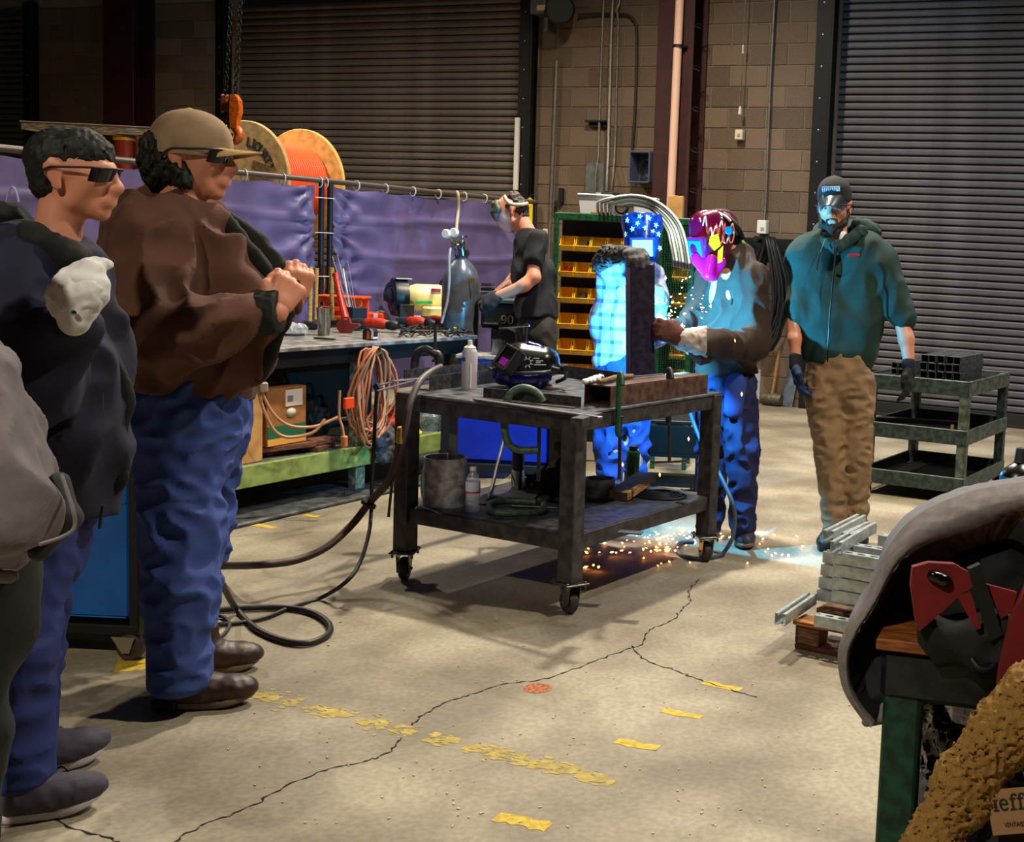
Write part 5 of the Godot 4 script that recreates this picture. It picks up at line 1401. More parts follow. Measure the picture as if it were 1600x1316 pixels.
func table_clutter() -> void:
	mat("clamp_screw", Color(0.28, 0.27, 0.27), 0.4, 0.8)
	var dk := mat("angle_steel", Color(0.30, 0.29, 0.30), 0.42, 0.25, "scuff", 4.0)
	var gr := mat("clamp_green", Color(0.30, 0.42, 0.35), 0.5, 0.1, "scuff", 5.0)
	angle_iron("dark angle iron along the left of the tabletop, from the front left corner inward", tt(672, 611), tt(775, 598), 0.065, 0.06, dk)
	angle_iron("longer angle iron behind, running past the spray can", tt(632, 598), tt(800, 581), 0.06, 0.05, dk)
	angle_iron("angle iron standing along the front edge of the table before the helmet", tt(756, 622), tt(908, 637), 0.045, 0.06, dk, -1.0)
	angle_iron("angle iron at the far side of the tabletop beside the star hood man", tt(887, 590), tt(968, 601), 0.06, 0.05, dk)
	var fb := obj("flat_bar", bar(mb(), tt(742, 626) + Vector3(0, 0.006, 0), tt(938, 655) + Vector3(0, 0.006, 0), 0.03, 0.008), mat("flat_bright", Color(0.55, 0.53, 0.54), 0.35, 0.8))
	tag(fb, "thin bright steel bar along the front table edge under the green clamp", "bar")
	var ce := obj("channel_end", bar(mb(), tt(905, 656) + Vector3(0, -0.01, 0.02), tt(937, 646) + Vector3(0, -0.01, 0.02), 0.05, 0.035), dk)
	tag(ce, "short steel channel sticking out past the near right corner of the table", "steel channel")
	var n := 0
	for s in [[586, 606, 655, 590, 0.012], [590, 616, 660, 596, 0.009], [612, 603, 668, 597, 0.02]]:
		var b := obj("flat_bar", bar(mb(), tt(s[0], s[1]) + Vector3(0, 0.008 + n * 0.006, 0), tt(s[2], s[3]) + Vector3(0, 0.008 + n * 0.006, 0), s[4] * 1.6, 0.006), mat("flat_bright", Color.WHITE))
		tag(b, ["pale flat bar sticking out from the left end of the table, upper of two tips", "thin pale flat bar sticking out from the table's left end, lower tip", "wider short flat bar lying at the table's left corner"][n], "bar", "flat bars at the left end of the table")
		n += 1
	# square tube lying across the right edge
	var st := thing("square_tube", "rusty rectangular steel tube lying on the table under two clamps, open end showing", "steel tube", tt(933, 634))
	var e := tt(1086, 612) - st.position
	var prof := PackedVector2Array([Vector2(-0.068, 0), Vector2(0.068, 0), Vector2(0.068, 0.088), Vector2(-0.068, 0.088), Vector2(-0.068, 0), Vector2(-0.06, 0.006), Vector2(-0.06, 0.082), Vector2(0.06, 0.082), Vector2(0.06, 0.006), Vector2(-0.06, 0.006)])
	var rust := mat("rusty_tube", Color(0.40, 0.28, 0.23), 0.6, 0.15, "scuff", 2.2)
	var wall := mb()
	for q in [[0.0, 0.003, 0.136, 0.006], [0.0, 0.085, 0.136, 0.006], [-0.065, 0.044, 0.006, 0.076], [0.065, 0.044, 0.006, 0.076]]:
		var z := e.normalized()
		var x := Vector3.UP.cross(z).normalized()
		box(wall, Transform3D(Basis(x, z.cross(x), z), e / 2 + x * q[0] + Vector3.UP * q[1]), Vector3(q[2], q[3], e.length()), 0.001)
	obj("walls", wall, rust, st)
	prof.clear()
	var h := TT + 0.09
	var fl := thing("file", "file with a worn wooden handle lying on the rusty tube", "file", tt(935, 602, h))
	obj("handle", tube(mb(), [Vector3(0, 0.012, 0), tt(960, 596, h) - fl.position + Vector3(0, 0.014, 0), tt(988, 592, h) - fl.position + Vector3(0, 0.012, 0)], [0.011, 0.014, 0.011], 8), mat("old_handle", Color(0.55, 0.42, 0.24), 0.7, 0.0, "wood", 4.0), fl)
	obj("blade", bar(mb(), tt(988, 592, h) - fl.position + Vector3(0, 0.01, 0), tt(1036, 588, h) - fl.position + Vector3(0, 0.01, 0), 0.016, 0.005), mats["clamp_screw"], fl)
	var rg := obj("white_rag", blob([limb(tt(914, 601, h) + Vector3(0, 0.012, 0), 0.016, tt(938, 594, h) + Vector3(0, 0.014, 0), 0.018, Vector3.UP, 0.7)], 0.006, 0.02, 0.008, 30.0), mat("rag_white", Color(0.82, 0.82, 0.82), 0.9))
	tag(rg, "folded white rag on the open end of the rusty tube", "rag")
	# clamps
	c_clamp("big green C-clamp gripping the front edge of the table", [[850, 628], [838, 613], [816, 606], [797, 617], [789, 642], [789, 675], [797, 696], [815, 704], [842, 703]], 0.0165, [843, 650, 841, 752], [], 5.24, gr)
	var g2 := mat("clamp_bright_green", Color(0.07, 0.36, 0.24), 0.45, 0.1, "scuff", 5.0)
	c_clamp("bright green C-clamp holding the rusty tube near its open end", [[972, 602], [971, 588], [969, 584], [967, 600], [966, 640], [965, 672], [967, 680]], 0.012, [969, 650, 968, 748], [], 5.16, g2, 0.1)
	c_clamp("dark grey C-clamp holding the far end of the rusty tube", [[1050, 592], [1048, 580], [1045, 579], [1044, 610], [1043, 645], [1044, 664]], 0.011, [1046, 640, 1046, 722], [1018, 723, 1075, 721], 5.62, mat("clamp_grey", Color(0.24, 0.24, 0.26), 0.45, 0.5, "scuff", 5.0), 0.08)
	c_clamp("black C-clamp with a long T-bar at the far left corner of the table", [[650, 592], [648, 570], [652, 553], [664, 546], [678, 552], [686, 556], [686, 575]], 0.02, [680, 566, 680, 508], [651, 515, 702, 515], 6.05, mats["clamp_grey"])
	c_clamp("C-clamp behind the helmet of which the T-bar shows", [[826, 590], [838, 585], [840, 565], [830, 552], [820, 550]], 0.016, [821, 585, 822, 505], [780, 512, 827, 509], 6.25, mats["clamp_grey"])
	# spray can
	var sc := thing("spray_can", "white spray paint can standing on the table behind the angle irons", "spray can", tt(733, 608))
	var white := mat("can_white", Color(0.72, 0.70, 0.74), 0.4)
	obj("can", lathe(mb(), [Vector2(0, 0), Vector2(0.032, 0), Vector2(0.034, 0.006), Vector2(0.034, 0.165), Vector2(0.028, 0.178), Vector2(0, 0.178)], Transform3D(), 22), white, sc)
	obj("cap", lathe(mb(), [Vector2(0.026, 0.177), Vector2(0.026, 0.188), Vector2(0.012, 0.198), Vector2(0.01, 0.204), Vector2(0.01, 0.22), Vector2(0, 0.22)], Transform3D(), 16), mats["white_plastic"], sc)
	obj("print", bx(mb(), Vector3(-0.004, 0.135, 0.0335), Vector3(0.026, 0.018, 0.004), 0.001, FACE), mat("print_dark", Color(0.2, 0.2, 0.26), 0.6), sc)
	obj("stripe", bx(mb(), Vector3(0.024, 0.06, 0.022), Vector3(0.006, 0.11, 0.012), 0.002), mats["white_plastic"], sc)
	helmet()
	hoses()

func helmet() -> void:
	var d := 5.62
	var t := thing("welding_helmet", "black welding helmet with blue flames and a purple lens sitting on the table", "welding helmet", tt(822, 606))
	d = (t.position - eye).dot(cam_fwd)
	var o := t.position
	var k := d / FOCAL
	var P := func(x, y, dd = 0.0): return at(x, y, d + dd) - o
	var shell := mat("helmet_black", Color(0.045, 0.05, 0.055), 0.28)
	var blue := mat("helmet_blue", Color(0.06, 0.03, 0.42), 0.2, 0.1, "scuff", 9.0)
	obj("shell", blob([limb(P.call(815, 562, 0.0), 27 * k, P.call(850, 565, 0.02), 24 * k, cam_fwd, 1.25), limb(P.call(790, 572, -0.02), 12 * k, P.call(800, 555, 0.0), 14 * k, cam_fwd, 1.7), limb(P.call(775, 578), 5 * k, P.call(868, 579, 0.02), 6 * k, cam_fwd, 3.5), limb(P.call(868, 578), 9 * k, P.call(880, 584, 0.02), 6 * k)], 0.0065, 0.03, 0.0, 1.0, Vector3.ONE, [[P.call(820, 583), Vector3.DOWN]]), shell, t)
	obj("chin", blob([limb(P.call(785, 587, 0.0), 15 * k, P.call(845, 588, 0.0), 17 * k, cam_fwd, 1.5), limb(P.call(805, 596, -0.03), 12 * k, P.call(840, 597, -0.02), 11 * k, cam_fwd, 1.3)], 0.007, 0.03, 0.0, 1.0, Vector3.ONE, [[Vector3(0, 0.002, 0), Vector3.DOWN]]), blue, t)
	obj("brim", tube(mb(), spline([P.call(766, 576, 0.03), P.call(780, 581, -0.06), P.call(810, 583, -0.12), P.call(850, 582, -0.1), P.call(874, 577, -0.02)], 5), 3.0 * k, 8), mat("brim_grey", Color(0.16, 0.18, 0.19), 0.35), t)
	obj("flame_crest", blob([limb(P.call(826, 541, -0.01), 8 * k, P.call(842, 545, 0.0), 8 * k), limb(P.call(848, 549, -0.02), 6 * k, P.call(855, 556, -0.02), 5 * k)], 0.006, 0.02), blue, t)
	# window: frame and dark purple lens, turned to the left
	var c0: Vector3 = P.call(795, 562, -0.115)
	var up: Vector3 = (P.call(805, 548, -0.10) - P.call(784, 576, -0.12)).normalized()
	var side: Vector3 = (P.call(812, 566, -0.15) - P.call(779, 561, -0.06)).normalized()
	side = (side - up * side.dot(up)).normalized()
	var fx := Transform3D(Basis(side, up, side.cross(up)), c0)
	var fr := mb()
	for s: float in [-1, 1]:
		box(fr, fx * Transform3D(Basis(), Vector3(s * 0.048, 0, 0)), Vector3(0.014, 0.115, 0.06), 0.004)
		box(fr, fx * Transform3D(Basis(), Vector3(0, s * 0.052, 0)), Vector3(0.11, 0.014, 0.06), 0.004)
	obj("window_frame", fr, shell, t)
	obj("lens", box(mb(), fx * Transform3D(Basis(), Vector3(0, 0.0, 0.012)), Vector3(0.085, 0.095, 0.006), 0.001), mat("lens_dark", Color(0.2, 0.17, 0.2), 0.08, 0.3), t)
	obj("lens_glint", box(mb(), fx * Transform3D(Basis(), Vector3(0, -0.022, 0.016)), Vector3(0.06, 0.036, 0.003), 0.001), mat("lens_purple", Color(0.5, 0.16, 0.55), 0.12), t)
	var ink := mat("helmet_print", Color(0.72, 0.72, 0.75), 0.5)
	var pf := Transform3D(Basis(cam_right, -cam_down, -cam_fwd), Vector3.ZERO)
	var em := mb()
	for i in 6:
		var a := -1.9 + i * 0.75
		var c: Vector3 = P.call(824, 566, -0.158)
		var u := cam_right * cos(a) - cam_down * sin(a)
		bar(em, c + u * 0.017, c + u * 0.027, 0.004, 0.003, -cam_fwd, 0)
		var u2 := cam_right * cos(a + 0.75) - cam_down * sin(a + 0.75)
		bar(em, c + u * 0.016, c + u2 * 0.016, 0.003, 0.003, -cam_fwd, 0)
	obj("emblem", em, ink, t)
	var ln := mb()
	for q in [[838, 560, 9], [843, 564, 11], [841, 566.5, 7], [844, 570, 18]]:
		box(ln, pf * Transform3D(Basis(), pf.inverse() * (P.call(q[0], q[1], -0.16))), Vector3(q[2] * k, 1.7 * k, 0.003), 0)
	obj("small_print", ln, ink, t)
	obj("headgear_knob", cyl(mb(), P.call(880, 575, -0.06), P.call(886, 576, -0.1), 0.018, 14, 0.004), mats["black_rubber"], t)
	obj("headgear", tube(mb(), spline([P.call(862, 575, -0.08), P.call(880, 580, -0.06), P.call(884, 590, 0.0), P.call(870, 597, 0.06)], 5), 0.009, 8), mats["black_rubber"], t)
	var f := obj("orange_ember", blob([limb(tt(853, 607) + Vector3(0, 0.01, 0), 0.01, tt(860, 607) + Vector3(0, 0.012, 0), 0.008)], 0.004, 0.01), mat("tool_tip", Color(0.85, 0.5, 0.4), 0.5))  # small pinkish cap, does not glow
	tag(f, "small pinkish cap lying on the table behind the front angle iron", "cap")

func hoses() -> void:
	var d := 5.4
	var br := mat("hose_brown", Color(0.24, 0.13, 0.12), 0.55, 0.0, "mottle", 4.0)
	var t := thing("welding_hose", "thick brown welding lead draped over the left end of the table down to the floor", "hose", at(690, 573, 5.55))
	var p := []
	for q in [[690, 573, 5.45], [672, 582, 5.4], [655, 598, 5.3], [641, 630, 5.23], [634, 665, 5.22], [628, 690, 5.24]]: p.append(at(q[0], q[1], q[2]) - t.position)
	obj("gun_neck", tube(mb(), spline(p, 6), 0.0145, 10), mat("hose_grey_brown", Color(0.3, 0.27, 0.27), 0.5), t)
	p.clear()
	for q in [[628, 688, 5.24], [622, 715, 5.26], [607, 752, 5.3], [577, 786, 5.4], [550, 820, 5.4], [510, 855, 5.3], [460, 876, 5.2], [400, 883, 5.1]]: p.append(at(q[0], q[1], q[2]) - t.position)
	for q in [[330, 886], [290, 900], [240, 905]]: p.append(on_y(q[0], q[1], 0.018) - t.position)
	obj("lead", tube(mb(), spline(p, 6), 0.0165, 10), br, t)
	obj("coupling", cyl(mb(), at(628, 668, 5.225) - t.position, at(625, 692, 5.24) - t.position, 0.019, 12), mats["brass"], t)
	var b := thing("ground_cable", "black ground cable hanging from the flat bars and curving along the floor", "cable", at(590, 600, 5.45))
	p.clear()
	for q in [[589, 604, 5.45], [587, 640, 5.45], [584, 700, 5.45], [581, 760, 5.42], [580, 800, 5.4], [576, 835, 5.3], [562, 880, 5.15], [540, 910, 5.06]]: p.append(at(q[0], q[1], q[2]) - b.position)
	for q in [[500, 935], [455, 949], [415, 965], [370, 974], [330, 977], [300, 985]]: p.append(on_y(q[0], q[1], 0.01) - b.position)
	obj("cable", tube(mb(), spline(p, 6), 0.0085, 8), mats["black_rubber"], b)
	obj("clamp", bar(mb(), at(566, 782, 5.39) - b.position, at(586, 794, 5.39) - b.position, 0.03, 0.024, Vector3.UP, 0.006), mats["black_rubber"], b)
	obj("clamp_jaw", bar(mb(), at(586, 600, 5.45) - b.position, at(594, 612, 5.45) - b.position, 0.02, 0.03, Vector3.UP, 0.004), mats["clamp_screw"], b)
	var c := thing("floor_cable", "thick black cable looping on the floor in front of the jacket man's boots", "cable", on_y(330, 885, 0.2))
	p.clear()
	p.append(at(322, 878, 4.25) - c.position)
	p.append(at(340, 900, 4.3) - c.position)
	for q in [[368, 950, 0.03], [400, 982, 0.014], [440, 1000, 0.014], [480, 1005, 0.014], [512, 992, 0.014], [514, 975, 0.014], [490, 958, 0.014], [450, 950, 0.014], [390, 950, 0.014], [335, 954, 0.014], [290, 962, 0.014], [230, 965, 0.014]]: p.append(on_y(q[0], q[1], q[2]) - c.position)
	obj("cable", tube(mb(), spline(p, 6), 0.0115, 10), mat("cable_grey", Color(0.11, 0.11, 0.11), 0.5), c)
	var s := thing("floor_cable", "thin black cable with a small bend behind the jacket man's far boot", "cable", on_y(350, 960, 0.01))
	p.clear()
	for q in [[300, 965], [340, 962], [356, 970], [358, 980], [345, 995], [325, 1003], [300, 1008]]: p.append(on_y(q[0], q[1], 0.01) - s.position)
	obj("cable", tube(mb(), spline(p, 6), 0.007, 8), mats["cable_grey"], s)
	var w := obj("filler_rod", tube(mb(), [at(618, 705, 5.4), at(612, 760, 5.4), at(607, 808, 5.4)], 0.006, 6), mats["clamp_screw"])
	tag(w, "thin dark rod hanging beside the left front leg of the table", "rod")

func shelf_clutter() -> void:
	var S := TS + 0.001
	var g := mat("steel_dull", Color(0.74, 0.73, 0.75), 0.5, 0.15, "scuff", 2.5)
	var pt := thing("steel_pipe_section", "wide open grey steel pipe section standing on the table shelf, left", "pipe", on_y(689, 792, S))
	var k := (pt.position - eye).dot(cam_fwd) / FOCAL
	var r := 33 * k
	var h := 76 * k
	pt.position -= Vector3(-0.37, 0, -0.93) * -r * 0.6
	obj("wall", lathe(mb(), [Vector2(r - 0.006, 0.004), Vector2(r - 0.006, h), Vector2(r, h), Vector2(r, h * 0.8), Vector2(r + 0.002, h * 0.78), Vector2(r + 0.002, 0), Vector2(r - 0.006, 0)], Transform3D(), 36), g, pt)
	var bt := thing("water_bottle", "clear plastic water bottle with a red-edged label on the table shelf", "bottle", on_y(738, 799, S))
	var pet := clear("pet", Color(0.86, 0.88, 0.95), 0.28, 0.06)
	obj("bottle", lathe(mb(), [Vector2(0, 0.004), Vector2(0.026, 0), Vector2(0.031, 0.008), Vector2(0.031, 0.05), Vector2(0.029, 0.06), Vector2(0.031, 0.07), Vector2(0.031, 0.135), Vector2(0.027, 0.15), Vector2(0.014, 0.17), Vector2(0.012, 0.178)], Transform3D(), 24), pet, bt)
	obj("cap", cyl(mb(), Vector3(0, 0.178, 0), Vector3(0, 0.195, 0), 0.0145, 16), mats["white_plastic"], bt)
	obj("label", lathe(mb(), [Vector2(0.0312, 0.088), Vector2(0.0316, 0.09), Vector2(0.0316, 0.13), Vector2(0.0312, 0.132)], Transform3D(), 24), mat("label_blue", Color(0.78, 0.8, 0.9), 0.5), bt)
	obj("label_edge", lathe(mb(), [Vector2(0.0314, 0.083), Vector2(0.0319, 0.084), Vector2(0.0319, 0.09), Vector2(0.0314, 0.091)], Transform3D(), 24), mats["label_red"], bt)
	var gr: Material = mats["clamp_green"]
	var lc := thing("c_clamp", "green C-clamp lying flat on the table shelf beside the water bottle", "clamp", on_y(805, 795, S))
	var pts := []
	for q in [[838, 785], [800, 783], [770, 786], [764, 794], [775, 801], [810, 802], [845, 799], [850, 790]]: pts.append(on_y(q[0], q[1], S + 0.017) - lc.position)
	obj("frame", tube(mb(), spline(pts, 5), 0.0155, 8), gr, lc)
	obj("screw", tube(mb(), [on_y(800, 791, S + 0.02) - lc.position, on_y(880, 794, S + 0.02) - lc.position], 0.008, 8), mats["clamp_screw"], lc)
	var th := thing("chrome_handle", "purple-sleeved chrome tool standing on the table shelf under the big green clamp", "tool", on_y(809, 765, S))
	var d := (th.position - eye).dot(cam_fwd)
	obj("barrel", cyl(mb(), Vector3.ZERO, at(809, 734, d) - th.position, 0.03, 20, 0.004), mats["chrome"], th)
	obj("sleeve", cyl(mb(), at(809, 734, d) - th.position, at(810, 700, d) - th.position, 0.029, 20, 0.004), mat("sleeve_purple", Color(0.12, 0.05, 0.36), 0.3), th)
	var bo := thing("work_glove", "heap of dark leather work gloves on the table shelf beside the chrome tool", "gloves", on_y(856, 772, S))
	obj("leather", blob([limb(Vector3(-0.05, 0.05, 0), 0.05, Vector3(0.07, 0.05, -0.05), 0.05), limb(Vector3(0.02, 0.09, 0), 0.05, Vector3(0.07, 0.14, -0.08), 0.05), limb(Vector3(-0.08, 0.03, 0.03), 0.03, Vector3(0.1, 0.025, 0.03), 0.025)], 0.011, 0.04, 0.02, 14.0, Vector3.ONE, [[Vector3(0, 0.001, 0), Vector3.DOWN]]), mat("glove_dark", Color(0.13, 0.10, 0.095), 0.8), bo)
	obj("cuff", blob([limb(Vector3(0.05, 0.16, -0.09), 0.04, Vector3(0.0, 0.2, -0.12), 0.05, Vector3(0.6, 0.8, 0), 0.6)], 0.011, 0.03, 0.01, 14.0), mat("cuff_tan", Color(0.3, 0.24, 0.2), 0.85), bo)
	var po := thing("steel_ring", "low wide steel pipe ring on the table shelf behind the timber board", "pipe", on_y(937, 775, S))
	k = (po.position - eye).dot(cam_fwd) / FOCAL
	r = 23 * k
	obj("wall", lathe(mb(), [Vector2(r - 0.006, 0.003), Vector2(r - 0.006, 0.085), Vector2(r, 0.085), Vector2(r, 0), Vector2(r - 0.006, 0)], Transform3D(), 32), g, po)
	var wd := thing("timber_board", "short pale timber board propped on the table shelf at the right", "timber", on_y(962, 782, S))
	var a := on_y(966, 775, S + 0.024) - wd.position
	var b := at(1010, 745, (wd.position - eye).dot(cam_fwd) + 0.28) - wd.position
	obj("board", bar(mb(), a, b, 0.1, 0.042, Vector3.UP, 0.003), mat("board_pine", Color(0.85, 0.66, 0.42), 0.75, 0.0, "wood", 3.0), wd)
	var sp := thing("spray_can", "green spray can standing on the table shelf beside the timber board", "spray can", on_y(988, 752, S))
	obj("can", lathe(mb(), [Vector2(0, 0), Vector2(0.031, 0), Vector2(0.033, 0.006), Vector2(0.033, 0.145), Vector2(0.026, 0.157), Vector2(0, 0.158)], Transform3D(), 20), mat("can_green", Color(0.09, 0.33, 0.18), 0.4), sp)
	obj("cap", cyl(mb(), Vector3(0, 0.157, 0), Vector3(0, 0.18, 0), 0.022, 16), mat("cap_dark", Color(0.1, 0.13, 0.11), 0.5), sp)
	var cc := thing("cable_coil", "flat coil of dark wire lying on the right part of the table shelf", "cable", on_y(1030, 775, S))
	for i in 4:
		var p := []
		for q in 20: p.append(Vector3(cos(TAU * q / 20) * (0.13 - i * 0.022), 0.006 + i * 0.004, sin(TAU * q / 20) * (0.11 - i * 0.018)))
		obj("turn", tube(mb(), p, 0.0055, 6, true), mats["black_rubber"], cc)
	var n := 0
	for q in [[800, 772, 0.24, 0.3, 0.4], [760, 780, 0.18, 0.16, -0.3], [985, 832, 0.1, 0.05, 0.3], [1065, 785, 0.05, 0.02, 0.2]]:
		var o := obj("steel_scrap", bx(mb(), on_y(q[0], q[1], S + 0.004), Vector3(q[2], 0.006, q[3]), 0.001, q[4]), mats["shelf_steel"])
		tag(o, ["large flat steel plate on the shelf behind the water bottle", "smaller steel plate on the shelf beside the water bottle", "little steel offcut near the shelf's front right edge", "small dark steel stub beside the wire coil"][n], "steel plate")
		n += 1
	# blue welder on its cart and the steel bar behind the table
	var bw := thing("welding_machine", "blue welding machine on a wheeled base seen through the table's open frame", "welding machine", at(800, 738, 7.25) * Vector3(1, 0, 1), FACE)
	var inv := bw.transform.affine_inverse()
	k = 7.25 / FOCAL
	var y0 := at(780, 712, 7.25).y
	var blue := mat("welder_blue", Color(0.03, 0.16, 0.55), 0.35, 0.0, "mottle", 1.0)
	var dk := mat("welder_black", Color(0.045, 0.045, 0.05), 0.45)
	obj("case", bx(mb(), Vector3(-0.03, y0 + 0.19, 0), Vector3(0.56, 0.4, 0.4), 0.02), blue, bw)
	obj("front_panel", bx(mb(), Vector3(0.3, y0 + 0.17, 0.02), Vector3(0.1, 0.42, 0.38), 0.01), dk, bw)
	for i in 11: obj("louver", box(mb(), Transform3D(Basis(Vector3.RIGHT, 0.5), Vector3(0.305, y0 + 0.04 + i * 0.026, 0.215)), Vector3(0.06, 0.012, 0.012), 0.002), mat("louver_grey", Color(0.4, 0.42, 0.45), 0.4, 0.5), bw)
	obj("base", bx(mb(), Vector3(-0.05, y0 - 0.035, 0), Vector3(0.66, 0.05, 0.44), 0.005), dk, bw)
	obj("rear_panel", bx(mb(), Vector3(-0.33, y0 + 0.19, 0), Vector3(0.06, 0.42, 0.4), 0.008), dk, bw)
	for s: float in [-0.2, 0.2]:
		obj("wheel", lathe(mb(), [Vector2(0, -0.02), Vector2(0.08, -0.02), Vector2(0.12, -0.03), Vector2(0.13, -0.02), Vector2(0.13, 0.02), Vector2(0.12, 0.03), Vector2(0.08, 0.02), Vector2(0, 0.02)], Transform3D(Basis(Vector3.BACK, PI / 2 - 0.0) , Vector3(-0.4, 0.13, s)), 30), mat("wheel_teal", Color(0.10, 0.26, 0.30), 0.5), bw)
		obj("stub", bx(mb(), Vector3(0.2, y0 / 2 - 0.03, s), Vector3(0.06, y0 - 0.06, 0.06), 0.004), dk, bw)
	obj("side_cable", tube(mb(), spline([Vector3(0.27, y0 + 0.34, 0.24), Vector3(0.285, y0 + 0.15, 0.25), Vector3(0.29, y0 + 0.02, 0.25), Vector3(0.35, y0 + 0.03, 0.24)], 5), 0.006, 6), mats["hose_grey"], bw)
	var sb := obj("flat_steel", bar(mb(), on_y(706, 790, TS + 0.002) , on_y(706, 790, TS) + Vector3(0, 0.405, 0), 0.038, 0.012, cam_fwd), mat("flat_dull", Color(0.36, 0.36, 0.38), 0.45, 0.6))
	tag(sb, "grey flat steel bar standing upright behind the wide pipe section", "bar")
	var rd := obj("steel_rod", tube(mb(), [at(787, 688, 6.2), at(773, 745, 5.95), on_y(764, 781, TS + 0.009)], 0.009, 8), mats["clamp_screw"])
	tag(rd, "dark thin rod leaning in front of the blue welding machine", "rod")
	# black welder cart to the right, behind the flame hood man's leg
	var bc := thing("tool_cart", "black wheeled cart seen through the right side of the steel table", "cart", at(1038, 765, 7.32) * Vector3(1, 0, 1), FACE)
	for y: float in [0.16, 0.33, 0.52]: obj("shelf", bx(mb(), Vector3(0.0, y, 0), Vector3(0.42, 0.02, 0.34), 0.003), mat("cart_black", Color(0.06, 0.065, 0.07), 0.4, 0.4), bc)
	for x: float in [-0.2, 0.2]:
		for z: float in [-0.16, 0.16]: obj("post", bx(mb(), Vector3(x, 0.33, z), Vector3(0.025, 0.42, 0.025), 0.003), mats["cart_black"], bc)
	obj("panel", bx(mb(), Vector3(0.02, 0.42, 0.165), Vector3(0.4, 0.16, 0.012), 0.003), mats["cart_black"], bc)
	for x: float in [-0.17, 0.17]: caster(bc, Vector3(x, 0, 0.12), 0.3 + x, 0.045, mat("wheel_grey", Color(0.3, 0.34, 0.36), 0.5))
	for x: float in [-0.17, 0.17]: caster(bc, Vector3(x, 0, -0.12), 0.3 + x, 0.045, mats["wheel_grey"])

# ---------- the weld: its arc and its sparks ----------
func weld() -> void:
	var p := at(1029, 494, 6.06)
	var t := thing("welding_arc", "blinding blue-white welding arc at the edge of the upright steel tube", "arc light", p)
	obj("arc_flame", lathe(mb(), [Vector2(0, -0.014), Vector2(0.008, -0.008), Vector2(0.011, 0), Vector2(0.008, 0.008), Vector2(0, 0.014)], Transform3D(), 12), glow("arc_glow", Color(0.75, 0.95, 1.0), 60.0), t)
	var l := OmniLight3D.new()
	l.name = "arc_light"
	l.light_color = Color(0.27, 0.76, 1.0)
	l.light_energy = 5.5
	l.light_size = 0.01
	l.omni_range = 20.0
	l.omni_attenuation = 2.0
	l.shadow_enabled = true
	t.add_child(l)
	var sp := mb()
	var add := func(c: Vector3, v: Vector3, r: float): lathe(sp, [Vector2(0, -r * 2.2), Vector2(r, 0), Vector2(0, r * 2.2)], along(c, c + v), 5)
	for i in 95:      # skittering over the floor under the table
		var x := rng.randfn(1045, 55)
		var y := 862 - (x - 960) * 0.18 + rng.randfn(0, 13)
		add.call(on_y(clampf(x, 915, 1145), clampf(y, 812, 886), rng.randf_range(0.006, 0.03)), Vector3(rng.randf_range(-1, 1), 0.15, rng.randf_range(-1, 1)), rng.randf_range(0.0025, 0.006))
	for q in [[1192, 842], [1200, 858], [1212, 865], [1196, 862], [1206, 868], [1222, 867], [1232, 868], [1254, 854], [1187, 850], [1245, 838], [1210, 836], [1168, 880], [1078, 879], [1046, 878], [1006, 872], [1028, 884]]: add.call(on_y(q[0], q[1], 0.012), Vector3(rng.randf_range(-1, 1), 0.4, 0.3), rng.randf_range(0.003, 0.006))
	for i in 55:      # thrown out by the arc
		var a := rng.randf_range(-0.9, 1.0)
		var v := (cam_right * cos(a) - cam_down * sin(a) + cam_fwd * rng.randf_range(-0.4, 0.4)).normalized()
		add.call(p + v * rng.randf_range(0.05, 0.26) + Vector3(0, 0.02, 0), v + Vector3(0, -0.3, 0), rng.randf_range(0.0015, 0.0035))
	for q in [[1148, 533], [1159, 616], [1076, 686], [1031, 742], [973, 726], [959, 655], [1066, 508], [1040, 434]]: add.call(at(q[0], q[1], 6.15), Vector3(0.05, -1, 0), 0.005)
	var o := obj("welding_sparks", sp, glow("spark_glow", Color(1.0, 0.62, 0.3), 14.0))
	tag(o, "orange-white sparks flying from the weld and skittering under the table", "sparks", "", "stuff")

# ---------- people ----------
var pd := 4.0                 # distance of the person being built
var po := Vector3.ZERO        # and where its feet are
func J(x: float, y: float, dd := 0.0) -> Vector3: return at(x, y, pd + dd) - po
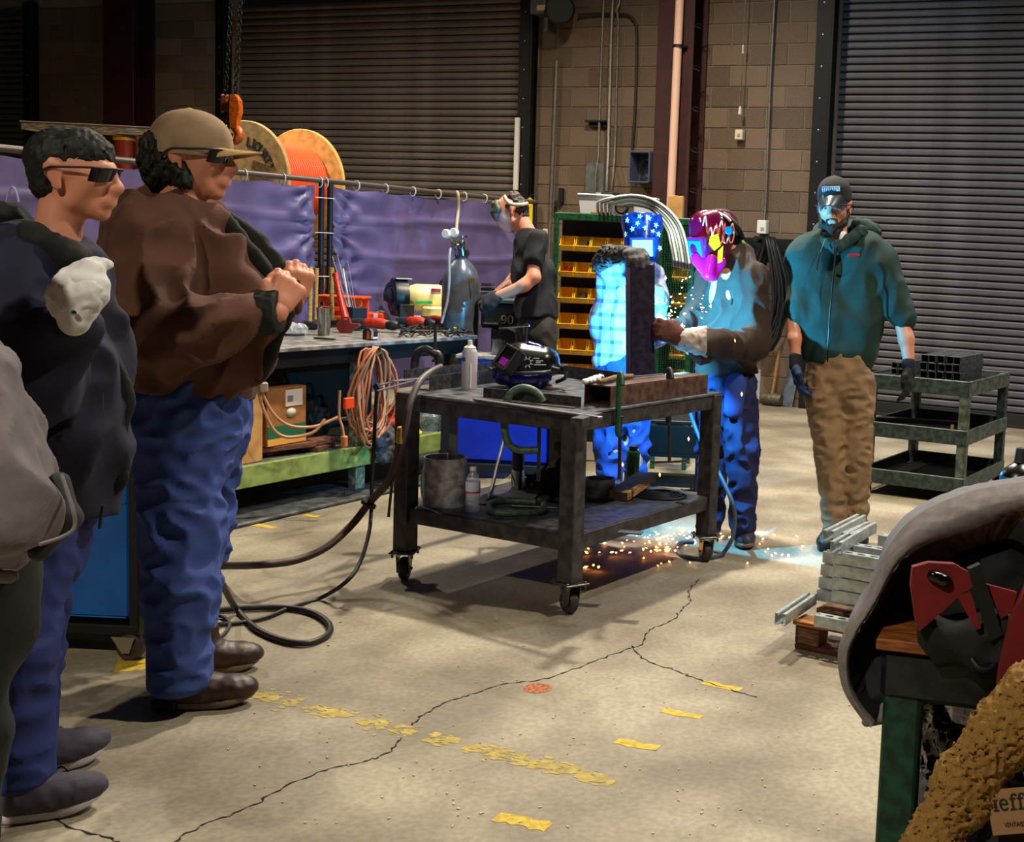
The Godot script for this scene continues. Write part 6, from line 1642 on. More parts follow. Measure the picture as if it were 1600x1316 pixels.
# rows of [x, y, depth, radius, x, y, depth, radius, stretch along the line of sight], in the survey's units
func limbs(rows: Array) -> Array:
	var out := []
	for w in rows:
		var q: float = w[8] if w.size() > 8 else 1.0
		out.append(limb(J(w[0], w[1], w[2]), w[3] * pd / FOCAL, J(w[4], w[5], w[6]), w[7] * pd / FOCAL, cam_fwd if q != 1.0 else Vector3.ZERO, q))
	return out
func person(label: String, d: float, fx: float, fy: float) -> Node3D:
	pd = d
	po = at(fx, fy, d)
	po.y = 0.0
	return thing("person", label, "person", po)
func head_prims(c: Vector3, f: Vector3, u: Vector3, s: float, neck: Vector3, nr := 0.25) -> Array:
	f = f.normalized()
	u = (u - f * u.dot(f)).normalized()
	var r := f.cross(u)
	var p := [
		limb(c + (u * 0.13 - f * 0.07) * s, 0.365 * s, c + (u * 0.12 + f * 0.03) * s, 0.345 * s, r, 0.88),
		limb(c + (u * 0.02 + f * 0.12) * s, 0.265 * s, c + (f * 0.15 - u * 0.24) * s, 0.185 * s, r, 0.98),
		limb(c + (f * 0.27 - u * 0.40) * s, 0.085 * s, c + (f * 0.24 - u * 0.37) * s, 0.10 * s, r, 1.3),
		limb(c + (u * 0.085 + f * 0.345 - r * 0.12) * s, 0.05 * s, c + (u * 0.085 + f * 0.345 + r * 0.12) * s, 0.05 * s),
		limb(c + (u * 0.05 + f * 0.395) * s, 0.032 * s, c + (f * 0.47 - u * 0.115) * s, 0.048 * s),
		limb(c + (f * 0.37 - u * 0.235 - r * 0.06) * s, 0.028 * s, c + (f * 0.37 - u * 0.235 + r * 0.06) * s, 0.028 * s),
		limb(c + (f * 0.365 - u * 0.285 - r * 0.05) * s, 0.03 * s, c + (f * 0.365 - u * 0.285 + r * 0.05) * s, 0.03 * s),
		limb(c - (u * 0.22 + f * 0.12) * s, 0.22 * s, neck, nr * s, r, 0.95)]
	for k: float in [-1, 1]:
		p.append(limb(c + (f * 0.23 - u * 0.07 + r * k * 0.165) * s, 0.105 * s, c + (f * 0.05 - u * 0.27 + r * k * 0.17) * s, 0.085 * s))
		p.append(limb(c + (f * 0.415 - u * 0.135 + r * k * 0.045) * s, 0.034 * s, c + (f * 0.42 - u * 0.135 + r * k * 0.04) * s, 0.034 * s))
		p.append(limb(c + (u * 0.10 - f * 0.09 + r * k * 0.335) * s, 0.062 * s, c + (-u * 0.12 - f * 0.04 + r * k * 0.32) * s, 0.045 * s, r, 0.45))
		p.append(limb(c + (f * 0.44 + u * 0.015 + r * k * 0.135) * s, 0.062 * s, c + (f * 0.44 + u * 0.01 + r * k * 0.15) * s, 0.062 * s, Vector3.ZERO, 1.0, Vector3.ZERO, 1.0, true))
		p.append(limb(c + (u * 0.03 - f * 0.055 + r * k * 0.395) * s, 0.03 * s, c + (-u * 0.04 - f * 0.045 + r * k * 0.39) * s, 0.026 * s, Vector3.ZERO, 1.0, Vector3.ZERO, 1.0, true))
	return p
# wrist, towards the knuckles, out of the back of the hand, towards the thumb; curl per finger
func hand_prims(w: Vector3, dir: Vector3, back: Vector3, thumb: Vector3, curl: Array, s := 1.0, fat := 1.0, thumb_in := 0.6) -> Array:
	dir = dir.normalized()
	back = (back - dir * back.dot(dir)).normalized()
	var side := thumb - dir * thumb.dot(dir)
	side = (side - back * side.dot(back)).normalized()
	var p := [limb(w, 0.025 * s * fat, w + dir * 0.03 * s, 0.026 * s * fat, back, 0.75)]
	for i in 4: p.append(limb(w + (dir * 0.03 + side * (0.018 - i * 0.012)) * s, 0.018 * s * fat, w + (dir * 0.088 + side * (0.032 - i * 0.021)) * s, 0.0145 * s * fat, back, 0.9))
	var len := [0.042, 0.047, 0.044, 0.034]
	var axis := back.cross(dir)
	var rot := 1.0 if (Basis(axis, 0.2) * dir).dot(back) < 0.0 else -1.0
	for i in 4:
		var a: Vector3 = w + (dir * (0.094 - 0.006 * absf(i - 1.0)) + side * (0.032 - i * 0.021)) * s
		var d := (dir + side * (0.10 - i * 0.07)).normalized()
		var ang := 0.0
		for k in 3:
			ang += curl[i] * [0.95, 1.25, 0.8][k]
			var v := Basis(axis, rot * ang) * d
			var b: Vector3 = a + v * len[i] * [1.0, 0.68, 0.55][k] * s
			p.append(limb(a, [0.0098, 0.0092, 0.0084][k] * s * fat, b, [0.0094, 0.0085, 0.0074][k] * s * fat))
			a = b
	var t0 := w + (dir * 0.028 + side * 0.026 - back * 0.006) * s
	var t1 := t0 + (dir * 0.030 + side * 0.024 - back * 0.014 * thumb_in) * s
	var t2 := t1 + (dir * 0.030 + side * (0.012 - 0.022 * thumb_in) - back * 0.014 * thumb_in) * s
	var t3 := t2 + (dir * 0.022 - side * 0.020 * thumb_in - back * 0.012 * thumb_in) * s
	p.append(limb(t0, 0.0175 * s * fat, t1, 0.0135 * s * fat))
	p.append(limb(t1, 0.0122 * s * fat, t2, 0.0108 * s * fat))
	p.append(limb(t2, 0.0105 * s * fat, t3, 0.0085 * s * fat))
	return p
func skin_mat() -> StandardMaterial3D:
	var m := mat("skin", Color(0.80, 0.53, 0.42), 0.52, 0.0, "", 1.0, "rough", 9.0, 0.12)
	m.subsurf_scatter_enabled = true
	m.subsurf_scatter_strength = 0.15
	return m
func cloth(key: String, c: Color, t := "denim", sc := 6.0) -> StandardMaterial3D:
	var m := mat(key, c, 0.85, 0.0, t, sc, "twill", 30.0, 0.12)
	m.rim_enabled = true
	m.rim = 0.05
	m.rim_tint = 0.6
	return m
# a shoe or boot lying along its sole from heel to toe
func shoe(t: Node3D, heel: Vector3, toe: Vector3, w: float, h: float, upper: Material, sole: Material, ankle := 0.09, lift := 0.0, pointed := 0.75) -> void:
	heel.y = 0.0
	toe.y = 0.0
	var d := toe - heel
	var l := d.length()
	d = d.normalized()
	var s := d.cross(Vector3.UP)
	var xf := Transform3D(Basis(s, Vector3.UP, -d), heel)
	var poly := PackedVector2Array()
	for i in 28:
		var a := TAU * i / 28
		var z := 0.5 - 0.5 * cos(a)
		var hw := w * (0.40 + 0.12 * smoothstep(0.35, 0.75, z)) * (pow(absf(sin(a)), 0.55))
		hw *= lerpf(1.0, pointed, smoothstep(0.75, 1.0, z))
		poly.append(Vector2(hw * (1 if sin(a) >= 0 else -1), z * l))
	var so := mb()
	var rows := []
	for lev in 4:
		var row := PackedVector3Array()
		var y: float = [0.002, 0.006, 0.020, 0.024][lev]
		var sc: float = [0.95, 1.0, 1.0, 0.97][lev]
		for q in poly: row.append(xf * Vector3(q.x * sc, y + lift * pow(clampf(q.y / l, 0, 1), 4.0), -(l / 2 + (q.y - l / 2) * sc)))
		rows.append(row)
	lattice(so, rows, true)
	cap(so, rows[0], true)
	cap(so, rows[3])
	if pointed < 0.7: bx(so, Vector3.ZERO, Vector3.ZERO, 0)
	obj("sole", so, sole, t)
	var P := func(z, y, x = 0.0): return xf * Vector3(x, y, -z * l)
	obj("shoe", blob([limb(P.call(0.16, 0.055), w * 0.40, P.call(0.5, 0.05), w * 0.43, Vector3.UP, 1.0), limb(P.call(0.5, 0.05), w * 0.42, P.call(0.80, 0.045 + lift * 0.4), w * 0.40, Vector3.UP, 0.8), limb(P.call(0.80, 0.042 + lift * 0.4), w * 0.38, P.call(0.92, 0.036 + lift * 0.8), w * 0.26, Vector3.UP, 0.75), limb(P.call(0.2, 0.07), w * 0.38, P.call(0.24, ankle), w * 0.38)], 0.008, 0.05, 0.002, 20.0, Vector3.ONE, [[xf * Vector3(0, 0.02, 0), Vector3.DOWN], [xf * Vector3(0, ankle + 0.02, 0), Vector3.UP]]), upper, t)
# a cap: six-panel dome over the skull and a curved brim
func cap_hat(t: Node3D, c: Vector3, f: Vector3, u: Vector3, s: float, m: Material, brim: Material, tip := 0.0) -> Node3D:
	f = f.normalized()
	u = (u - f * u.dot(f)).normalized()
	var r := f.cross(u)
	var B := Basis(r, u, -f)
	var rows := []
	for i in 11:
		var a := PI / 2 * i / 10.0
		var row := PackedVector3Array()
		for k in 37:
			var b := TAU * k / 36
			var rad := cos(a) * (1.0 - 0.012 * pow(absf(cos(b * 3)), 12.0))
			row.append(c + B * (Vector3(cos(b) * 0.375 * rad, 0.08 + 0.42 * pow(sin(a), 0.85), sin(b) * 0.455 * rad + 0.0) * s))
		rows.append(row)
	var st := lattice(mb(), rows, false, false)
	var band := []
	for y: float in [-0.03, 0.08]:
		var row := PackedVector3Array()
		for k in 37:
			var b := TAU * k / 36
			row.append(c + B * (Vector3(cos(b) * 0.375, y, sin(b) * 0.455) * s))
		band.append(row)
	lattice(st, band)
	var dome := obj("cap", st, m, t)
	var br := []
	for i in 7:
		var q := i / 6.0
		var row := PackedVector3Array()
		for k in 13:
			var b := deg_to_rad(lerpf(-158, -22, k / 12.0))
			var x := cos(b) * (0.36 + 0.0 * q)
			var z := sin(b) * (0.45 + 0.34 * q * sin(PI * (k / 12.0)))
			row.append(c + B * (Vector3(x * (1.0 - 0.10 * q), 0.085 - 0.62 * pow(x, 2.0) * q * 2.0 - 0.10 * q + tip * q, z) * s))
		br.append(row)
	var bs := lattice(mb(), br)
	var under := []
	for row in br:
		var w := PackedVector3Array()
		for p in row: w.append(p - u * 0.016 * s)
		under.append(w)
	lattice(bs, under, false, true)
	lattice(bs, [br[6], under[6]])
	obj("brim", bs, brim, dome)
	obj("button", lathe(mb(), [Vector2(0, 0.012), Vector2(0.03, 0.006), Vector2(0.045, -0.01)], Transform3D(B, c + u * 0.5 * s - f * 0.035 * s).scaled_local(Vector3.ONE * s), 10), brim, dome)
	return dome
func sunglasses(t: Node3D, c: Vector3, f: Vector3, u: Vector3, s: float, lens: Material) -> void:
	f = f.normalized()
	u = (u - f * u.dot(f)).normalized()
	var r := f.cross(u)
	var path := []
	for i in 25:
		var a := lerpf(-1.0, 1.0, i / 24.0)
		var w := absf(a)
		var p := f * (0.12 + 0.36 * cos(minf(w / 0.45, 1.0) * 1.25)) + r * signf(a) * (0.385 * sin(minf(w / 0.45, 1.0) * 1.35))
		if w > 0.45: p += -f * (w - 0.45) * 0.78
		p += u * (0.085 - (0.09 * (w - 0.88) / 0.12 if w > 0.88 else 0.0))
		path.append(c + p * s)
	var g := obj("glasses", tube(mb(), path, 0.014 * s, 6), mats["black_rubber"], t)
	for k: float in [-1, 1]:
		var rows := []
		for i in 5:
			var row := PackedVector3Array()
			for j in 8:
				var q := lerpf(0.06, 0.78, j / 7.0)
				var drop := 0.155 * (0.55 + 0.45 * sin(PI * (0.15 + 0.7 * q)))
				row.append(c + (f * (0.115 + 0.36 * cos(q * 1.22) - 0.012 * i) + r * k * 0.385 * sin(q * 1.3) + u * (0.085 - drop * i / 4.0)) * s)
			rows.append(row)
		obj("lens", lattice(mb(), rows, false, k > 0), lens, g)

func people() -> void:
	skin_mat()
	mat("lens_tint", Color(0.03, 0.03, 0.06), 0.06, 0.2)
	jacket_man()
	navy_man()
	grey_man()
	grinder_man()
	star_welder()
	flame_welder()
	green_man()

func jacket_man() -> void:
	var t := person("person in a brown jacket, tan cap and boots holding his jacket open", 4.05, 300, 1108)
	var right := (J(400, 300) - J(300, 300)).normalized()
	var up := Vector3.UP
	var hc := J(299, 247)
	var s := 0.275
	var look := (right + cam_fwd * 0.10).normalized()
	var skin := skin_mat()
	var core := limbs([[262, 390, 0.05, 60, 282, 560, 0.05, 75, 1.2], [282, 640, 0, 60, 285, 830, -0.05, 45], [310, 640, 0.2, 60, 305, 830, 0.2, 40], [285, 830, -0.05, 40, 270, 1060, -0.05, 26], [305, 830, 0.2, 35, 305, 1010, 0.2, 22], [250, 400, -0.12, 26, 255, 530, -0.2, 26], [255, 530, -0.2, 26, 430, 488, -0.16, 20], [290, 395, 0.28, 28, 380, 500, 0.33, 30], [380, 500, 0.33, 28, 460, 452, 0.2, 18]])
	# fists that grip the two front edges of the jacket
	var near := hand_prims(J(430, 487, -0.16), J(450, 452, -0.13) - J(430, 487, -0.16), J(470, 500, -0.35) - J(445, 470, -0.16), -cam_down * 0.6 - right * 0.5 + cam_fwd * 0.4, [1.05, 1.1, 1.12, 1.15], 1.12, 1.15, 0.9)
	var far := hand_prims(J(462, 470, 0.2), J(468, 438, 0.19) - J(462, 470, 0.2), J(490, 446, 0.0) - J(465, 448, 0.2), -right * 0.8 - cam_fwd * 0.3, [1.05, 1.05, 1.1, 1.15], 1.02, 1.12, 0.7)
	obj("body", join([blob(core, 0.02, 0.06), blob(head_prims(hc, look, up, s, J(285, 345), 0.27), 0.006, 0.03), blob(near, 0.0042, 0.011), blob(far, 0.0042, 0.011)]), skin, t)
	# jeans
	var denim := cloth("denim_blue", Color(0.21, 0.31, 0.60))
	obj("jeans", blob(limbs([[292, 612, 0.06, 88, 290, 665, 0.06, 84, 1.3], [282, 660, 0.0, 76, 284, 830, -0.06, 57, 1.0], [284, 830, -0.08, 56, 283, 930, -0.14, 47], [283, 930, -0.14, 47, 281, 1063, -0.17, 45], [325, 660, 0.2, 62, 312, 830, 0.2, 46], [312, 830, 0.2, 46, 300, 1005, 0.2, 33]]), 0.011, 0.07, 0.013, 6.6, Vector3(1, 1.6, 1), [[J(280, 1078, -0.16), Vector3.DOWN]]), denim, t)
	# jacket: torso, sleeves, the near front panel pulled out to the fist
	var jm := cloth("jacket_brown", Color(0.37, 0.22, 0.16), "mottle", 2.0)
	var jk := limbs([[258, 372, 0.06, 84, 268, 470, 0.06, 102, 1.35], [268, 470, 0.06, 102, 288, 560, 0.06, 97, 1.25], [288, 560, 0.06, 97, 288, 615, 0.06, 93, 1.2], [245, 385, -0.13, 58, 250, 520, -0.2, 50], [256, 530, -0.2, 49, 330, 512, -0.22, 42], [330, 512, -0.22, 42, 410, 492, -0.17, 30], [300, 385, 0.28, 52, 370, 490, 0.33, 40], [370, 490, 0.33, 38, 452, 468, 0.2, 26], [300, 335, 0.06, 42, 330, 345, 0.02, 26, 1.5], [345, 420, -0.02, 60, 412, 500, -0.08, 34, 0.5], [340, 530, 0.0, 70, 385, 560, -0.02, 42, 0.8]])
	obj("jacket", blob(jk, 0.011, 0.06, 0.022, 4.2, Vector3(1.3, 1.0, 1.3), [[J(290, 618, 0.0), (J(285, 700) - J(300, 590)).normalized()]]), jm, t)
	var lining := cloth("lining_black", Color(0.03, 0.03, 0.04), "mottle", 2.0)
	obj("lining", blob(limbs([[338, 335, 0.16, 22, 395, 385, 0.2, 24, 0.6], [395, 385, 0.2, 24, 458, 440, 0.18, 15, 0.6], [352, 345, 0.04, 14, 420, 425, -0.02, 10, 0.6], [444, 490, -0.1, 16, 405, 585, -0.03, 15, 0.6], [420, 470, 0.1, 30, 400, 560, 0.12, 26, 0.5]]), 0.009, 0.03, 0.006, 9.0), lining, t)
	obj("cuff", blob(limbs([[412, 491, -0.165, 34, 428, 487, -0.16, 33]]), 0.008, 0.02, 0.004, 20.0, Vector3.ONE, [[J(440, 483, -0.15), right]]), lining, t)
	# boots
	var boot := mat("boot_brown", Color(0.23, 0.145, 0.11), 0.48, 0.0, "mottle", 4.0)
	var sole := mat("boot_sole", Color(0.5, 0.42, 0.36), 0.7)
	var hs := on_y(246, 1106) - po
	shoe(t, hs, on_y(398, 1098) - po, 0.115, 0.1, boot, sole, 0.16, 0.022, 0.62)
	obj("heel_block", bx(mb(), hs + right * 0.035 + Vector3(0, 0.018, 0), Vector3(0.075, 0.036, 0.075), 0.005, FACE), mat("heel_black", Color(0.03, 0.028, 0.026), 0.6), t)
	shoe(t, on_y(296, 1054) - po, on_y(404, 1042) - po, 0.105, 0.1, boot, sole, 0.15, 0.018, 0.62)
	# hair, cap, dark glasses
	var hair := mat("hair_dark", Color(0.06, 0.04, 0.03), 0.7, 0.0, "wood", 14.0, "", 1.0)
	obj("hair", blob(limbs([[258, 235, 0, 32, 262, 272, 0, 30, 1.6], [260, 266, 0, 26, 286, 277, -0.03, 18, 1.5], [240, 258, 0, 17, 250, 280, 0, 14, 1.8], [278, 262, -0.06, 15, 292, 284, -0.06, 12, 1.2]]), 0.0065, 0.025, 0.011, 34.0, Vector3(1, 0.45, 1)), hair, t)
	var tan := cloth("cap_tan", Color(0.62, 0.51, 0.39), "mottle", 3.0)
	var lit_brim := cloth("cap_brim_lit", Color(0.78, 0.63, 0.42), "mottle", 3.0)  # brim toned lighter than the crown for the light on it
	cap_hat(t, hc + Vector3(0, 0.016, 0) - right * 0.002, (look - up * 0.08).normalized(), up, s * 1.02, tan, lit_brim, 0.10)
	obj("cap_strap", tube(mb(), spline([J(243, 222, -0.02), J(234, 228, 0), J(233, 240, 0), J(243, 243, 0.02)], 4), 0.006, 6), tan, t)
	sunglasses(t, hc, look, up, s, mats["lens_tint"])

func navy_man() -> void:
	var t := person("person in an open navy jacket and safety glasses holding a white glove", 3.3, 70, 1260)
	var right := (J(200, 300) - J(100, 300)).normalized()
	var look := (right + cam_fwd * 0.12).normalized()
	var hc := J(115, 276)
	var s := 0.238
	var core := limbs([[80, 470, 0, 50, 95, 700, 0, 56, 1.2], [56, 830, -0.06, 44, 30, 1030, -0.12, 30], [30, 1030, -0.12, 30, 35, 1200, -0.14, 22], [82, 830, 0.16, 34, 60, 1020, 0.16, 22], [60, 1020, 0.16, 22, 58, 1150, 0.16, 16], [50, 455, -0.1, 24, 58, 600, -0.17, 24], [58, 600, -0.17, 26, 112, 505, -0.23, 22]])
	obj("body", join([blob(core, 0.02, 0.06), blob(head_prims(hc, look, Vector3.UP, s, J(88, 385), 0.25), 0.0055, 0.026)]), skin_mat(), t)
	obj("hair", blob(limbs([[103, 248, 0, 51, 128, 244, 0, 42, 1.05], [90, 254, 0, 45, 86, 286, 0.0, 34, 1.22], [136, 236, 0, 33, 150, 238, 0, 23, 1.35]]), 0.006, 0.02, 0.005, 60.0, Vector3(0.7, 0.5, 1)), mat("hair_dark", Color.BLACK), t)
	sunglasses(t, hc, look, Vector3.UP, s, mats["lens_tint"])
	var navy := cloth("navy_fleece", Color(0.055, 0.06, 0.19), "mottle", 2.0)
	obj("jacket", blob(limbs([[70, 430, 0.02, 78, 90, 560, 0.02, 92, 1.3], [90, 560, 0.02, 92, 105, 690, 0.02, 82, 1.2], [105, 690, 0.02, 82, 108, 790, 0.02, 66, 1.1], [20, 400, 0.0, 52, 60, 395, 0.1, 42, 1.4], [120, 420, 0.05, 38, 135, 500, 0.05, 50, 1.2], [35, 440, -0.14, 58, 52, 600, -0.2, 52], [55, 605, -0.2, 50, 108, 512, -0.23, 42]]), 0.011, 0.06, 0.016, 4.2, Vector3(1.3, 1, 1.3), [[J(120, 813), (J(120, 900) - J(112, 800)).normalized()]]), navy, t)
	var blk := cloth("jacket_black", Color(0.012, 0.012, 0.018), "mottle", 2.0)
	obj("front_panel", blob(limbs([[140, 470, 0.06, 34, 168, 620, 0.06, 34, 0.5], [168, 620, 0.06, 34, 178, 745, 0.06, 30, 0.5]]), 0.01, 0.05, 0.011, 4.2, Vector3.ONE, [[J(180, 774), (J(180, 800) - J(178, 740)).normalized()]]), blk, t)
	obj("collar", blob(limbs([[48, 368, -0.1, 22, 108, 400, -0.16, 18, 1.2], [108, 400, -0.14, 16, 140, 400, 0.05, 14], [10, 350, 0.05, 36, 40, 362, 0.1, 26, 1.6]]), 0.009, 0.04, 0.01, 9.0), blk, t)
	obj("zip_pull", tube(mb(), [J(161, 790, -0.13), J(157, 812, -0.13), J(156, 826, -0.13)], 0.0045, 6), mats["black_rubber"], t)
	obj("zip", tube(mb(), [J(160, 615, -0.125), J(160, 658, -0.125)], 0.0022, 6), mats["chrome"], t)
	var wm := cloth("glove_white", Color(0.9, 0.9, 0.9), "mottle", 3.0)
	obj("white_glove", join([blob(hand_prims(J(116, 500, -0.3), J(118, 430, -0.3) - J(116, 500, -0.3), -cam_fwd, right, [0.5, 0.6, 0.7, 0.75], 1.0, 1.55, 0.5), 0.005, 0.016), blob(limbs([[100, 462, -0.3, 26, 132, 460, -0.3, 26, 0.6], [112, 490, -0.28, 26, 118, 470, -0.3, 32, 0.7]]), 0.007, 0.03, 0.006, 20.0)]), wm, t)
	obj("glove_button", lathe(mb(), [Vector2(0, 0.004), Vector2(0.006, 0.002), Vector2(0.007, -0.002)], along(J(115, 489, -0.34), J(115, 489, -0.5)), 10), mats["chrome"], t)
	var denim := cloth("denim_dark", Color(0.13, 0.19, 0.46))
	obj("jeans", blob(limbs([[70, 800, 0.04, 66, 66, 860, 0.04, 62, 1.3], [52, 850, -0.05, 62, 30, 1030, -0.12, 47], [30, 1030, -0.12, 46, 34, 1215, -0.15, 44], [84, 850, 0.14, 44, 60, 1020, 0.16, 32], [60, 1020, 0.16, 32, 58, 1180, 0.14, 28]]), 0.011, 0.06, 0.011, 6.6, Vector3(1, 1.6, 1), [[J(40, 1236, 0), Vector3.DOWN]]), denim, t)
	var grey := mat("sneaker_grey", Color(0.30, 0.27, 0.34), 0.8, 0.0, "grain", 20.0)
	var white := mat("sneaker_sole", Color(0.80, 0.76, 0.8), 0.6)
	shoe(t, on_y(-4, 1286) - po, on_y(160, 1258) - po, 0.105, 0.1, grey, white, 0.10, 0.03, 0.85)
	shoe(t, on_y(38, 1214) - po, on_y(162, 1182) - po, 0.10, 0.1, grey, white, 0.10, 0.03, 0.85)
	obj("lace", tube(mb(), spline([J(78, 1210, -0.1), J(95, 1198, -0.1), J(106, 1205, -0.1), J(95, 1213, -0.1), J(80, 1210, -0.1)], 5), 0.003, 6), mats["black_rubber"], t)
	# drawstring loop of the hood
	obj("hood_cord", tube(mb(), spline([J(10, 316, 0.1), J(14, 300, 0.1), J(19, 292, 0.1), J(25, 300, 0.1), J(29, 316, 0.1)], 5), 0.003, 6), mat("cord_lilac", Color(0.6, 0.6, 0.8), 0.6), t)

func grey_man() -> void:
	var t := person("person in a grey canvas work jacket cut off by the left edge", 2.62, -40, 1370)
	var right := (J(200, 300) - J(100, 300)).normalized()
	var hc := J(-150, 330)
	obj("body", join([blob(limbs([[-90, 560, 0.05, 70, -50, 820, 0.05, 70, 1.2], [-40, 900, 0, 50, -40, 1130, 0, 36], [-40, 1130, 0, 36, -44, 1340, 0, 28], [-70, 900, 0.2, 60, -70, 1340, 0.2, 32]]), 0.022, 0.06), blob(head_prims(hc, right, Vector3.UP, 0.24, J(-130, 480), 0.25), 0.008, 0.03)]), skin_mat(), t)
	obj("hair", blob(limbs([[-170, 290, 0, 70, -130, 285, 0, 62, 1.3]]), 0.012, 0.03, 0.01, 20.0, Vector3.ONE, [[J(-150, 330), (cam_down + right * 0.6).normalized()]]), mat("hair_dark", Color.BLACK), t)
	var gm := cloth("canvas_grey", Color(0.44, 0.41, 0.42), "mottle", 4.0)
	obj("jacket", blob(limbs([[-105, 590, 0.03, 100, -72, 720, 0.0, 116, 1.25], [-72, 720, 0.0, 116, -45, 800, 0.0, 106, 1.2], [-62, 590, -0.12, 74, -42, 730, -0.18, 80], [-42, 730, -0.18, 78, 8, 795, -0.2, 72], [-30, 800, -0.05, 100, -20, 838, -0.05, 78]]), 0.011, 0.06, 0.018, 4.2, Vector3(1.2, 1, 1.2), [[J(40, 884), (J(20, 960) - J(40, 880)).normalized()]]), gm, t)
	obj("hem_band", blob(limbs([[92, 752, -0.1, 14, 106, 810, -0.12, 14, 1.5], [106, 812, -0.12, 13, 62, 862, -0.16, 14, 1.5]]), 0.008, 0.03), cloth("canvas_lining", Color(0.12, 0.12, 0.14), "mottle", 3.0), t)
	obj("hem_cord", tube(mb(), spline([J(96, 742, -0.17), J(112, 790, -0.19), J(117, 822, -0.19), J(100, 838, -0.21), J(62, 851, -0.25)], 5), 0.004, 6), gm, t)
	obj("pocket_flap", blob(limbs([[-10, 900, -0.16, 14, 18, 900, -0.16, 12, 0.5]]), 0.008, 0.02), gm, t)
	obj("trousers", blob(limbs([[-35, 860, 0.0, 86, -34, 980, 0, 72, 1.2], [-40, 980, 0.0, 64, -54, 1150, 0, 52], [-54, 1150, 0, 52, -60, 1340, 0, 46], [-70, 980, 0.2, 60, -76, 1340, 0.2, 44]]), 0.014, 0.06, 0.012, 4.8), cloth("trousers_black", Color(0.02, 0.02, 0.025), "mottle", 2.0), t)
	shoe(t, on_y(-110, 1402) - po, on_y(60, 1392) - po, 0.11, 0.1, mats["black_rubber"], mats["black_rubber"], 0.1, 0.02, 0.8)

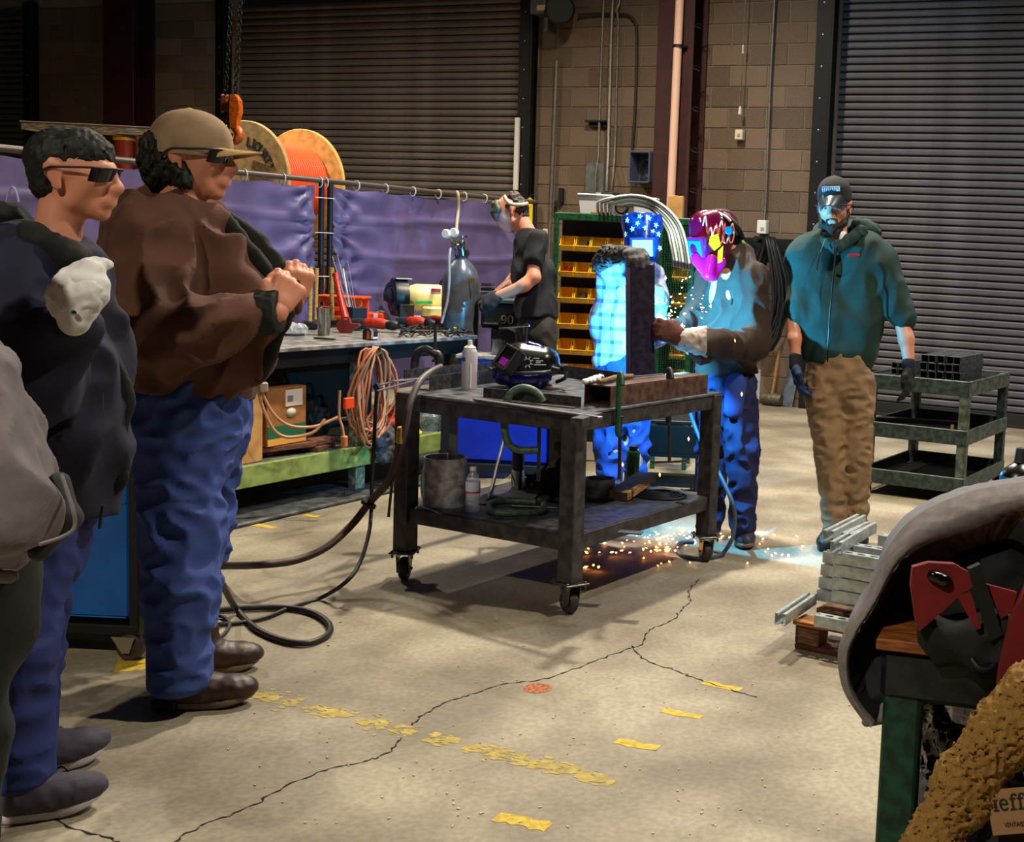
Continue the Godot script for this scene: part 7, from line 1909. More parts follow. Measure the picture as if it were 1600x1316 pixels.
func grinder_man() -> void:
	var t := person("person in a navy t-shirt bowed over the bench in a clear face shield", 7.9, 838, 742)
	var left := (J(700, 400) - J(800, 400)).normalized()
	var f := (left * 0.86 + cam_down * 0.5).normalized()
	var u := (-cam_down * 0.86 + left * 0.5).normalized()
	var hc := J(799, 332)
	var s := 0.235
	var arm := limbs([[833, 405, -0.17, 9.5, 834, 432, -0.2, 10], [834, 434, -0.2, 10.5, 818, 446, -0.22, 9.5], [820, 446, -0.22, 9.5, 780, 462, -0.2, 7.5], [824, 400, 0.2, 9, 800, 440, 0.25, 9.5], [800, 440, 0.25, 9, 775, 460, 0.1, 7]])
	var core := limbs([[832, 400, 0, 17, 838, 490, 0, 20, 1.3], [848, 520, -0.08, 17, 846, 620, -0.08, 12], [846, 620, -0.08, 12, 845, 725, -0.08, 9], [828, 520, 0.1, 17, 826, 725, 0.1, 9]])
	obj("body", join([blob(core, 0.024, 0.05), blob(arm, 0.009, 0.02), blob(head_prims(hc, f, u, s, J(826, 368), 0.24), 0.0075, 0.026)]), skin_mat(), t)
	obj("hair", blob(limbs([[802, 312, 0, 14, 812, 322, 0, 13.5, 1.25], [812, 330, 0, 11, 818, 338, 0.0, 8, 1.5]]), 0.0075, 0.02, 0.008, 30.0), mat("hair_brown", Color(0.20, 0.12, 0.08), 0.6, 0.0, "wood", 5.0), t)
	obj("tshirt", blob(limbs([[828, 378, 0, 24, 834, 430, 0, 31, 1.4], [834, 430, 0, 31, 838, 482, 0, 30, 1.3], [838, 482, 0, 30, 840, 494, 0, 29, 1.3], [843, 374, -0.14, 15, 836, 404, -0.18, 14.5], [836, 372, 0.18, 15, 818, 405, 0.22, 14]]), 0.01, 0.05, 0.010, 5.4, Vector3.ONE, [[J(840, 499), (J(845, 560) - J(842, 500)).normalized()]]), cloth("tshirt_navy", Color(0.035, 0.045, 0.085), "mottle", 3.0), t)
	obj("trousers", blob(limbs([[838, 500, 0, 27, 842, 520, 0, 27, 1.3], [850, 515, -0.08, 20, 848, 620, -0.08, 16], [848, 620, -0.08, 16, 846, 726, -0.08, 13], [826, 515, 0.1, 20, 824, 726, 0.1, 13]]), 0.012, 0.04, 0.011, 6.0), cloth("trousers_brown", Color(0.14, 0.115, 0.105), "mottle", 3.0), t)
	var gl := cloth("glove_navy", Color(0.06, 0.07, 0.11), "mottle", 4.0)
	obj("glove", blob(hand_prims(J(781, 462, -0.2), J(762, 470, -0.2) - J(781, 462, -0.2), -cam_down - cam_fwd, -cam_fwd + cam_down * 0.3, [0.6, 0.65, 0.7, 0.8], 1.0, 1.3), 0.006, 0.014), gl, t)
	obj("glove", blob(hand_prims(J(776, 460, 0.1), J(758, 466, 0.05) - J(776, 460, 0.1), -cam_down, -cam_fwd, [0.6, 0.65, 0.7, 0.8], 1.0, 1.3), 0.007, 0.014), gl, t)
	# face shield: crown, headband, clear visor
	var sh := obj("face_shield", blob(limbs([[778, 322, 0, 10, 782, 330, 0, 11, 1.9], [774, 334, 0, 7, 778, 340, 0, 7, 2.6]]), 0.008, 0.02), mat("shield_green", Color(0.22, 0.23, 0.17), 0.5), t)
	obj("headband", tube(mb(), spline([J(788, 307, -0.11), J(796, 318, -0.13), J(812, 320, -0.1), J(823, 318, 0.0), J(812, 316, 0.1)], 4), 0.012, 8), mat("headband", Color(0.72, 0.68, 0.6), 0.5), sh)
	obj("band_knob", cyl(mb(), J(793, 322, -0.12), J(793, 322, -0.15), 0.016, 12), mats["black_rubber"], sh)
	var rows := []
	for i in 6:
		var row := PackedVector3Array()
		for k in 13:
			var a := deg_to_rad(lerpf(-85, 85, k / 12.0))
			var c := J(782 + i * 5.2, 336 + i * 8.0)
			row.append(c + left * (cos(a) * 0.075 - 0.03) * 1.0 + cam_fwd * sin(a) * 0.12 + cam_down * cos(a) * 0.01)
		rows.append(row)
	obj("visor", lattice(mb(), rows), clear("visor_clear", Color(0.8, 0.75, 0.9), 0.2, 0.06), sh)
	shoe(t, on_y(858, 744, 0) - po, on_y(822, 742, 0) - po, 0.1, 0.1, mats["black_rubber"], mats["black_rubber"])
	var y := thing("yellow_caution_tag", "bright yellow plastic paddle hanging on the jamb behind the young man's head", "sign", on_z(827, 350, 0.12))
	obj("paddle", prism(mb(), PackedVector2Array([Vector2(-0.045, 0.0), Vector2(0.045, 0.0), Vector2(0.04, 0.16), Vector2(0.03, 0.26), Vector2(0.0, 0.28), Vector2(-0.03, 0.26), Vector2(-0.035, 0.16)]), 0.012), mat("paddle_yellow", Color(0.92, 0.78, 0.08), 0.5), y)
	obj("hook", tube(mb(), [Vector3(0, 0.27, 0), Vector3(0, 0.31, -0.02), Vector3(0, 0.31, -0.06)], 0.004, 6), mats["chrome"], y)

func plaid_mat() -> StandardMaterial3D:
	var im := Image.create(96, 96, false, Image.FORMAT_RGB8)
	for y in 96:
		for x in 96:
			var a := 1.0 if (x % 48) < 14 else 0.0
			var b := 1.0 if (y % 48) < 14 else 0.0
			var v := 1.0 - 0.34 * a - 0.34 * b
			im.set_pixel(x, y, Color(v * 0.9, v * 0.95, 1.0 - 0.12 * (a + b)))
	tex["plaid"] = ImageTexture.create_from_image(im)
	return mat("plaid_shirt", Color(0.80, 0.82, 0.86), 0.85, 0.0, "plaid", 7.0)

func star_welder() -> void:
	var t := person("person in a blue star-patterned welding hood and pale plaid shirt steadying the upright tube", 6.75, 968, 800)
	var hc := J(1003, 372)
	var f := (-cam_fwd + cam_down * 0.35 + cam_right * 0.1).normalized()
	var u := (-cam_down - cam_fwd * 0.3).normalized()
	obj("body", join([blob(limbs([[978, 450, 0, 34, 972, 570, 0, 32, 0.8], [950, 590, 0.03, 19, 955, 700, 0, 14], [955, 700, 0, 14, 955, 780, 0, 10], [995, 590, 0.06, 19, 992, 780, 0.06, 10]]), 0.022, 0.05), blob(head_prims(hc, f, u, 0.22, J(985, 418), 0.25), 0.009, 0.03)]), skin_mat(), t)
	obj("shirt", blob(limbs([[965, 432, 0, 34, 962, 500, 0, 38, 0.8], [962, 500, 0, 38, 962, 565, 0, 36, 0.8], [1010, 440, 0.02, 30, 1014, 560, 0.02, 28, 0.8], [962, 430, -0.04, 20, 942, 412, -0.14, 15], [1018, 440, 0.02, 22, 1030, 470, -0.1, 16], [1028, 500, -0.08, 14, 1030, 560, -0.05, 13]]), 0.01, 0.05, 0.011, 5.4, Vector3.ONE, [[J(960, 568), (J(990, 640) - J(960, 560)).normalized()]]), plaid_mat(), t)
	var dn := cloth("denim_bright", Color(0.16, 0.26, 0.58))
	obj("jeans", blob(limbs([[972, 580, 0.02, 42, 972, 610, 0.02, 41, 0.9], [950, 610, 0.02, 26, 952, 700, 0, 22], [952, 700, 0, 22, 952, 782, 0, 17], [996, 610, 0.06, 24, 996, 700, 0.08, 19], [996, 700, 0.08, 19, 994, 782, 0.08, 16]]), 0.011, 0.04, 0.016, 9.0), dn, t)
	shoe(t, J(950, 800, 0.1), J(940, 812, -0.18), 0.1, 0.1, mats["black_rubber"], mats["black_rubber"])
	shoe(t, J(992, 800, 0.16), J(986, 812, -0.12), 0.1, 0.1, mats["black_rubber"], mats["black_rubber"])
	# gloved forearm over the tube: striped leather gauntlet and grey glove
	var gl := cloth("glove_grey", Color(0.42, 0.42, 0.44), "scuff", 8.0)
	obj("gauntlet", blob(limbs([[936, 412, -0.3, 12, 950, 400, -0.44, 15], [950, 400, -0.44, 15, 981, 396, -0.66, 11]]), 0.007, 0.03, 0.009, 40.0, Vector3(0.5, 1.4, 0.5)), mat("gauntlet_dark", Color(0.25, 0.24, 0.27), 0.7, 0.0, "wood", 12.0), t)
	obj("glove", blob(hand_prims(J(984, 396, -0.68), J(996, 394, -0.80) - J(984, 396, -0.68), -cam_down - cam_fwd * 0.45, cam_fwd, [0.75, 0.85, 0.9, 0.95], 1.05, 1.4, 0.6), 0.0055, 0.012), gl, t)
	obj("glove", blob(hand_prims(J(1036, 470, -0.35), J(1024, 450, -0.6) - J(1036, 470, -0.35), cam_right, -cam_down, [0.7, 0.7, 0.75, 0.8], 1.0, 1.4), 0.007, 0.012), gl, t)
	# hood: a wide blue shell with a pale window for the arc glare, stars sprinkled over it
	var blue := mat("hood_blue", Color(0.05, 0.22, 0.62), 0.2)
	var k := pd / FOCAL
	var hood := obj("welding_hood", blob([limb(J(1003, 350, -0.05), 31 * k, J(1003, 400, -0.12), 25 * k, cam_fwd, 1.1), limb(J(1003, 346, 0.0), 30 * k, J(1003, 352, 0.05), 28 * k)], 0.008, 0.04, 0.0, 1.0, Vector3.ONE, [[J(1003, 337), -cam_down], [J(1003, 414), cam_down]]), blue, t)
	var fr := mb()
	box(fr, Transform3D(Basis(cam_right, -cam_down, -cam_fwd) * Basis(Vector3.RIGHT, 0.15), J(1004, 388, -0.222)), Vector3(0.13, 0.11, 0.03), 0.006)
	obj("window_frame", fr, blue, hood)
	obj("lens", box(mb(), Transform3D(Basis(cam_right, -cam_down, -cam_fwd) * Basis(Vector3.RIGHT, 0.15), J(1004, 388, -0.24)), Vector3(0.105, 0.085, 0.006), 0.001), mat("hood_lens_glare", Color(0.75, 0.85, 0.9), 0.2), hood)  # pale plate: the arc's white glare on the hood, put into colour
	for q in [[980, 344], [996, 349], [1014, 341], [1025, 352], [988, 358], [1029, 366], [978, 366], [1008, 356], [1020, 362], [1000, 338], [976, 390], [1031, 388]]:
		var poly := PackedVector2Array()
		for i in 10: poly.append(Vector2.from_angle(PI / 2 + TAU * i / 10 + q[0]) * (0.015 if i % 2 == 0 else 0.006))
		var dx: float = (q[0] - 1003) / 31.0
		var n: Vector3 = (-cam_fwd + cam_right * dx * 1.1).normalized()
		var x := (-cam_down).cross(n).normalized()
		obj("star", prism(mb(), poly, 0.006, Transform3D(Basis(x, n.cross(x), n), J(q[0], q[1], -0.05 - 0.158 * sqrt(maxf(0.0, 1.0 - dx * dx * 0.95)) - (q[1] - 345) * 0.0009))), mat("star_white", Color(0.85, 0.9, 0.95), 0.4), hood)
	# the work piece
	var p := on_y(1001, 607, TT)
	var st := thing("square_tube", "dark upright square steel tube standing on the table's far edge, held from above", "steel tube", p, FACE + 0.35)
	var top := st.transform.affine_inverse() * at(1000, 413, (p - eye).dot(cam_fwd) + 0.02)
	var tm := mat("tube_dark", Color(0.20, 0.165, 0.26), 0.35, 0.2, "scuff", 3.0)
	var w := 0.056
	var tb := mb()
	for s: float in [-1, 1]:
		box(tb, along(Vector3(s * w, 0, 0), top + Vector3(s * w, 0, 0)) * Transform3D(Basis(), Vector3(0, top.length() / 2, 0)), Vector3(0.006, top.length(), w * 2), 0.001)
		box(tb, along(Vector3(0, 0, s * w), top + Vector3(0, 0, s * w)) * Transform3D(Basis(), Vector3(0, top.length() / 2, 0)), Vector3(w * 2, top.length(), 0.006), 0.001)
	obj("walls", tb, tm, st)

func flame_welder() -> void:
	var t := person("person in a purple flame-painted welding hood and brown work jacket welding the tube", 6.5, 1140, 850)
	var f := (-cam_right * 0.72 - cam_fwd * 0.35 + cam_down * 0.35).normalized()
	var u := (-cam_down - cam_right * 0.25).normalized()
	var hc := J(1125, 375)
	var k := pd / FOCAL
	obj("body", join([blob(limbs([[1145, 440, 0.05, 38, 1140, 560, 0.05, 38, 1.1], [1150, 600, -0.05, 22, 1162, 700, -0.05, 16], [1162, 700, -0.05, 15, 1160, 830, -0.05, 11], [1105, 600, 0.15, 22, 1112, 820, 0.15, 11], [1168, 445, -0.02, 20, 1166, 535, -0.08, 18], [1166, 535, -0.1, 16, 1095, 535, -0.38, 11]]), 0.02, 0.05), blob(head_prims(hc, f, u, 0.225, J(1152, 420), 0.26), 0.008, 0.03)]), skin_mat(), t)
	var jm := cloth("welder_brown", Color(0.20, 0.125, 0.085), "mottle", 3.0)
	obj("jacket", blob(limbs([[1150, 440, 0.05, 42, 1138, 530, 0.05, 50, 1.0], [1138, 530, 0.05, 50, 1137, 590, 0.05, 50, 0.95], [1172, 440, -0.02, 33, 1176, 530, -0.08, 28], [1172, 540, -0.1, 27, 1110, 536, -0.40, 20], [1110, 440, 0.2, 28, 1085, 500, 0.1, 22], [1085, 500, 0.05, 21, 1062, 512, -0.12, 16], [1160, 400, 0.05, 22, 1150, 412, 0, 24]]), 0.009, 0.045, 0.014, 5.4, Vector3(1.2, 1, 1.2), [[J(1137, 588), (J(1143, 660) - J(1137, 590)).normalized()]]), jm, t)
	obj("zip_pull", bx(mb(), J(1111, 478, -0.2), Vector3(0.006, 0.02, 0.006), 0.001), mats["brass"], t)
	obj("jeans", blob(limbs([[1134, 585, 0.05, 48, 1134, 615, 0.05, 46, 0.9], [1150, 610, -0.02, 34, 1160, 705, -0.08, 25], [1160, 705, -0.08, 25, 1160, 826, -0.09, 20], [1108, 610, 0.06, 30, 1112, 705, 0.07, 24], [1112, 705, 0.07, 24, 1114, 815, 0.07, 19]]), 0.01, 0.04, 0.015, 9.0), cloth("denim_deep", Color(0.055, 0.085, 0.30)), t)
	obj("holster", blob(limbs([[1150, 600, -0.12, 17, 1146, 640, -0.14, 15, 0.5]]), 0.008, 0.02), cloth("denim_bright", Color.WHITE), t)
	var gy := mat("shoe_grey", Color(0.2, 0.2, 0.24), 0.7)
	var so := mat("shoe_sole", Color(0.45, 0.36, 0.3), 0.7)
	shoe(t, on_y(1157, 834) - po, on_y(1165, 861) - po, 0.11, 0.1, gy, so, 0.1, 0.012, 0.85)
	shoe(t, on_y(1112, 822) - po, on_y(1098, 842) - po, 0.105, 0.1, gy, so, 0.1, 0.012, 0.85)
	# gloves: far one steadies the gun, near one grips it
	var leather := cloth("glove_leather", Color(0.34, 0.125, 0.075), "scuff", 5.0)
	obj("glove", blob(hand_prims(J(1066, 530, -0.5), J(1042, 518, -0.53) - J(1066, 530, -0.5), -cam_fwd - cam_down * 0.4, -cam_down, [0.5, 0.62, 0.7, 0.8], 1.05, 1.5, 0.6), 0.0055, 0.014), leather, t)
	obj("glove", blob(hand_prims(J(1062, 510, -0.13), J(1040, 505, -0.14) - J(1062, 510, -0.13), -cam_down, cam_fwd, [0.5, 0.6, 0.7, 0.8], 1.05, 1.5, 0.6), 0.0055, 0.014), leather, t)
	obj("gauntlet", blob(limbs([[1064, 531, -0.49, 15, 1102, 534, -0.41, 23]]), 0.007, 0.02, 0.008, 16.0, Vector3.ONE, [[J(1106, 534, -0.4), cam_right]]), cloth("gauntlet_white", Color(0.72, 0.66, 0.62), "mottle", 4.0), t)
	obj("gauntlet_lining", blob(limbs([[1085, 546, -0.40, 13, 1100, 556, -0.36, 15, 0.8]]), 0.007, 0.02, 0.006, 16.0), leather, t)
	# welding gun and its lead
	var gun := thing("welding_gun", "black welding gun in the flame hood man's gloves, its neck at the arc", "welding gun", J(1056, 516, -0.3) + po)
	obj("handle", tube(mb(), spline([at(1078, 528, 6.1) - gun.position, at(1058, 518, 6.1) - gun.position, at(1046, 508, 6.11) - gun.position], 4), 0.017, 10), mats["black_rubber"], gun)
	obj("neck", tube(mb(), spline([at(1046, 508, 6.11) - gun.position, at(1040, 500, 6.12) - gun.position, at(1033, 496, 6.14) - gun.position], 4), 0.009, 8), mats["brass"], gun)
	var ld := thing("gun_lead", "blue-grey welding lead hanging beside the flame hood man's leg and looping round the caster", "cable", at(1078, 632, 6.2))
	var pts := []
	for q in [[1088, 588, 6.4], [1077, 632, 6.42], [1091, 680, 6.38], [1109, 714, 6.32], [1128, 748, 6.24], [1146, 790, 6.18], [1148, 820, 6.18], [1142, 846, 6.16]]: pts.append(at(q[0], q[1], q[2]) - ld.position)
	for q in [[1125, 868], [1095, 873], [1068, 868], [1058, 858], [1065, 848], [1085, 846]]: pts.append(on_y(q[0], q[1], 0.012) - ld.position)
	obj("cable", tube(mb(), spline(pts, 5), 0.011, 8), mat("lead_blue", Color(0.22, 0.28, 0.36), 0.5), ld)
	# the hood
	var mg := mat("hood_magenta", Color(0.36, 0.03, 0.2), 0.18)
	var B := Basis(f.cross(u).normalized(), u, -f).orthonormalized()
	var hood := obj("welding_hood", blob(limbs([[1118, 356, 0.0, 34, 1110, 395, -0.06, 27, 1.0], [1110, 395, -0.06, 27, 1108, 424, -0.12, 15, 1.0], [1122, 354, 0.02, 26, 1128, 384, 0.02, 18, 1.2], [1096, 352, -0.04, 20, 1096, 384, -0.08, 20, 1.2]]), 0.0065, 0.035, 0.0, 1.0, Vector3.ONE, [[J(1120, 331), (-cam_down + cam_right * 0.05).normalized()]]), mg, t)
	obj("chin_plate", blob(limbs([[1092, 404, -0.12, 13, 1106, 428, -0.16, 9], [1112, 405, -0.17, 8, 1108, 430, -0.18, 7], [1126, 410, -0.14, 9, 1116, 432, -0.15, 7]]), 0.006, 0.03), mat("hood_pink", Color(0.72, 0.05, 0.45), 0.15), hood)
	var fx := Transform3D(Basis(Vector3.UP, FACE - 0.75) * Basis(Vector3.RIGHT, 0.25), J(1090, 388, -0.125))
	obj("window_frame", box(mb(), fx, Vector3(0.12, 0.115, 0.04), 0.008), mat("hood_violet", Color(0.4, 0.1, 0.5), 0.2), hood)
	obj("lens", box(mb(), fx * Transform3D(Basis(), Vector3(0, 0, 0.02)), Vector3(0.1, 0.088, 0.006), 0.002), mat("hood_lens_glare2", Color(0.1, 0.45, 0.62), 0.08, 0.5), hood)
	var yl := mat("hood_yellow", Color(0.9, 0.72, 0.06), 0.25)
	var yb := mb()
	for q in [[[1110, 370], [1122, 366], [1126, 384], [1116, 392], [1108, 382]], [[1122, 392], [1130, 384], [1128, 408], [1120, 412]]]:
		var poly := PackedVector2Array()
		for v in q: poly.append(Vector2((v[0] - 1118) * k, -(v[1] - 388) * k))
		prism(yb, poly, 0.008, Transform3D(Basis(cam_right, -cam_down, -cam_fwd), J(1118, 388, -0.172)))
	obj("flame_base", yb, yl, hood)
	var fl := mb()
	for i in 7:
		var x := 1092 + i * 8.5
		var y := 372.0 - 6 * absf(i - 3) * 0.4
		var h := 24.0 + 8.0 * sin(i * 2.1)
		var out := []
		for q in [[-3.5, 4], [-4, -6], [-1, -h * 0.7], [1.5, -h], [3.5, -h * 0.6], [3.5, -6], [1, 5], [-3.5, 4]]:
			var px: float = x + q[0]
			var py: float = y + q[1] + i * 1.5
			var c := (px - 1120) / 34.0
			out.append(J(px, py, -0.02 - 0.126 * sqrt(maxf(0.05, 1.0 - c * c * 0.72)) - (0.02 if py > 380 else 0.0)))
		tube(fl, spline(out, 3), 0.0042, 5)
	obj("flame_outlines", fl, mat("flame_pink", Color(0.92, 0.55, 0.5), 0.3), hood)
	var fi := mb()
	for i in 3:
		var x := 1104 + i * 13.0
		tube(fi, [J(x, 372, -0.118), J(x + 2, 358, -0.12), J(x + 3, 348, -0.112)], [0.012, 0.009, 0.002], 6)
	obj("flame_tongues", fi, mat("flame_red", Color(0.75, 0.1, 0.14), 0.25), hood)
	obj("pivot", cyl(mb(), J(1139, 360, -0.11), J(1139, 360, -0.16), 0.022, 16, 0.005), mat("hood_lens_glare2", Color.WHITE), hood)
	# headgear and the back of the head
	obj("headgear", tube(mb(), spline([J(1108, 333, 0.1), J(1125, 331, -0.04), J(1143, 344, -0.09), J(1155, 360, -0.07), J(1160, 372, 0.0)], 5), 0.014, 8), mats["black_rubber"], t)
	obj("adjuster", tube(mb(), spline([J(1118, 331, -0.07), J(1132, 337, -0.1), J(1142, 346, -0.1)], 4), 0.0075, 6), mats["white_plastic"], t)
	obj("cap", blob(limbs([[1128, 353, 0.03, 27, 1138, 370, 0.03, 22, 1.15], [1142, 385, 0.03, 14, 1148, 400, 0.03, 12]]), 0.009, 0.02), mat("skullcap", Color(0.035, 0.03, 0.032), 0.8), t)

func green_man() -> void:
	var t := person("person in a dark green hoodie, black cap and khaki trousers walking past the roller door", 6.55, 1318, 848)
	var fwd := (-cam_fwd + cam_down * 0.14 - cam_right * 0.2).normalized()
	var up := (-cam_down).normalized()
	var hc := J(1304, 326, -0.03)
	var s := 0.245
	var rows := [[1306, 425, 0.02, 26, 1310, 560, 0.02, 28, 0.8], [1284, 600, 0, 22, 1300, 720, 0, 16], [1300, 720, 0, 15, 1304, 835, 0, 10], [1338, 600, 0.04, 22, 1336, 835, 0.04, 10], [1262, 405, 0, 12, 1242, 480, -0.05, 11], [1360, 410, 0, 14, 1398, 475, -0.02, 13]]
	var arms := limbs([[1238, 490, -0.05, 11, 1242, 530, -0.08, 10], [1242, 530, -0.08, 10, 1243, 565, -0.1, 8], [1404, 485, -0.02, 13, 1416, 530, -0.06, 12], [1416, 530, -0.06, 12, 1421, 570, -0.08, 8.5]])
	obj("body", join([blob(limbs(rows), 0.02, 0.05), blob(arms, 0.008, 0.02), blob(head_prims(hc, fwd, up, s, J(1308, 385, 0.03), 0.27), 0.0055, 0.024)]), skin_mat(), t)
	var r := fwd.cross(up).normalized()
	for k: float in [-1, 1]:
		var e := hc + (fwd * 0.355 + up * 0.012 + r * k * 0.135) * s
		var eyem := obj("eye", lathe(mb(), [Vector2(0, 0.05), Vector2(0.03, 0.04), Vector2(0.05, 0.0), Vector2(0, -0.05)], along(e, e + fwd).scaled_local(Vector3.ONE * s), 12), mat("eye_white", Color(0.8, 0.78, 0.75), 0.2), t)
		obj("iris", lathe(mb(), [Vector2(0, 0.053), Vector2(0.022, 0.046)], along(e, e + fwd - up * 0.2).scaled_local(Vector3.ONE * s), 10), mat("iris", Color(0.08, 0.06, 0.05), 0.15), eyem)
		obj("brow", tube(mb(), [hc + (fwd * 0.375 + up * 0.10 + r * k * 0.06) * s, hc + (fwd * 0.375 + up * 0.125 + r * k * 0.13) * s, hc + (fwd * 0.31 + up * 0.105 + r * k * 0.21) * s], [0.016 * s, 0.019 * s, 0.01 * s], 6), mat("beard", Color(0.13, 0.07, 0.045), 0.8), t)
	# beard and moustache
	var bp := []
	for k: float in [-1, 1]:
		bp.append(limb(hc + (fwd * 0.03 - up * 0.12 + r * k * 0.30) * s, 0.055 * s, hc + (fwd * 0.16 - up * 0.32 + r * k * 0.22) * s, 0.075 * s))
		bp.append(limb(hc + (fwd * 0.16 - up * 0.32 + r * k * 0.22) * s, 0.075 * s, hc + (fwd * 0.30 - up * 0.43) * s, 0.085 * s))
		bp.append(limb(hc + (fwd * 0.40 - up * 0.195) * s, 0.026 * s, hc + (fwd * 0.35 - up * 0.25 + r * k * 0.10) * s, 0.026 * s))
		bp.append(limb(hc + (fwd * 0.35 - up * 0.25 + r * k * 0.10) * s, 0.024 * s, hc + (fwd * 0.32 - up * 0.36 + r * k * 0.09) * s, 0.04 * s))
	bp.append(limb(hc + (fwd * 0.35 - up * 0.345) * s, 0.035 * s, hc + (fwd * 0.31 - up * 0.44) * s, 0.07 * s))
	obj("beard", blob(bp, 0.005, 0.012, 0.004, 60.0), mats["beard"], t)
	obj("hair", blob([limb(hc + (up * 0.04 - fwd * 0.12) * s, 0.37 * s, hc + (up * 0.12 - fwd * 0.1) * s, 0.35 * s, r, 0.9)], 0.009, 0.02, 0.004, 40.0, Vector3.ONE, [[hc + (fwd * 0.0) * s, fwd], [hc - up * 0.16 * s, -up]]), mats["beard"], t)
	var ck := cloth("cap_black", Color(0.045, 0.05, 0.062), "mottle", 4.0)
	var dome := cap_hat(t, hc + up * 0.05, (fwd + up * 0.02).normalized(), up, s * 0.97, ck, cloth("brim_grey", Color(0.16, 0.165, 0.18), "mottle", 4.0), -0.13)
	# embroidered patch on the cap front
	var cf := (fwd + up * 0.02).normalized()
	var patch := Transform3D(Basis(cf.cross(up).normalized() * 1.0, (up + cf * 0.32).normalized(), (cf - up * 0.32).normalized()).orthonormalized(), hc + up * 0.05 + (cf * 0.445 + up * 0.20) * s * 0.97)
	patch.basis.x = patch.basis.y.cross(patch.basis.z)
	obj("patch", box(mb(), patch, Vector3(0.095, 0.028, 0.006), 0.002), mat("patch_grey", Color(0.5, 0.52, 0.58), 0.6), dome)
	obj("patch_band", box(mb(), patch * Transform3D(Basis(), Vector3(-0.024, 0, 0.002)), Vector3(0.044, 0.02, 0.006), 0.001), mat("patch_blue", Color(0.12, 0.12, 0.42), 0.6), dome)
	var stc := mb()
	for i in 9: box(stc, patch * Transform3D(Basis(Vector3.BACK, 0.2 * sin(i * 3.0)), Vector3(-0.042 + i * 0.0105, 0, 0.005)), Vector3(0.0035, 0.015, 0.004), 0)
	obj("stitched_letters", stc, mat("patch_thread", Color(0.82, 0.83, 0.86), 0.6), dome)
	# clear safety glasses
	sunglasses(t, hc - up * 0.004, fwd, up, s, clear("glass_clear", Color(0.8, 0.85, 0.95), 0.06, 0.02))
	# hoodie
	var gm := cloth("hoodie_green", Color(0.02, 0.18, 0.15), "mottle", 3.0)
	obj("hoodie", blob(limbs([[1280, 400, 0, 36, 1278, 500, 0, 37, 0.75], [1340, 405, 0.02, 40, 1340, 500, 0.02, 42, 0.75], [1290, 500, 0, 48, 1298, 548, 0, 46, 0.7], [1330, 510, 0.02, 46, 1330, 545, 0.02, 46, 0.7], [1270, 385, 0, 24, 1252, 400, 0, 24], [1252, 400, 0, 24, 1242, 496, -0.05, 17], [1355, 388, 0.02, 26, 1374, 410, 0.02, 27], [1374, 410, 0.02, 27, 1406, 480, -0.02, 21], [1400, 478, -0.02, 20, 1411, 499, -0.03, 20]]), 0.0095, 0.045, 0.011, 4.8, Vector3(1.1, 0.7, 1.1), [[J(1310, 573), (J(1300, 640) - J(1310, 570)).normalized()]]), gm, t)
	obj("hood", blob(limbs([[1282, 355, 0.05, 9, 1275, 368, 0.0, 10], [1278, 368, -0.02, 9, 1308, 388, -0.13, 9], [1308, 388, -0.13, 9, 1345, 362, -0.02, 11], [1340, 350, 0.05, 10, 1364, 362, 0.06, 14], [1300, 362, 0.14, 16, 1350, 358, 0.12, 18]]), 0.008, 0.02, 0.006, 14.0), gm, t)
	obj("zip", tube(mb(), [J(1307, 387, -0.165), J(1302, 430, -0.178), J(1296, 500, -0.178), J(1293, 566, -0.175)], 0.0045, 6), mat("zip_dark", Color(0.02, 0.05, 0.05), 0.4), t)
	obj("zip_pull", tube(mb(), [J(1305, 387, -0.175), J(1304, 399, -0.185)], 0.005, 6), mats["chrome"], t)
	obj("drawstring", tube(mb(), spline([J(1288, 378, -0.13), J(1282, 395, -0.17), J(1278, 410, -0.172), J(1276, 422, -0.172)], 4), 0.0035, 6), mats["zip_dark"], t)
	obj("chest_label", box(mb(), Transform3D(Basis(cam_right, -cam_down, -cam_fwd), J(1334, 399, -0.132)), Vector3(0.062, 0.014, 0.008), 0.002), mat("label_scarlet", Color(0.62, 0.08, 0.09), 0.6), t)
	obj("shirt_collar", blob(limbs([[1318, 366, -0.07, 5, 1314, 374, -0.09, 4]]), 0.005, 0.01), mats["white_plastic"], t)
	# trousers, boots, gloves
	obj("trousers", blob(limbs([[1310, 570, 0.01, 50, 1310, 590, 0.01, 49, 0.7], [1284, 600, 0.0, 31, 1298, 715, -0.02, 24], [1298, 715, -0.02, 24, 1305, 825, 0.0, 20], [1340, 600, 0.02, 29, 1339, 715, 0.02, 24], [1339, 715, 0.02, 24, 1337, 818, 0.06, 20]]), 0.0095, 0.018, 0.010, 9.0, Vector3(1.0, 1.5, 1.0)), cloth("khaki", Color(0.58, 0.46, 0.33), "mottle", 4.0), t)
	var bk := mat("boot_black", Color(0.04, 0.045, 0.06), 0.5)
	shoe(t, J(1308, 842, 0.1), J(1286, 868, -0.16), 0.11, 0.1, bk, mats["black_rubber"], 0.12)
	shoe(t, J(1335, 836, 0.16), J(1342, 855, -0.1), 0.11, 0.1, bk, mats["black_rubber"], 0.12)
	var gb := cloth("glove_blue", Color(0.03, 0.13, 0.32), "mottle", 5.0)
	var gk := cloth("glove_black", Color(0.05, 0.055, 0.065), "mottle", 5.0)
	obj("glove", blob(hand_prims(J(1243, 570, -0.1), J(1245, 600, -0.11) - J(1243, 570, -0.1), -cam_right, -cam_fwd + cam_right * 0.4, [0.35, 0.4, 0.45, 0.5], 1.0, 1.2), 0.0055, 0.013), gb, t)
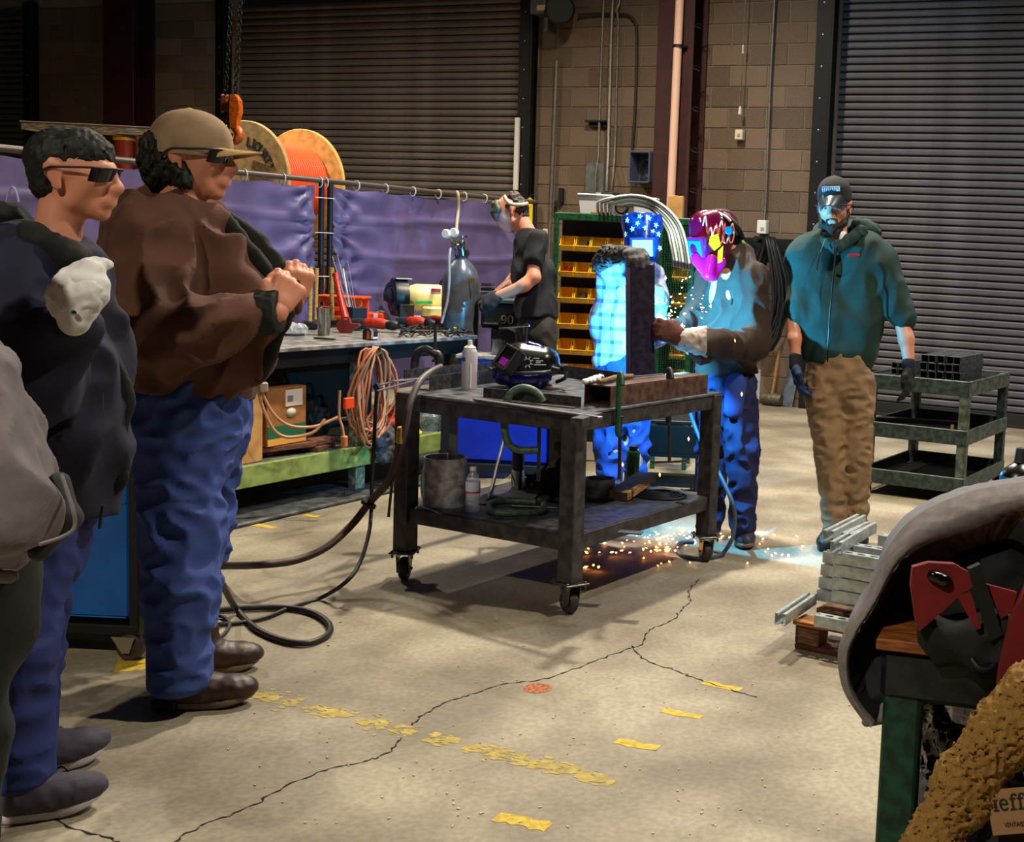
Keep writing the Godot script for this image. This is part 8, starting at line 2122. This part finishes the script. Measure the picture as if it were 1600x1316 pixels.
	obj("glove", blob(hand_prims(J(1421, 574, -0.08), J(1422, 600, -0.1) - J(1421, 574, -0.08), cam_right - cam_fwd * 0.4, -cam_fwd - cam_right * 0.4, [0.3, 0.38, 0.42, 0.5], 1.0, 1.2), 0.0055, 0.013), gk, t)
	obj("glove_cuff", blob(limbs([[1242, 557, -0.095, 9.5, 1243, 572, -0.1, 10]]), 0.006, 0.01), gk, t)
	obj("glove_cuff", blob(limbs([[1420, 568, -0.08, 11, 1421, 582, -0.08, 11]]), 0.006, 0.01), gk, t)

# ---------- right-hand side ----------
func shop_carts() -> void:
	var gs := mat("cart_green", Color(0.20, 0.27, 0.25), 0.5, 0.15, "scuff", 2.5)
	var gl := mat("cart_worn", Color(0.36, 0.40, 0.36), 0.5, 0.2, "scuff", 2.0)
	var fr := on_y(1498, 788)
	var t := thing("tool_cart", "worn dark green three-tier steel cart stacked with square tubes by the roller door", "cart", fr, -0.04)
	var W := 0.62
	var D := 0.88
	var H := 0.765
	for x: float in [0, -1]:
		for z: float in [0, -1]:
			obj("leg", bx(mb(), Vector3(x * W, H / 2 + 0.04, z * D), Vector3(0.06, H - 0.08, 0.06), 0.005), gl if x == 0 and z == 0 else gs, t)
			caster(t, Vector3(x * W, 0, z * D), 0.4 + x, 0.03, mats["black_rubber"])
	var lv := 0
	for y in [H, 0.46, 0.16]:
		obj("tray", bx(mb(), Vector3(-W / 2, y - 0.075, -D / 2), Vector3(W, 0.012, D), 0.002), mat("tray_dark", Color(0.07, 0.075, 0.075), 0.5, 0.3), t)
		obj("tray_side", bx(mb(), Vector3(-W / 2, y - 0.04, 0.028), Vector3(W + 0.06, 0.095, 0.014), 0.004), gs, t)
		obj("tray_side", bx(mb(), Vector3(0.028, y - 0.04, -D / 2), Vector3(0.014, 0.095, D + 0.06), 0.004), gl, t)
		obj("tray_side", bx(mb(), Vector3(-W / 2, y - 0.04, -D - 0.028), Vector3(W + 0.06, 0.095, 0.014), 0.004), gs, t)
		obj("tray_side", bx(mb(), Vector3(-W - 0.028, y - 0.04, -D / 2), Vector3(0.014, 0.095, D + 0.06), 0.004), gs, t)
		lv += 1
	obj("work_surface", bx(mb(), Vector3(-W / 2, H - 0.012, -D / 2), Vector3(W + 0.04, 0.012, D + 0.04), 0.003), mats["tray_dark"], t)
	# stack of square tubes
	var tm := mat("tube_grey", Color(0.33, 0.35, 0.37), 0.4, 0.5, "scuff", 3.0)
	var tube_m := open_tube(0.05, 0.5)
	var rowsn := ["top", "middle", "bottom"]
	var coln := ["rightmost", "second from the right", "third from the right", "fourth from the right", "fifth from the right"]
	var k := 0
	for j in 3:
		for i in 5:
			var o := obj("square_tube", tube_m, tm)
			o.transform = t.transform * Transform3D(Basis(Vector3.UP, 0.02 * sin(k * 2.0)), Vector3(-0.09 - i * 0.053, H + 0.02 + (2 - j) * 0.0505, -0.32 + 0.012 * sin(k * 5.0)))
			tag(o, "square steel tube, %s in the %s layer on the green cart" % [coln[i], rowsn[j]], "steel tube", "square tubes stacked on the green cart")
			k += 1
	for j in 2:
		for i in 2:
			var o := obj("square_tube", open_tube(0.04, 0.4), tm)
			o.transform = t.transform * Transform3D(Basis(), Vector3(-0.46 - i * 0.046, H + 0.02 + j * 0.041, -0.28))
			tag(o, "short thin square tube, %s %s of the little stack left of the gloved hand" % [["lower", "upper"][j], ["right", "left"][i]], "steel tube", "short tubes on the green cart")
	var sl := obj("steel_bar", bx(mb(), t.transform * Vector3(-0.38, 0.46, -0.25), Vector3(0.5, 0.03, 0.06), 0.003, 0.25), mats["flat_dull"])
	tag(sl, "grey steel bar lying in the cart's middle tray", "bar")
	var wd := obj("wood_stake", bx(mb(), t.transform * Vector3(-0.08, 0.44, -0.03), Vector3(0.022, 0.1, 0.02), 0.002), mats["ash_wood"])
	tag(wd, "little pale wooden stake in the cart's middle tray beside the front leg", "stake")
	strut_pallet()

func open_tube(a: float, l: float) -> ArrayMesh:
	var st := mb()
	var w := 0.004
	for s: float in [-1, 1]:
		bx(st, Vector3(s * (a / 2 - w / 2), 0, 0), Vector3(w, a, l), 0.001)
		bx(st, Vector3(0, s * (a / 2 - w / 2), 0), Vector3(a - 2 * w, w, l), 0.0005)
	st.generate_normals()
	return st.commit()

# strut channel: an open C section with slots along the web
func strut(l: float, w := 0.042, h := 0.042) -> ArrayMesh:
	var st := mb()
	var th := 0.0026
	bx(st, Vector3(-w / 2, 0, 0), Vector3(th, h, l), 0.0006)
	bx(st, Vector3(w / 2, 0, 0), Vector3(th, h, l), 0.0006)
	for s: float in [-1, 1]:
		bx(st, Vector3(s * w * 0.34, -h / 2, 0), Vector3(w * 0.33, th, l), 0.0006)
		bx(st, Vector3(s * w * 0.36, h / 2, 0), Vector3(w * 0.3, th, l), 0.0006)
		bx(st, Vector3(s * w * 0.22, h / 2 - 0.005, 0), Vector3(th, 0.009, l), 0.0005)
	var n := int(l / 0.05)
	for i in n: bx(st, Vector3(0, -h / 2, -l / 2 + (i + 0.5) * l / n), Vector3(w * 0.36, th, l / n * 0.42), 0.0005)
	st.generate_normals()
	return st.commit()
func strut_pallet() -> void:
	var zinc := mat("zinc", Color(0.74, 0.78, 0.79), 0.33, 0.3, "mottle", 5.0)
	var base := on_y(1240, 1014)
	var turn := -0.09
	var t := thing("pallet", "worn wooden pallet under the galvanised strut channel", "pallet", base, turn)
	var w1 := mat("pallet_wood", Color(0.48, 0.33, 0.20), 0.8, 0.0, "wood", 2.5)
	var w2 := mat("pallet_red", Color(0.36, 0.17, 0.12), 0.8, 0.0, "wood", 2.5)
	for z: float in [-0.05, -0.62, -1.2]:
		for x: float in [0.05, 0.5, 0.95]: obj("block", bx(mb(), Vector3(x, 0.06, z), Vector3(0.1, 0.078, 0.09), 0.004), w1, t)
		obj("bottom_board", bx(mb(), Vector3(0.5, 0.011, z), Vector3(1.0, 0.02, 0.09), 0.003), w2, t)
	for i in 7: obj("deck_board", bx(mb(), Vector3(0.5, 0.109, -0.03 - i * 0.2), Vector3(1.0, 0.018, 0.1), 0.003), w1 if i else mat("board_yellow", Color(0.72, 0.46, 0.15), 0.7, 0.0, "wood", 2.0), t)
	var X := Basis(Vector3.UP, PI / 2)
	var lay := func(label: String, mesh: ArrayMesh, local: Vector3, b: Basis):
		var o := obj("strut_channel", mesh, zinc)
		o.transform = t.transform * Transform3D(b, local)
		tag(o, label, "strut channel", "strut channel stacked on the pallet")
	var L := strut(0.95)
	var S := strut(0.30)
	var up := Basis(Vector3.BACK, PI)
	# front face: stack lying along x, slots up
	var _x := 0
	var nth := ["lowest", "second", "third", "fourth", "topmost"]
	for i in 5:
		var y := 0.141 + i * 0.049 + (0.03 if i > 0 else 0.0)
		var z := 0.0 - (0.07 if i > 0 else -0.03)
		lay.call("galvanised strut lying across the front of the pallet stack, %s of five" % nth[i], L, Vector3(0.56 + (0.02 if i == 0 else 0.04), y, z), X * Basis(Vector3.BACK, PI))
	# second line just behind the top
	for i in 6: lay.call("galvanised strut across the top of the pallet stack, %s rung behind the front one" % ["first", "second", "third", "fourth", "fifth", "sixth"][i], L, Vector3(0.62 - i * 0.0, 0.37 - 0.002 * i, -0.2 - i * 0.24), X * Basis(Vector3.BACK, PI))
	# box-section ends on the left
	for i in 4: lay.call("short strut with its open end facing the aisle, %s of four" % ["lowest", "second", "third", "topmost"][i], S, Vector3(0.14 + 0.006 * i, 0.165 + i * 0.052, -0.22), X)
	for q in [[1219, 968, 1268, 935, 0.145, "lowest rail sticking out from the left foot of the stack"], [1294, 838, 1345, 812, 0.408, "nearest of three rails angled back over the stack"], [1306, 856, 1350, 830, 0.408, "rail beside the nearest one angled back over the stack"], [1322, 842, 1362, 824, 0.406, "rightmost of three rails angled back over the stack"]]:
		var a := on_y(q[0], q[1], q[4])
		var b := on_y(q[2], q[3], q[4])
		var o := obj("strut_channel", strut(a.distance_to(b)), zinc)
		var z := (b - a).normalized()
		o.transform = Transform3D(Basis(Vector3.UP.cross(z), Vector3.UP, z), (a + b) / 2)
		tag(o, "galvanised strut, " + q[5], "strut channel", "strut channel stacked on the pallet")

func foreground_cart() -> void:
	var d := 2.55
	var t := thing("tool_cart", "near green-legged cart with a wooden top, coats and bags heaped over it", "cart", on_y(1400, 1400) * Vector3(0, 0, 0) + Vector3(at(1412, 1100, d).x, 0, at(1412, 1100, d).z), FACE - 0.22)
	var inv := t.transform.affine_inverse()
	var H := at(1412, 990, d).y
	var gm := mat("leg_green", Color(0.03, 0.27, 0.20), 0.45, 0.1, "scuff", 3.0)
	var gr := mat("apron_grey", Color(0.15, 0.155, 0.175), 0.4, 0.3, "scuff", 2.0)
	for x: float in [0, 0.75]:
		for z: float in [0, -0.5]: obj("leg", bx(mb(), Vector3(x, (H - 0.09) / 2 + 0.03, z), Vector3(0.075, H - 0.15, 0.075), 0.006), gm, t)
	obj("apron", bx(mb(), Vector3(0.375, H - 0.07, 0.0), Vector3(0.84, 0.105, 0.09), 0.012), gr, t)
	obj("apron", bx(mb(), Vector3(0.0, H - 0.07, -0.26), Vector3(0.09, 0.105, 0.5), 0.012), gr, t)
	obj("tabletop", bx(mb(), Vector3(0.375, H - 0.006, -0.25), Vector3(0.86, 0.024, 0.62), 0.003), mat("top_wood", Color(0.62, 0.36, 0.12), 0.6, 0.0, "wood", 2.0), t)
	obj("shelf", bx(mb(), Vector3(0.375, 0.3, -0.25), Vector3(0.75, 0.02, 0.5), 0.003), gr, t)
	for x: float in [0, 0.75]:
		for z: float in [0, -0.5]: caster(t, Vector3(x, 0, z), 0.3, 0.03)
	var P := func(x, y, dd = 0.0): return at(x, y, d + dd)
	# clear bag of parts on the lower shelf
	var bg := obj("plastic_bag", blob([limb(at(1500, 1120, 2.75), 0.09, at(1525, 1200, 2.75), 0.11), limb(at(1490, 1180, 2.85), 0.07, at(1520, 1210, 2.85), 0.08)], 0.012, 0.05, 0.03, 14.0), mat("bag_film", Color(0.11, 0.11, 0.13), 0.12))
	tag(bg, "crumpled shiny dark plastic bag under the near cart's top", "bag")
	var bw := obj("plastic_bag", blob([limb(at(1500, 1092, 2.62), 0.03, at(1545, 1098, 2.62), 0.028), limb(at(1510, 1110, 2.63), 0.028, at(1530, 1122, 2.63), 0.02)], 0.007, 0.03, 0.014, 22.0), clear("bag_white", Color(0.9, 0.9, 0.95), 0.6, 0.2))
	tag(bw, "crumpled clear plastic wrapper beside the yellow fleece coat", "wrapper")
	# grey-lined hooded coat thrown over it: an arched sheet with a thick rolled edge
	var coat := thing("winter_coat", "grey winter coat with a dark quilted lining draped over the near cart", "coat", t.position)
	var o := coat.position
	var pout := []
	var pin := []
	for q in [[1352, 1132, 1366, 1122], [1318, 1080, 1333, 1076], [1309, 1020, 1327, 1022], [1325, 975, 1342, 982], [1352, 935, 1366, 944], [1368, 900, 1386, 908], [1385, 860, 1408, 874], [1420, 815, 1450, 848], [1470, 785, 1505, 830], [1530, 765, 1555, 810], [1600, 752, 1605, 794], [1690, 742, 1690, 778]]:
		pout.append(P.call(q[0], q[1], 0.02) - o)
		pin.append(P.call(q[2], q[3], 0.0) - o)
	var eo := spline(pout, 5)
	var ei := spline(pin, 5)
	var fleece := cloth("fleece_grey", Color(0.50, 0.47, 0.47), "mottle", 8.0)
	var dark := cloth("quilt_black", Color(0.028, 0.026, 0.032), "mottle", 3.0)
	var n := eo.size()
	noise.fractal_octaves = 3
	var band := []
	var rows := []
	var shell := []
	for k in 12:
		var v := k / 11.0
		var r0 := PackedVector3Array()
		var r1 := PackedVector3Array()
		var r2 := PackedVector3Array()
		for i in n:
			var u := float(i) / (n - 1)
			var wr := noise.get_noise_2d(u * 70, v * 8)
			r0.append(eo[i].lerp(ei[i], v) - cam_fwd * (0.03 * sin(v * PI) + 0.02 * v) + cam_down * 0.006 * wr * sin(v * PI))
			var c: Vector3 = P.call(1570, 945, 0.15) - o
			r1.append(ei[i].lerp(c, v * 0.95) + cam_fwd * (0.32 * sin(v * PI * 0.5) - 0.02 + 0.03 * noise.get_noise_2d(u * 60 + 40, v * 20)) - cam_down * 0.05 * sin(v * PI) * u)
			r2.append(eo[i] + cam_fwd * (0.42 * v) - cam_down * 0.012 * sin(v * PI * 0.6) * u + Vector3(0, -0.10 * v * v, 0) * u + cam_right * 0.06 * v * (1.0 - u) + Vector3.UP * 0.01 * wr * v)
		band.append(r0)
		rows.append(r1)
		shell.append(r2)
	obj("rolled_edge", lattice(mb(), band, false, true), fleece, coat)
	obj("lining", lattice(mb(), rows, false, true), dark, coat)
	obj("shell", lattice(mb(), shell, false, false), fleece, coat)
	obj("sleeve_lining", blob([limb(P.call(1372, 1010, 0.08) - o, 0.03, P.call(1378, 1085, 0.04) - o, 0.022), limb(P.call(1348, 1020, 0.06) - o, 0.02, P.call(1358, 1085, 0.04) - o, 0.02)], 0.008, 0.02, 0.008, 9.0), cloth("lining_plum", Color(0.075, 0.055, 0.075), "mottle", 3.0), coat)
	obj("sleeve_edge", blob([limb(P.call(1386, 1050, 0.05) - o, 0.011, P.call(1383, 1108, 0.02) - o, 0.011), limb(P.call(1354, 1128, 0.0) - o, 0.011, P.call(1388, 1122, 0.02) - o, 0.011)], 0.006, 0.02), fleece, coat)
	# red and black bag
	var bag := thing("harness_bag", "red and black bag with a black buckle inside the grey coat", "bag", t.position + Vector3(0, H + 0.006, 0))
	o = bag.position
	var red := cloth("bag_red", Color(0.46, 0.03, 0.05), "mottle", 4.0)
	var blk := cloth("bag_dark", Color(0.016, 0.015, 0.018), "mottle", 4.0)
	obj("body", blob([limb(P.call(1500, 960, 0.08) - o, 0.08, P.call(1600, 980, 0.08) - o, 0.1, cam_fwd, 0.6), limb(P.call(1480, 930, 0.1) - o, 0.06, P.call(1560, 900, 0.1) - o, 0.08), limb(P.call(1462, 985, -0.09) - o, 0.038, P.call(1560, 1000, -0.1) - o, 0.05), limb(P.call(1560, 1000, -0.1) - o, 0.05, P.call(1660, 1010, -0.1) - o, 0.055), limb(P.call(1480, 1030, -0.1) - o, 0.02, P.call(1640, 1045, -0.1) - o, 0.03)], 0.009, 0.05, 0.01, 9.0), blk, bag)
	var flat := func(called: String, poly: Array, dd: float, m: Material, th := 0.03):
		var c := Vector2.ZERO
		for v in poly: c += Vector2(v[0], v[1])
		c /= poly.size()
		var q := PackedVector2Array()
		for v in poly: q.append(Vector2(v[0] - c.x, -(v[1] - c.y)) * (d + dd) / FOCAL)
		obj(called, prism(mb(), q, th, Transform3D(Basis(cam_right, -cam_down, -cam_fwd), P.call(c.x, c.y, dd) - o)), m, bag)
	flat.call("pocket", [[1425, 885], [1450, 878], [1490, 880], [1512, 893], [1518, 915], [1495, 932], [1470, 955], [1435, 985], [1430, 970], [1422, 915]], -0.13, red)
	flat.call("strap", [[1497, 935], [1516, 925], [1532, 980], [1524, 983]], -0.155, red, 0.02)
	flat.call("strap", [[1512, 888], [1530, 880], [1565, 990], [1545, 1000]], -0.15, blk, 0.03)
	flat.call("panel", [[1540, 912], [1588, 925], [1580, 955], [1563, 966]], -0.14, red, 0.02)
	flat.call("side_panel", [[1608, 900], [1660, 890], [1660, 1070], [1558, 1070], [1562, 1040], [1578, 970]], -0.17, red, 0.03)
	obj("buckle", blob([limb(P.call(1458, 900, -0.15) - o, 0.012, P.call(1476, 908, -0.15) - o, 0.014)], 0.005, 0.01), mat("buckle_black", Color(0.02, 0.02, 0.022), 0.2), bag)
	obj("pull_ring", tube(mb(), spline([P.call(1518, 1030, -0.15) - o, P.call(1530, 1044, -0.16) - o, P.call(1545, 1046, -0.16) - o, P.call(1556, 1036, -0.15) - o], 4), 0.006, 6), mats["black_rubber"], bag)
	# yellow sherpa coat in the corner
	var sh := thing("fleece_coat", "shaggy mustard sherpa coat in the bottom right corner", "coat", at(1560, 1260, 2.25) * Vector3(1, 0, 1))
	o = sh.position
	var sm := cloth("sherpa", Color(0.62, 0.46, 0.20), "grain", 10.0)
	var d2 := 2.25
	var g := []
	for q in [[1610, 1080, 45, 1560, 1140, 40], [1560, 1140, 40, 1500, 1215, 36], [1500, 1215, 36, 1455, 1330, 44], [1620, 1120, 50, 1580, 1160, 36], [1640, 1100, 60, 1700, 1200, 70], [1560, 1180, 30, 1520, 1260, 32], [1455, 1330, 44, 1440, 1480, 60], [1700, 1200, 70, 1690, 1480, 90]]:
		g.append(limb(at(q[0], q[1], d2) - o, q[2] * d2 / FOCAL, at(q[3], q[4], d2) - o, q[5] * d2 / FOCAL))
	obj("fleece", blob(g, 0.006, 0.03, 0.010, 60.0), sm, sh)
	obj("lining", blob([limb(at(1600, 1290, d2 + 0.02) - o, 0.075, at(1580, 1400, d2 + 0.02) - o, 0.1, cam_fwd, 0.4)], 0.01, 0.03), cloth("fleece_lining", Color(0.11, 0.06, 0.03), "mottle", 3.0), sh)
	var lb := Transform3D(Basis(cam_right, -cam_down, -cam_fwd) * Basis(Vector3.UP, -0.3) * Basis(Vector3.BACK, 0.18), at(1578, 1268, d2 - 0.035) - o)
	obj("label", box(mb(), lb, Vector3(0.075, 0.08, 0.004), 0.001), mat("label_tan2", Color(0.56, 0.42, 0.28), 0.7), sh)
	text("ieff", mat("ink", Color(0.06, 0.04, 0.03), 0.7), sh, lb * Transform3D(Basis(), Vector3(0.0, 0.016, 0.004)), 0.026, 0.001, "label_script", "Droid Serif")
	text("VINTAGE", mats["ink"], sh, lb * Transform3D(Basis(), Vector3(0.006, -0.022, 0.004)), 0.007, 0.001, "label_print")
	# black drinking bottle with a blue ring at the right edge
	var bt := thing("drinking_bottle", "black sports bottle with a bright blue ring at the right edge", "bottle", at(1590, 790, 3.3))
	bt.position.y = at(1590, 772, 3.3).y
	obj("body", lathe(mb(), [Vector2(0, -0.16), Vector2(0.045, -0.16), Vector2(0.047, -0.02), Vector2(0.045, 0.0), Vector2(0.047, 0.02), Vector2(0.044, 0.035), Vector2(0, 0.035)], Transform3D(), 24), mat("bottle_black", Color(0.02, 0.022, 0.026), 0.3), bt)
	obj("ring", lathe(mb(), [Vector2(0.044, 0.033), Vector2(0.052, 0.035), Vector2(0.052, 0.048), Vector2(0.044, 0.05)], Transform3D(), 24), mat("ring_blue", Color(0.05, 0.42, 0.75), 0.35), bt)
	obj("lid", lathe(mb(), [Vector2(0, 0.085), Vector2(0.02, 0.083), Vector2(0.046, 0.062), Vector2(0.05, 0.05), Vector2(0, 0.048)], Transform3D(), 24), mats["bottle_black"], bt)
	obj("spout", lathe(mb(), [Vector2(0, 0.125), Vector2(0.014, 0.122), Vector2(0.018, 0.085), Vector2(0, 0.08)], Transform3D(), 16), mat("spout_grey", Color(0.25, 0.26, 0.27), 0.3), bt)
	obj("holder", blob([limb(Vector3(-0.09, -0.03, 0.02), 0.03, Vector3(0.05, -0.09, 0.02), 0.07), limb(Vector3(0, -0.12, 0), 0.06, Vector3(0.1, -0.12, 0), 0.07)], 0.01, 0.03), blk, bt)

# ---------- left: the blue welder behind the spectators ----------
func left_welder() -> void:
	var p := on_y(205, 1031)
	var t := thing("welding_machine", "big blue welding machine on casters behind the jacket man's legs", "welding machine", p, FACE)
	var k := 4.33 / FOCAL
	var y0 := at(205, 978, 4.33).y
	var y1 := at(205, 690, 4.33).y
	var blue := mat("machine_blue", Color(0.03, 0.38, 0.72), 0.35, 0.0, "mottle", 1.0)
	var dk: Material = mats["welder_black"]
	var w := 200 * k
	obj("case", bx(mb(), Vector3(-w / 2 - 0.01, (y0 + y1) / 2 + 0.01, -0.22), Vector3(w, y1 - y0 - 0.03, 0.42), 0.01), blue, t)
	for y in [y0 + 0.03, y1 - 0.2]: obj("seam", bx(mb(), Vector3(-w / 2 - 0.01, y, -0.008), Vector3(w - 0.02, 0.006, 0.006), 0.002), mat("seam_blue", Color(0.1, 0.4, 0.7), 0.3), t)
	obj("base", bx(mb(), Vector3(-w / 2, y0 - 0.01, -0.22), Vector3(w + 0.06, 0.035, 0.46), 0.004), dk, t)
	obj("corner_post", bx(mb(), Vector3(0.012, (y0 + y1) / 2, -0.02), Vector3(0.036, y1 - y0, 0.05), 0.004), dk, t)
	obj("front_panel", bx(mb(), Vector3(0.06, (y0 + y1) / 2 + 0.06, -0.24), Vector3(0.08, (y1 - y0) * 0.8, 0.38), 0.008), mat("panel_dark", Color(0.16, 0.16, 0.17), 0.45, 0.2), t)
	for i in 12: obj("louver", box(mb(), Transform3D(Basis(Vector3.RIGHT, 0.6), Vector3(0.065, y0 + 0.03 + i * 0.02, -0.045)), Vector3(0.06, 0.012, 0.014), 0.002), mat("louver_pale", Color(0.55, 0.55, 0.52), 0.4, 0.4), t)
	for i in 4: obj("terminal", cyl(mb(), Vector3(0.1, y1 - 0.16 - i * 0.07, -0.1), Vector3(0.13, y1 - 0.16 - i * 0.07, -0.07), 0.016, 12, 0.003), mat("terminal_grey", Color(0.5, 0.5, 0.5), 0.35, 0.6), t)
	obj("front_bar", bx(mb(), Vector3(0.1, y0 + 0.3, -0.06), Vector3(0.1, 0.012, 0.012), 0.002), mats["black_rubber"], t)
	var ca := mat("caster_cream", Color(0.5, 0.46, 0.38), 0.5, 0.2)
	for q in [[0.0, 0.0], [-w + 0.04, 0.0], [0.0, -0.42], [-w + 0.04, -0.42]]:
		var c := Node3D.new()
		c.name = "caster"
		c.position = Vector3(q[0] - 0.0, 0, q[1])
		t.add_child(c, true)
		var f := mb()
		for s: float in [-1, 1]: prism(f, PackedVector2Array([Vector2(-0.05, y0 - 0.028), Vector2(0.03, y0 - 0.028), Vector2(0.012, 0.03), Vector2(-0.012, 0.03)]), 0.004, Transform3D(Basis(), Vector3(-0.005, 0, s * 0.026)))
		obj("fork", f, ca, c)
		obj("wheel", lathe(mb(), [Vector2(0, -0.02), Vector2(0.02, -0.021), Vector2(0.024, -0.017), Vector2(0.04, -0.018), Vector2(0.046, -0.012), Vector2(0.046, 0.012), Vector2(0.04, 0.018), Vector2(0.024, 0.017), Vector2(0.02, 0.021), Vector2(0, 0.02)], Transform3D(Basis(Vector3.RIGHT, PI / 2), Vector3(0, 0.046, 0)), 22), mat("wheel_brown", Color(0.2, 0.16, 0.14), 0.6), c)
	obj("tow_bar", bx(mb(), Vector3(-w / 2, 0.05, -0.1), Vector3(w - 0.1, 0.03, 0.05), 0.003), mat("bar_brown", Color(0.18, 0.14, 0.13), 0.6), t)
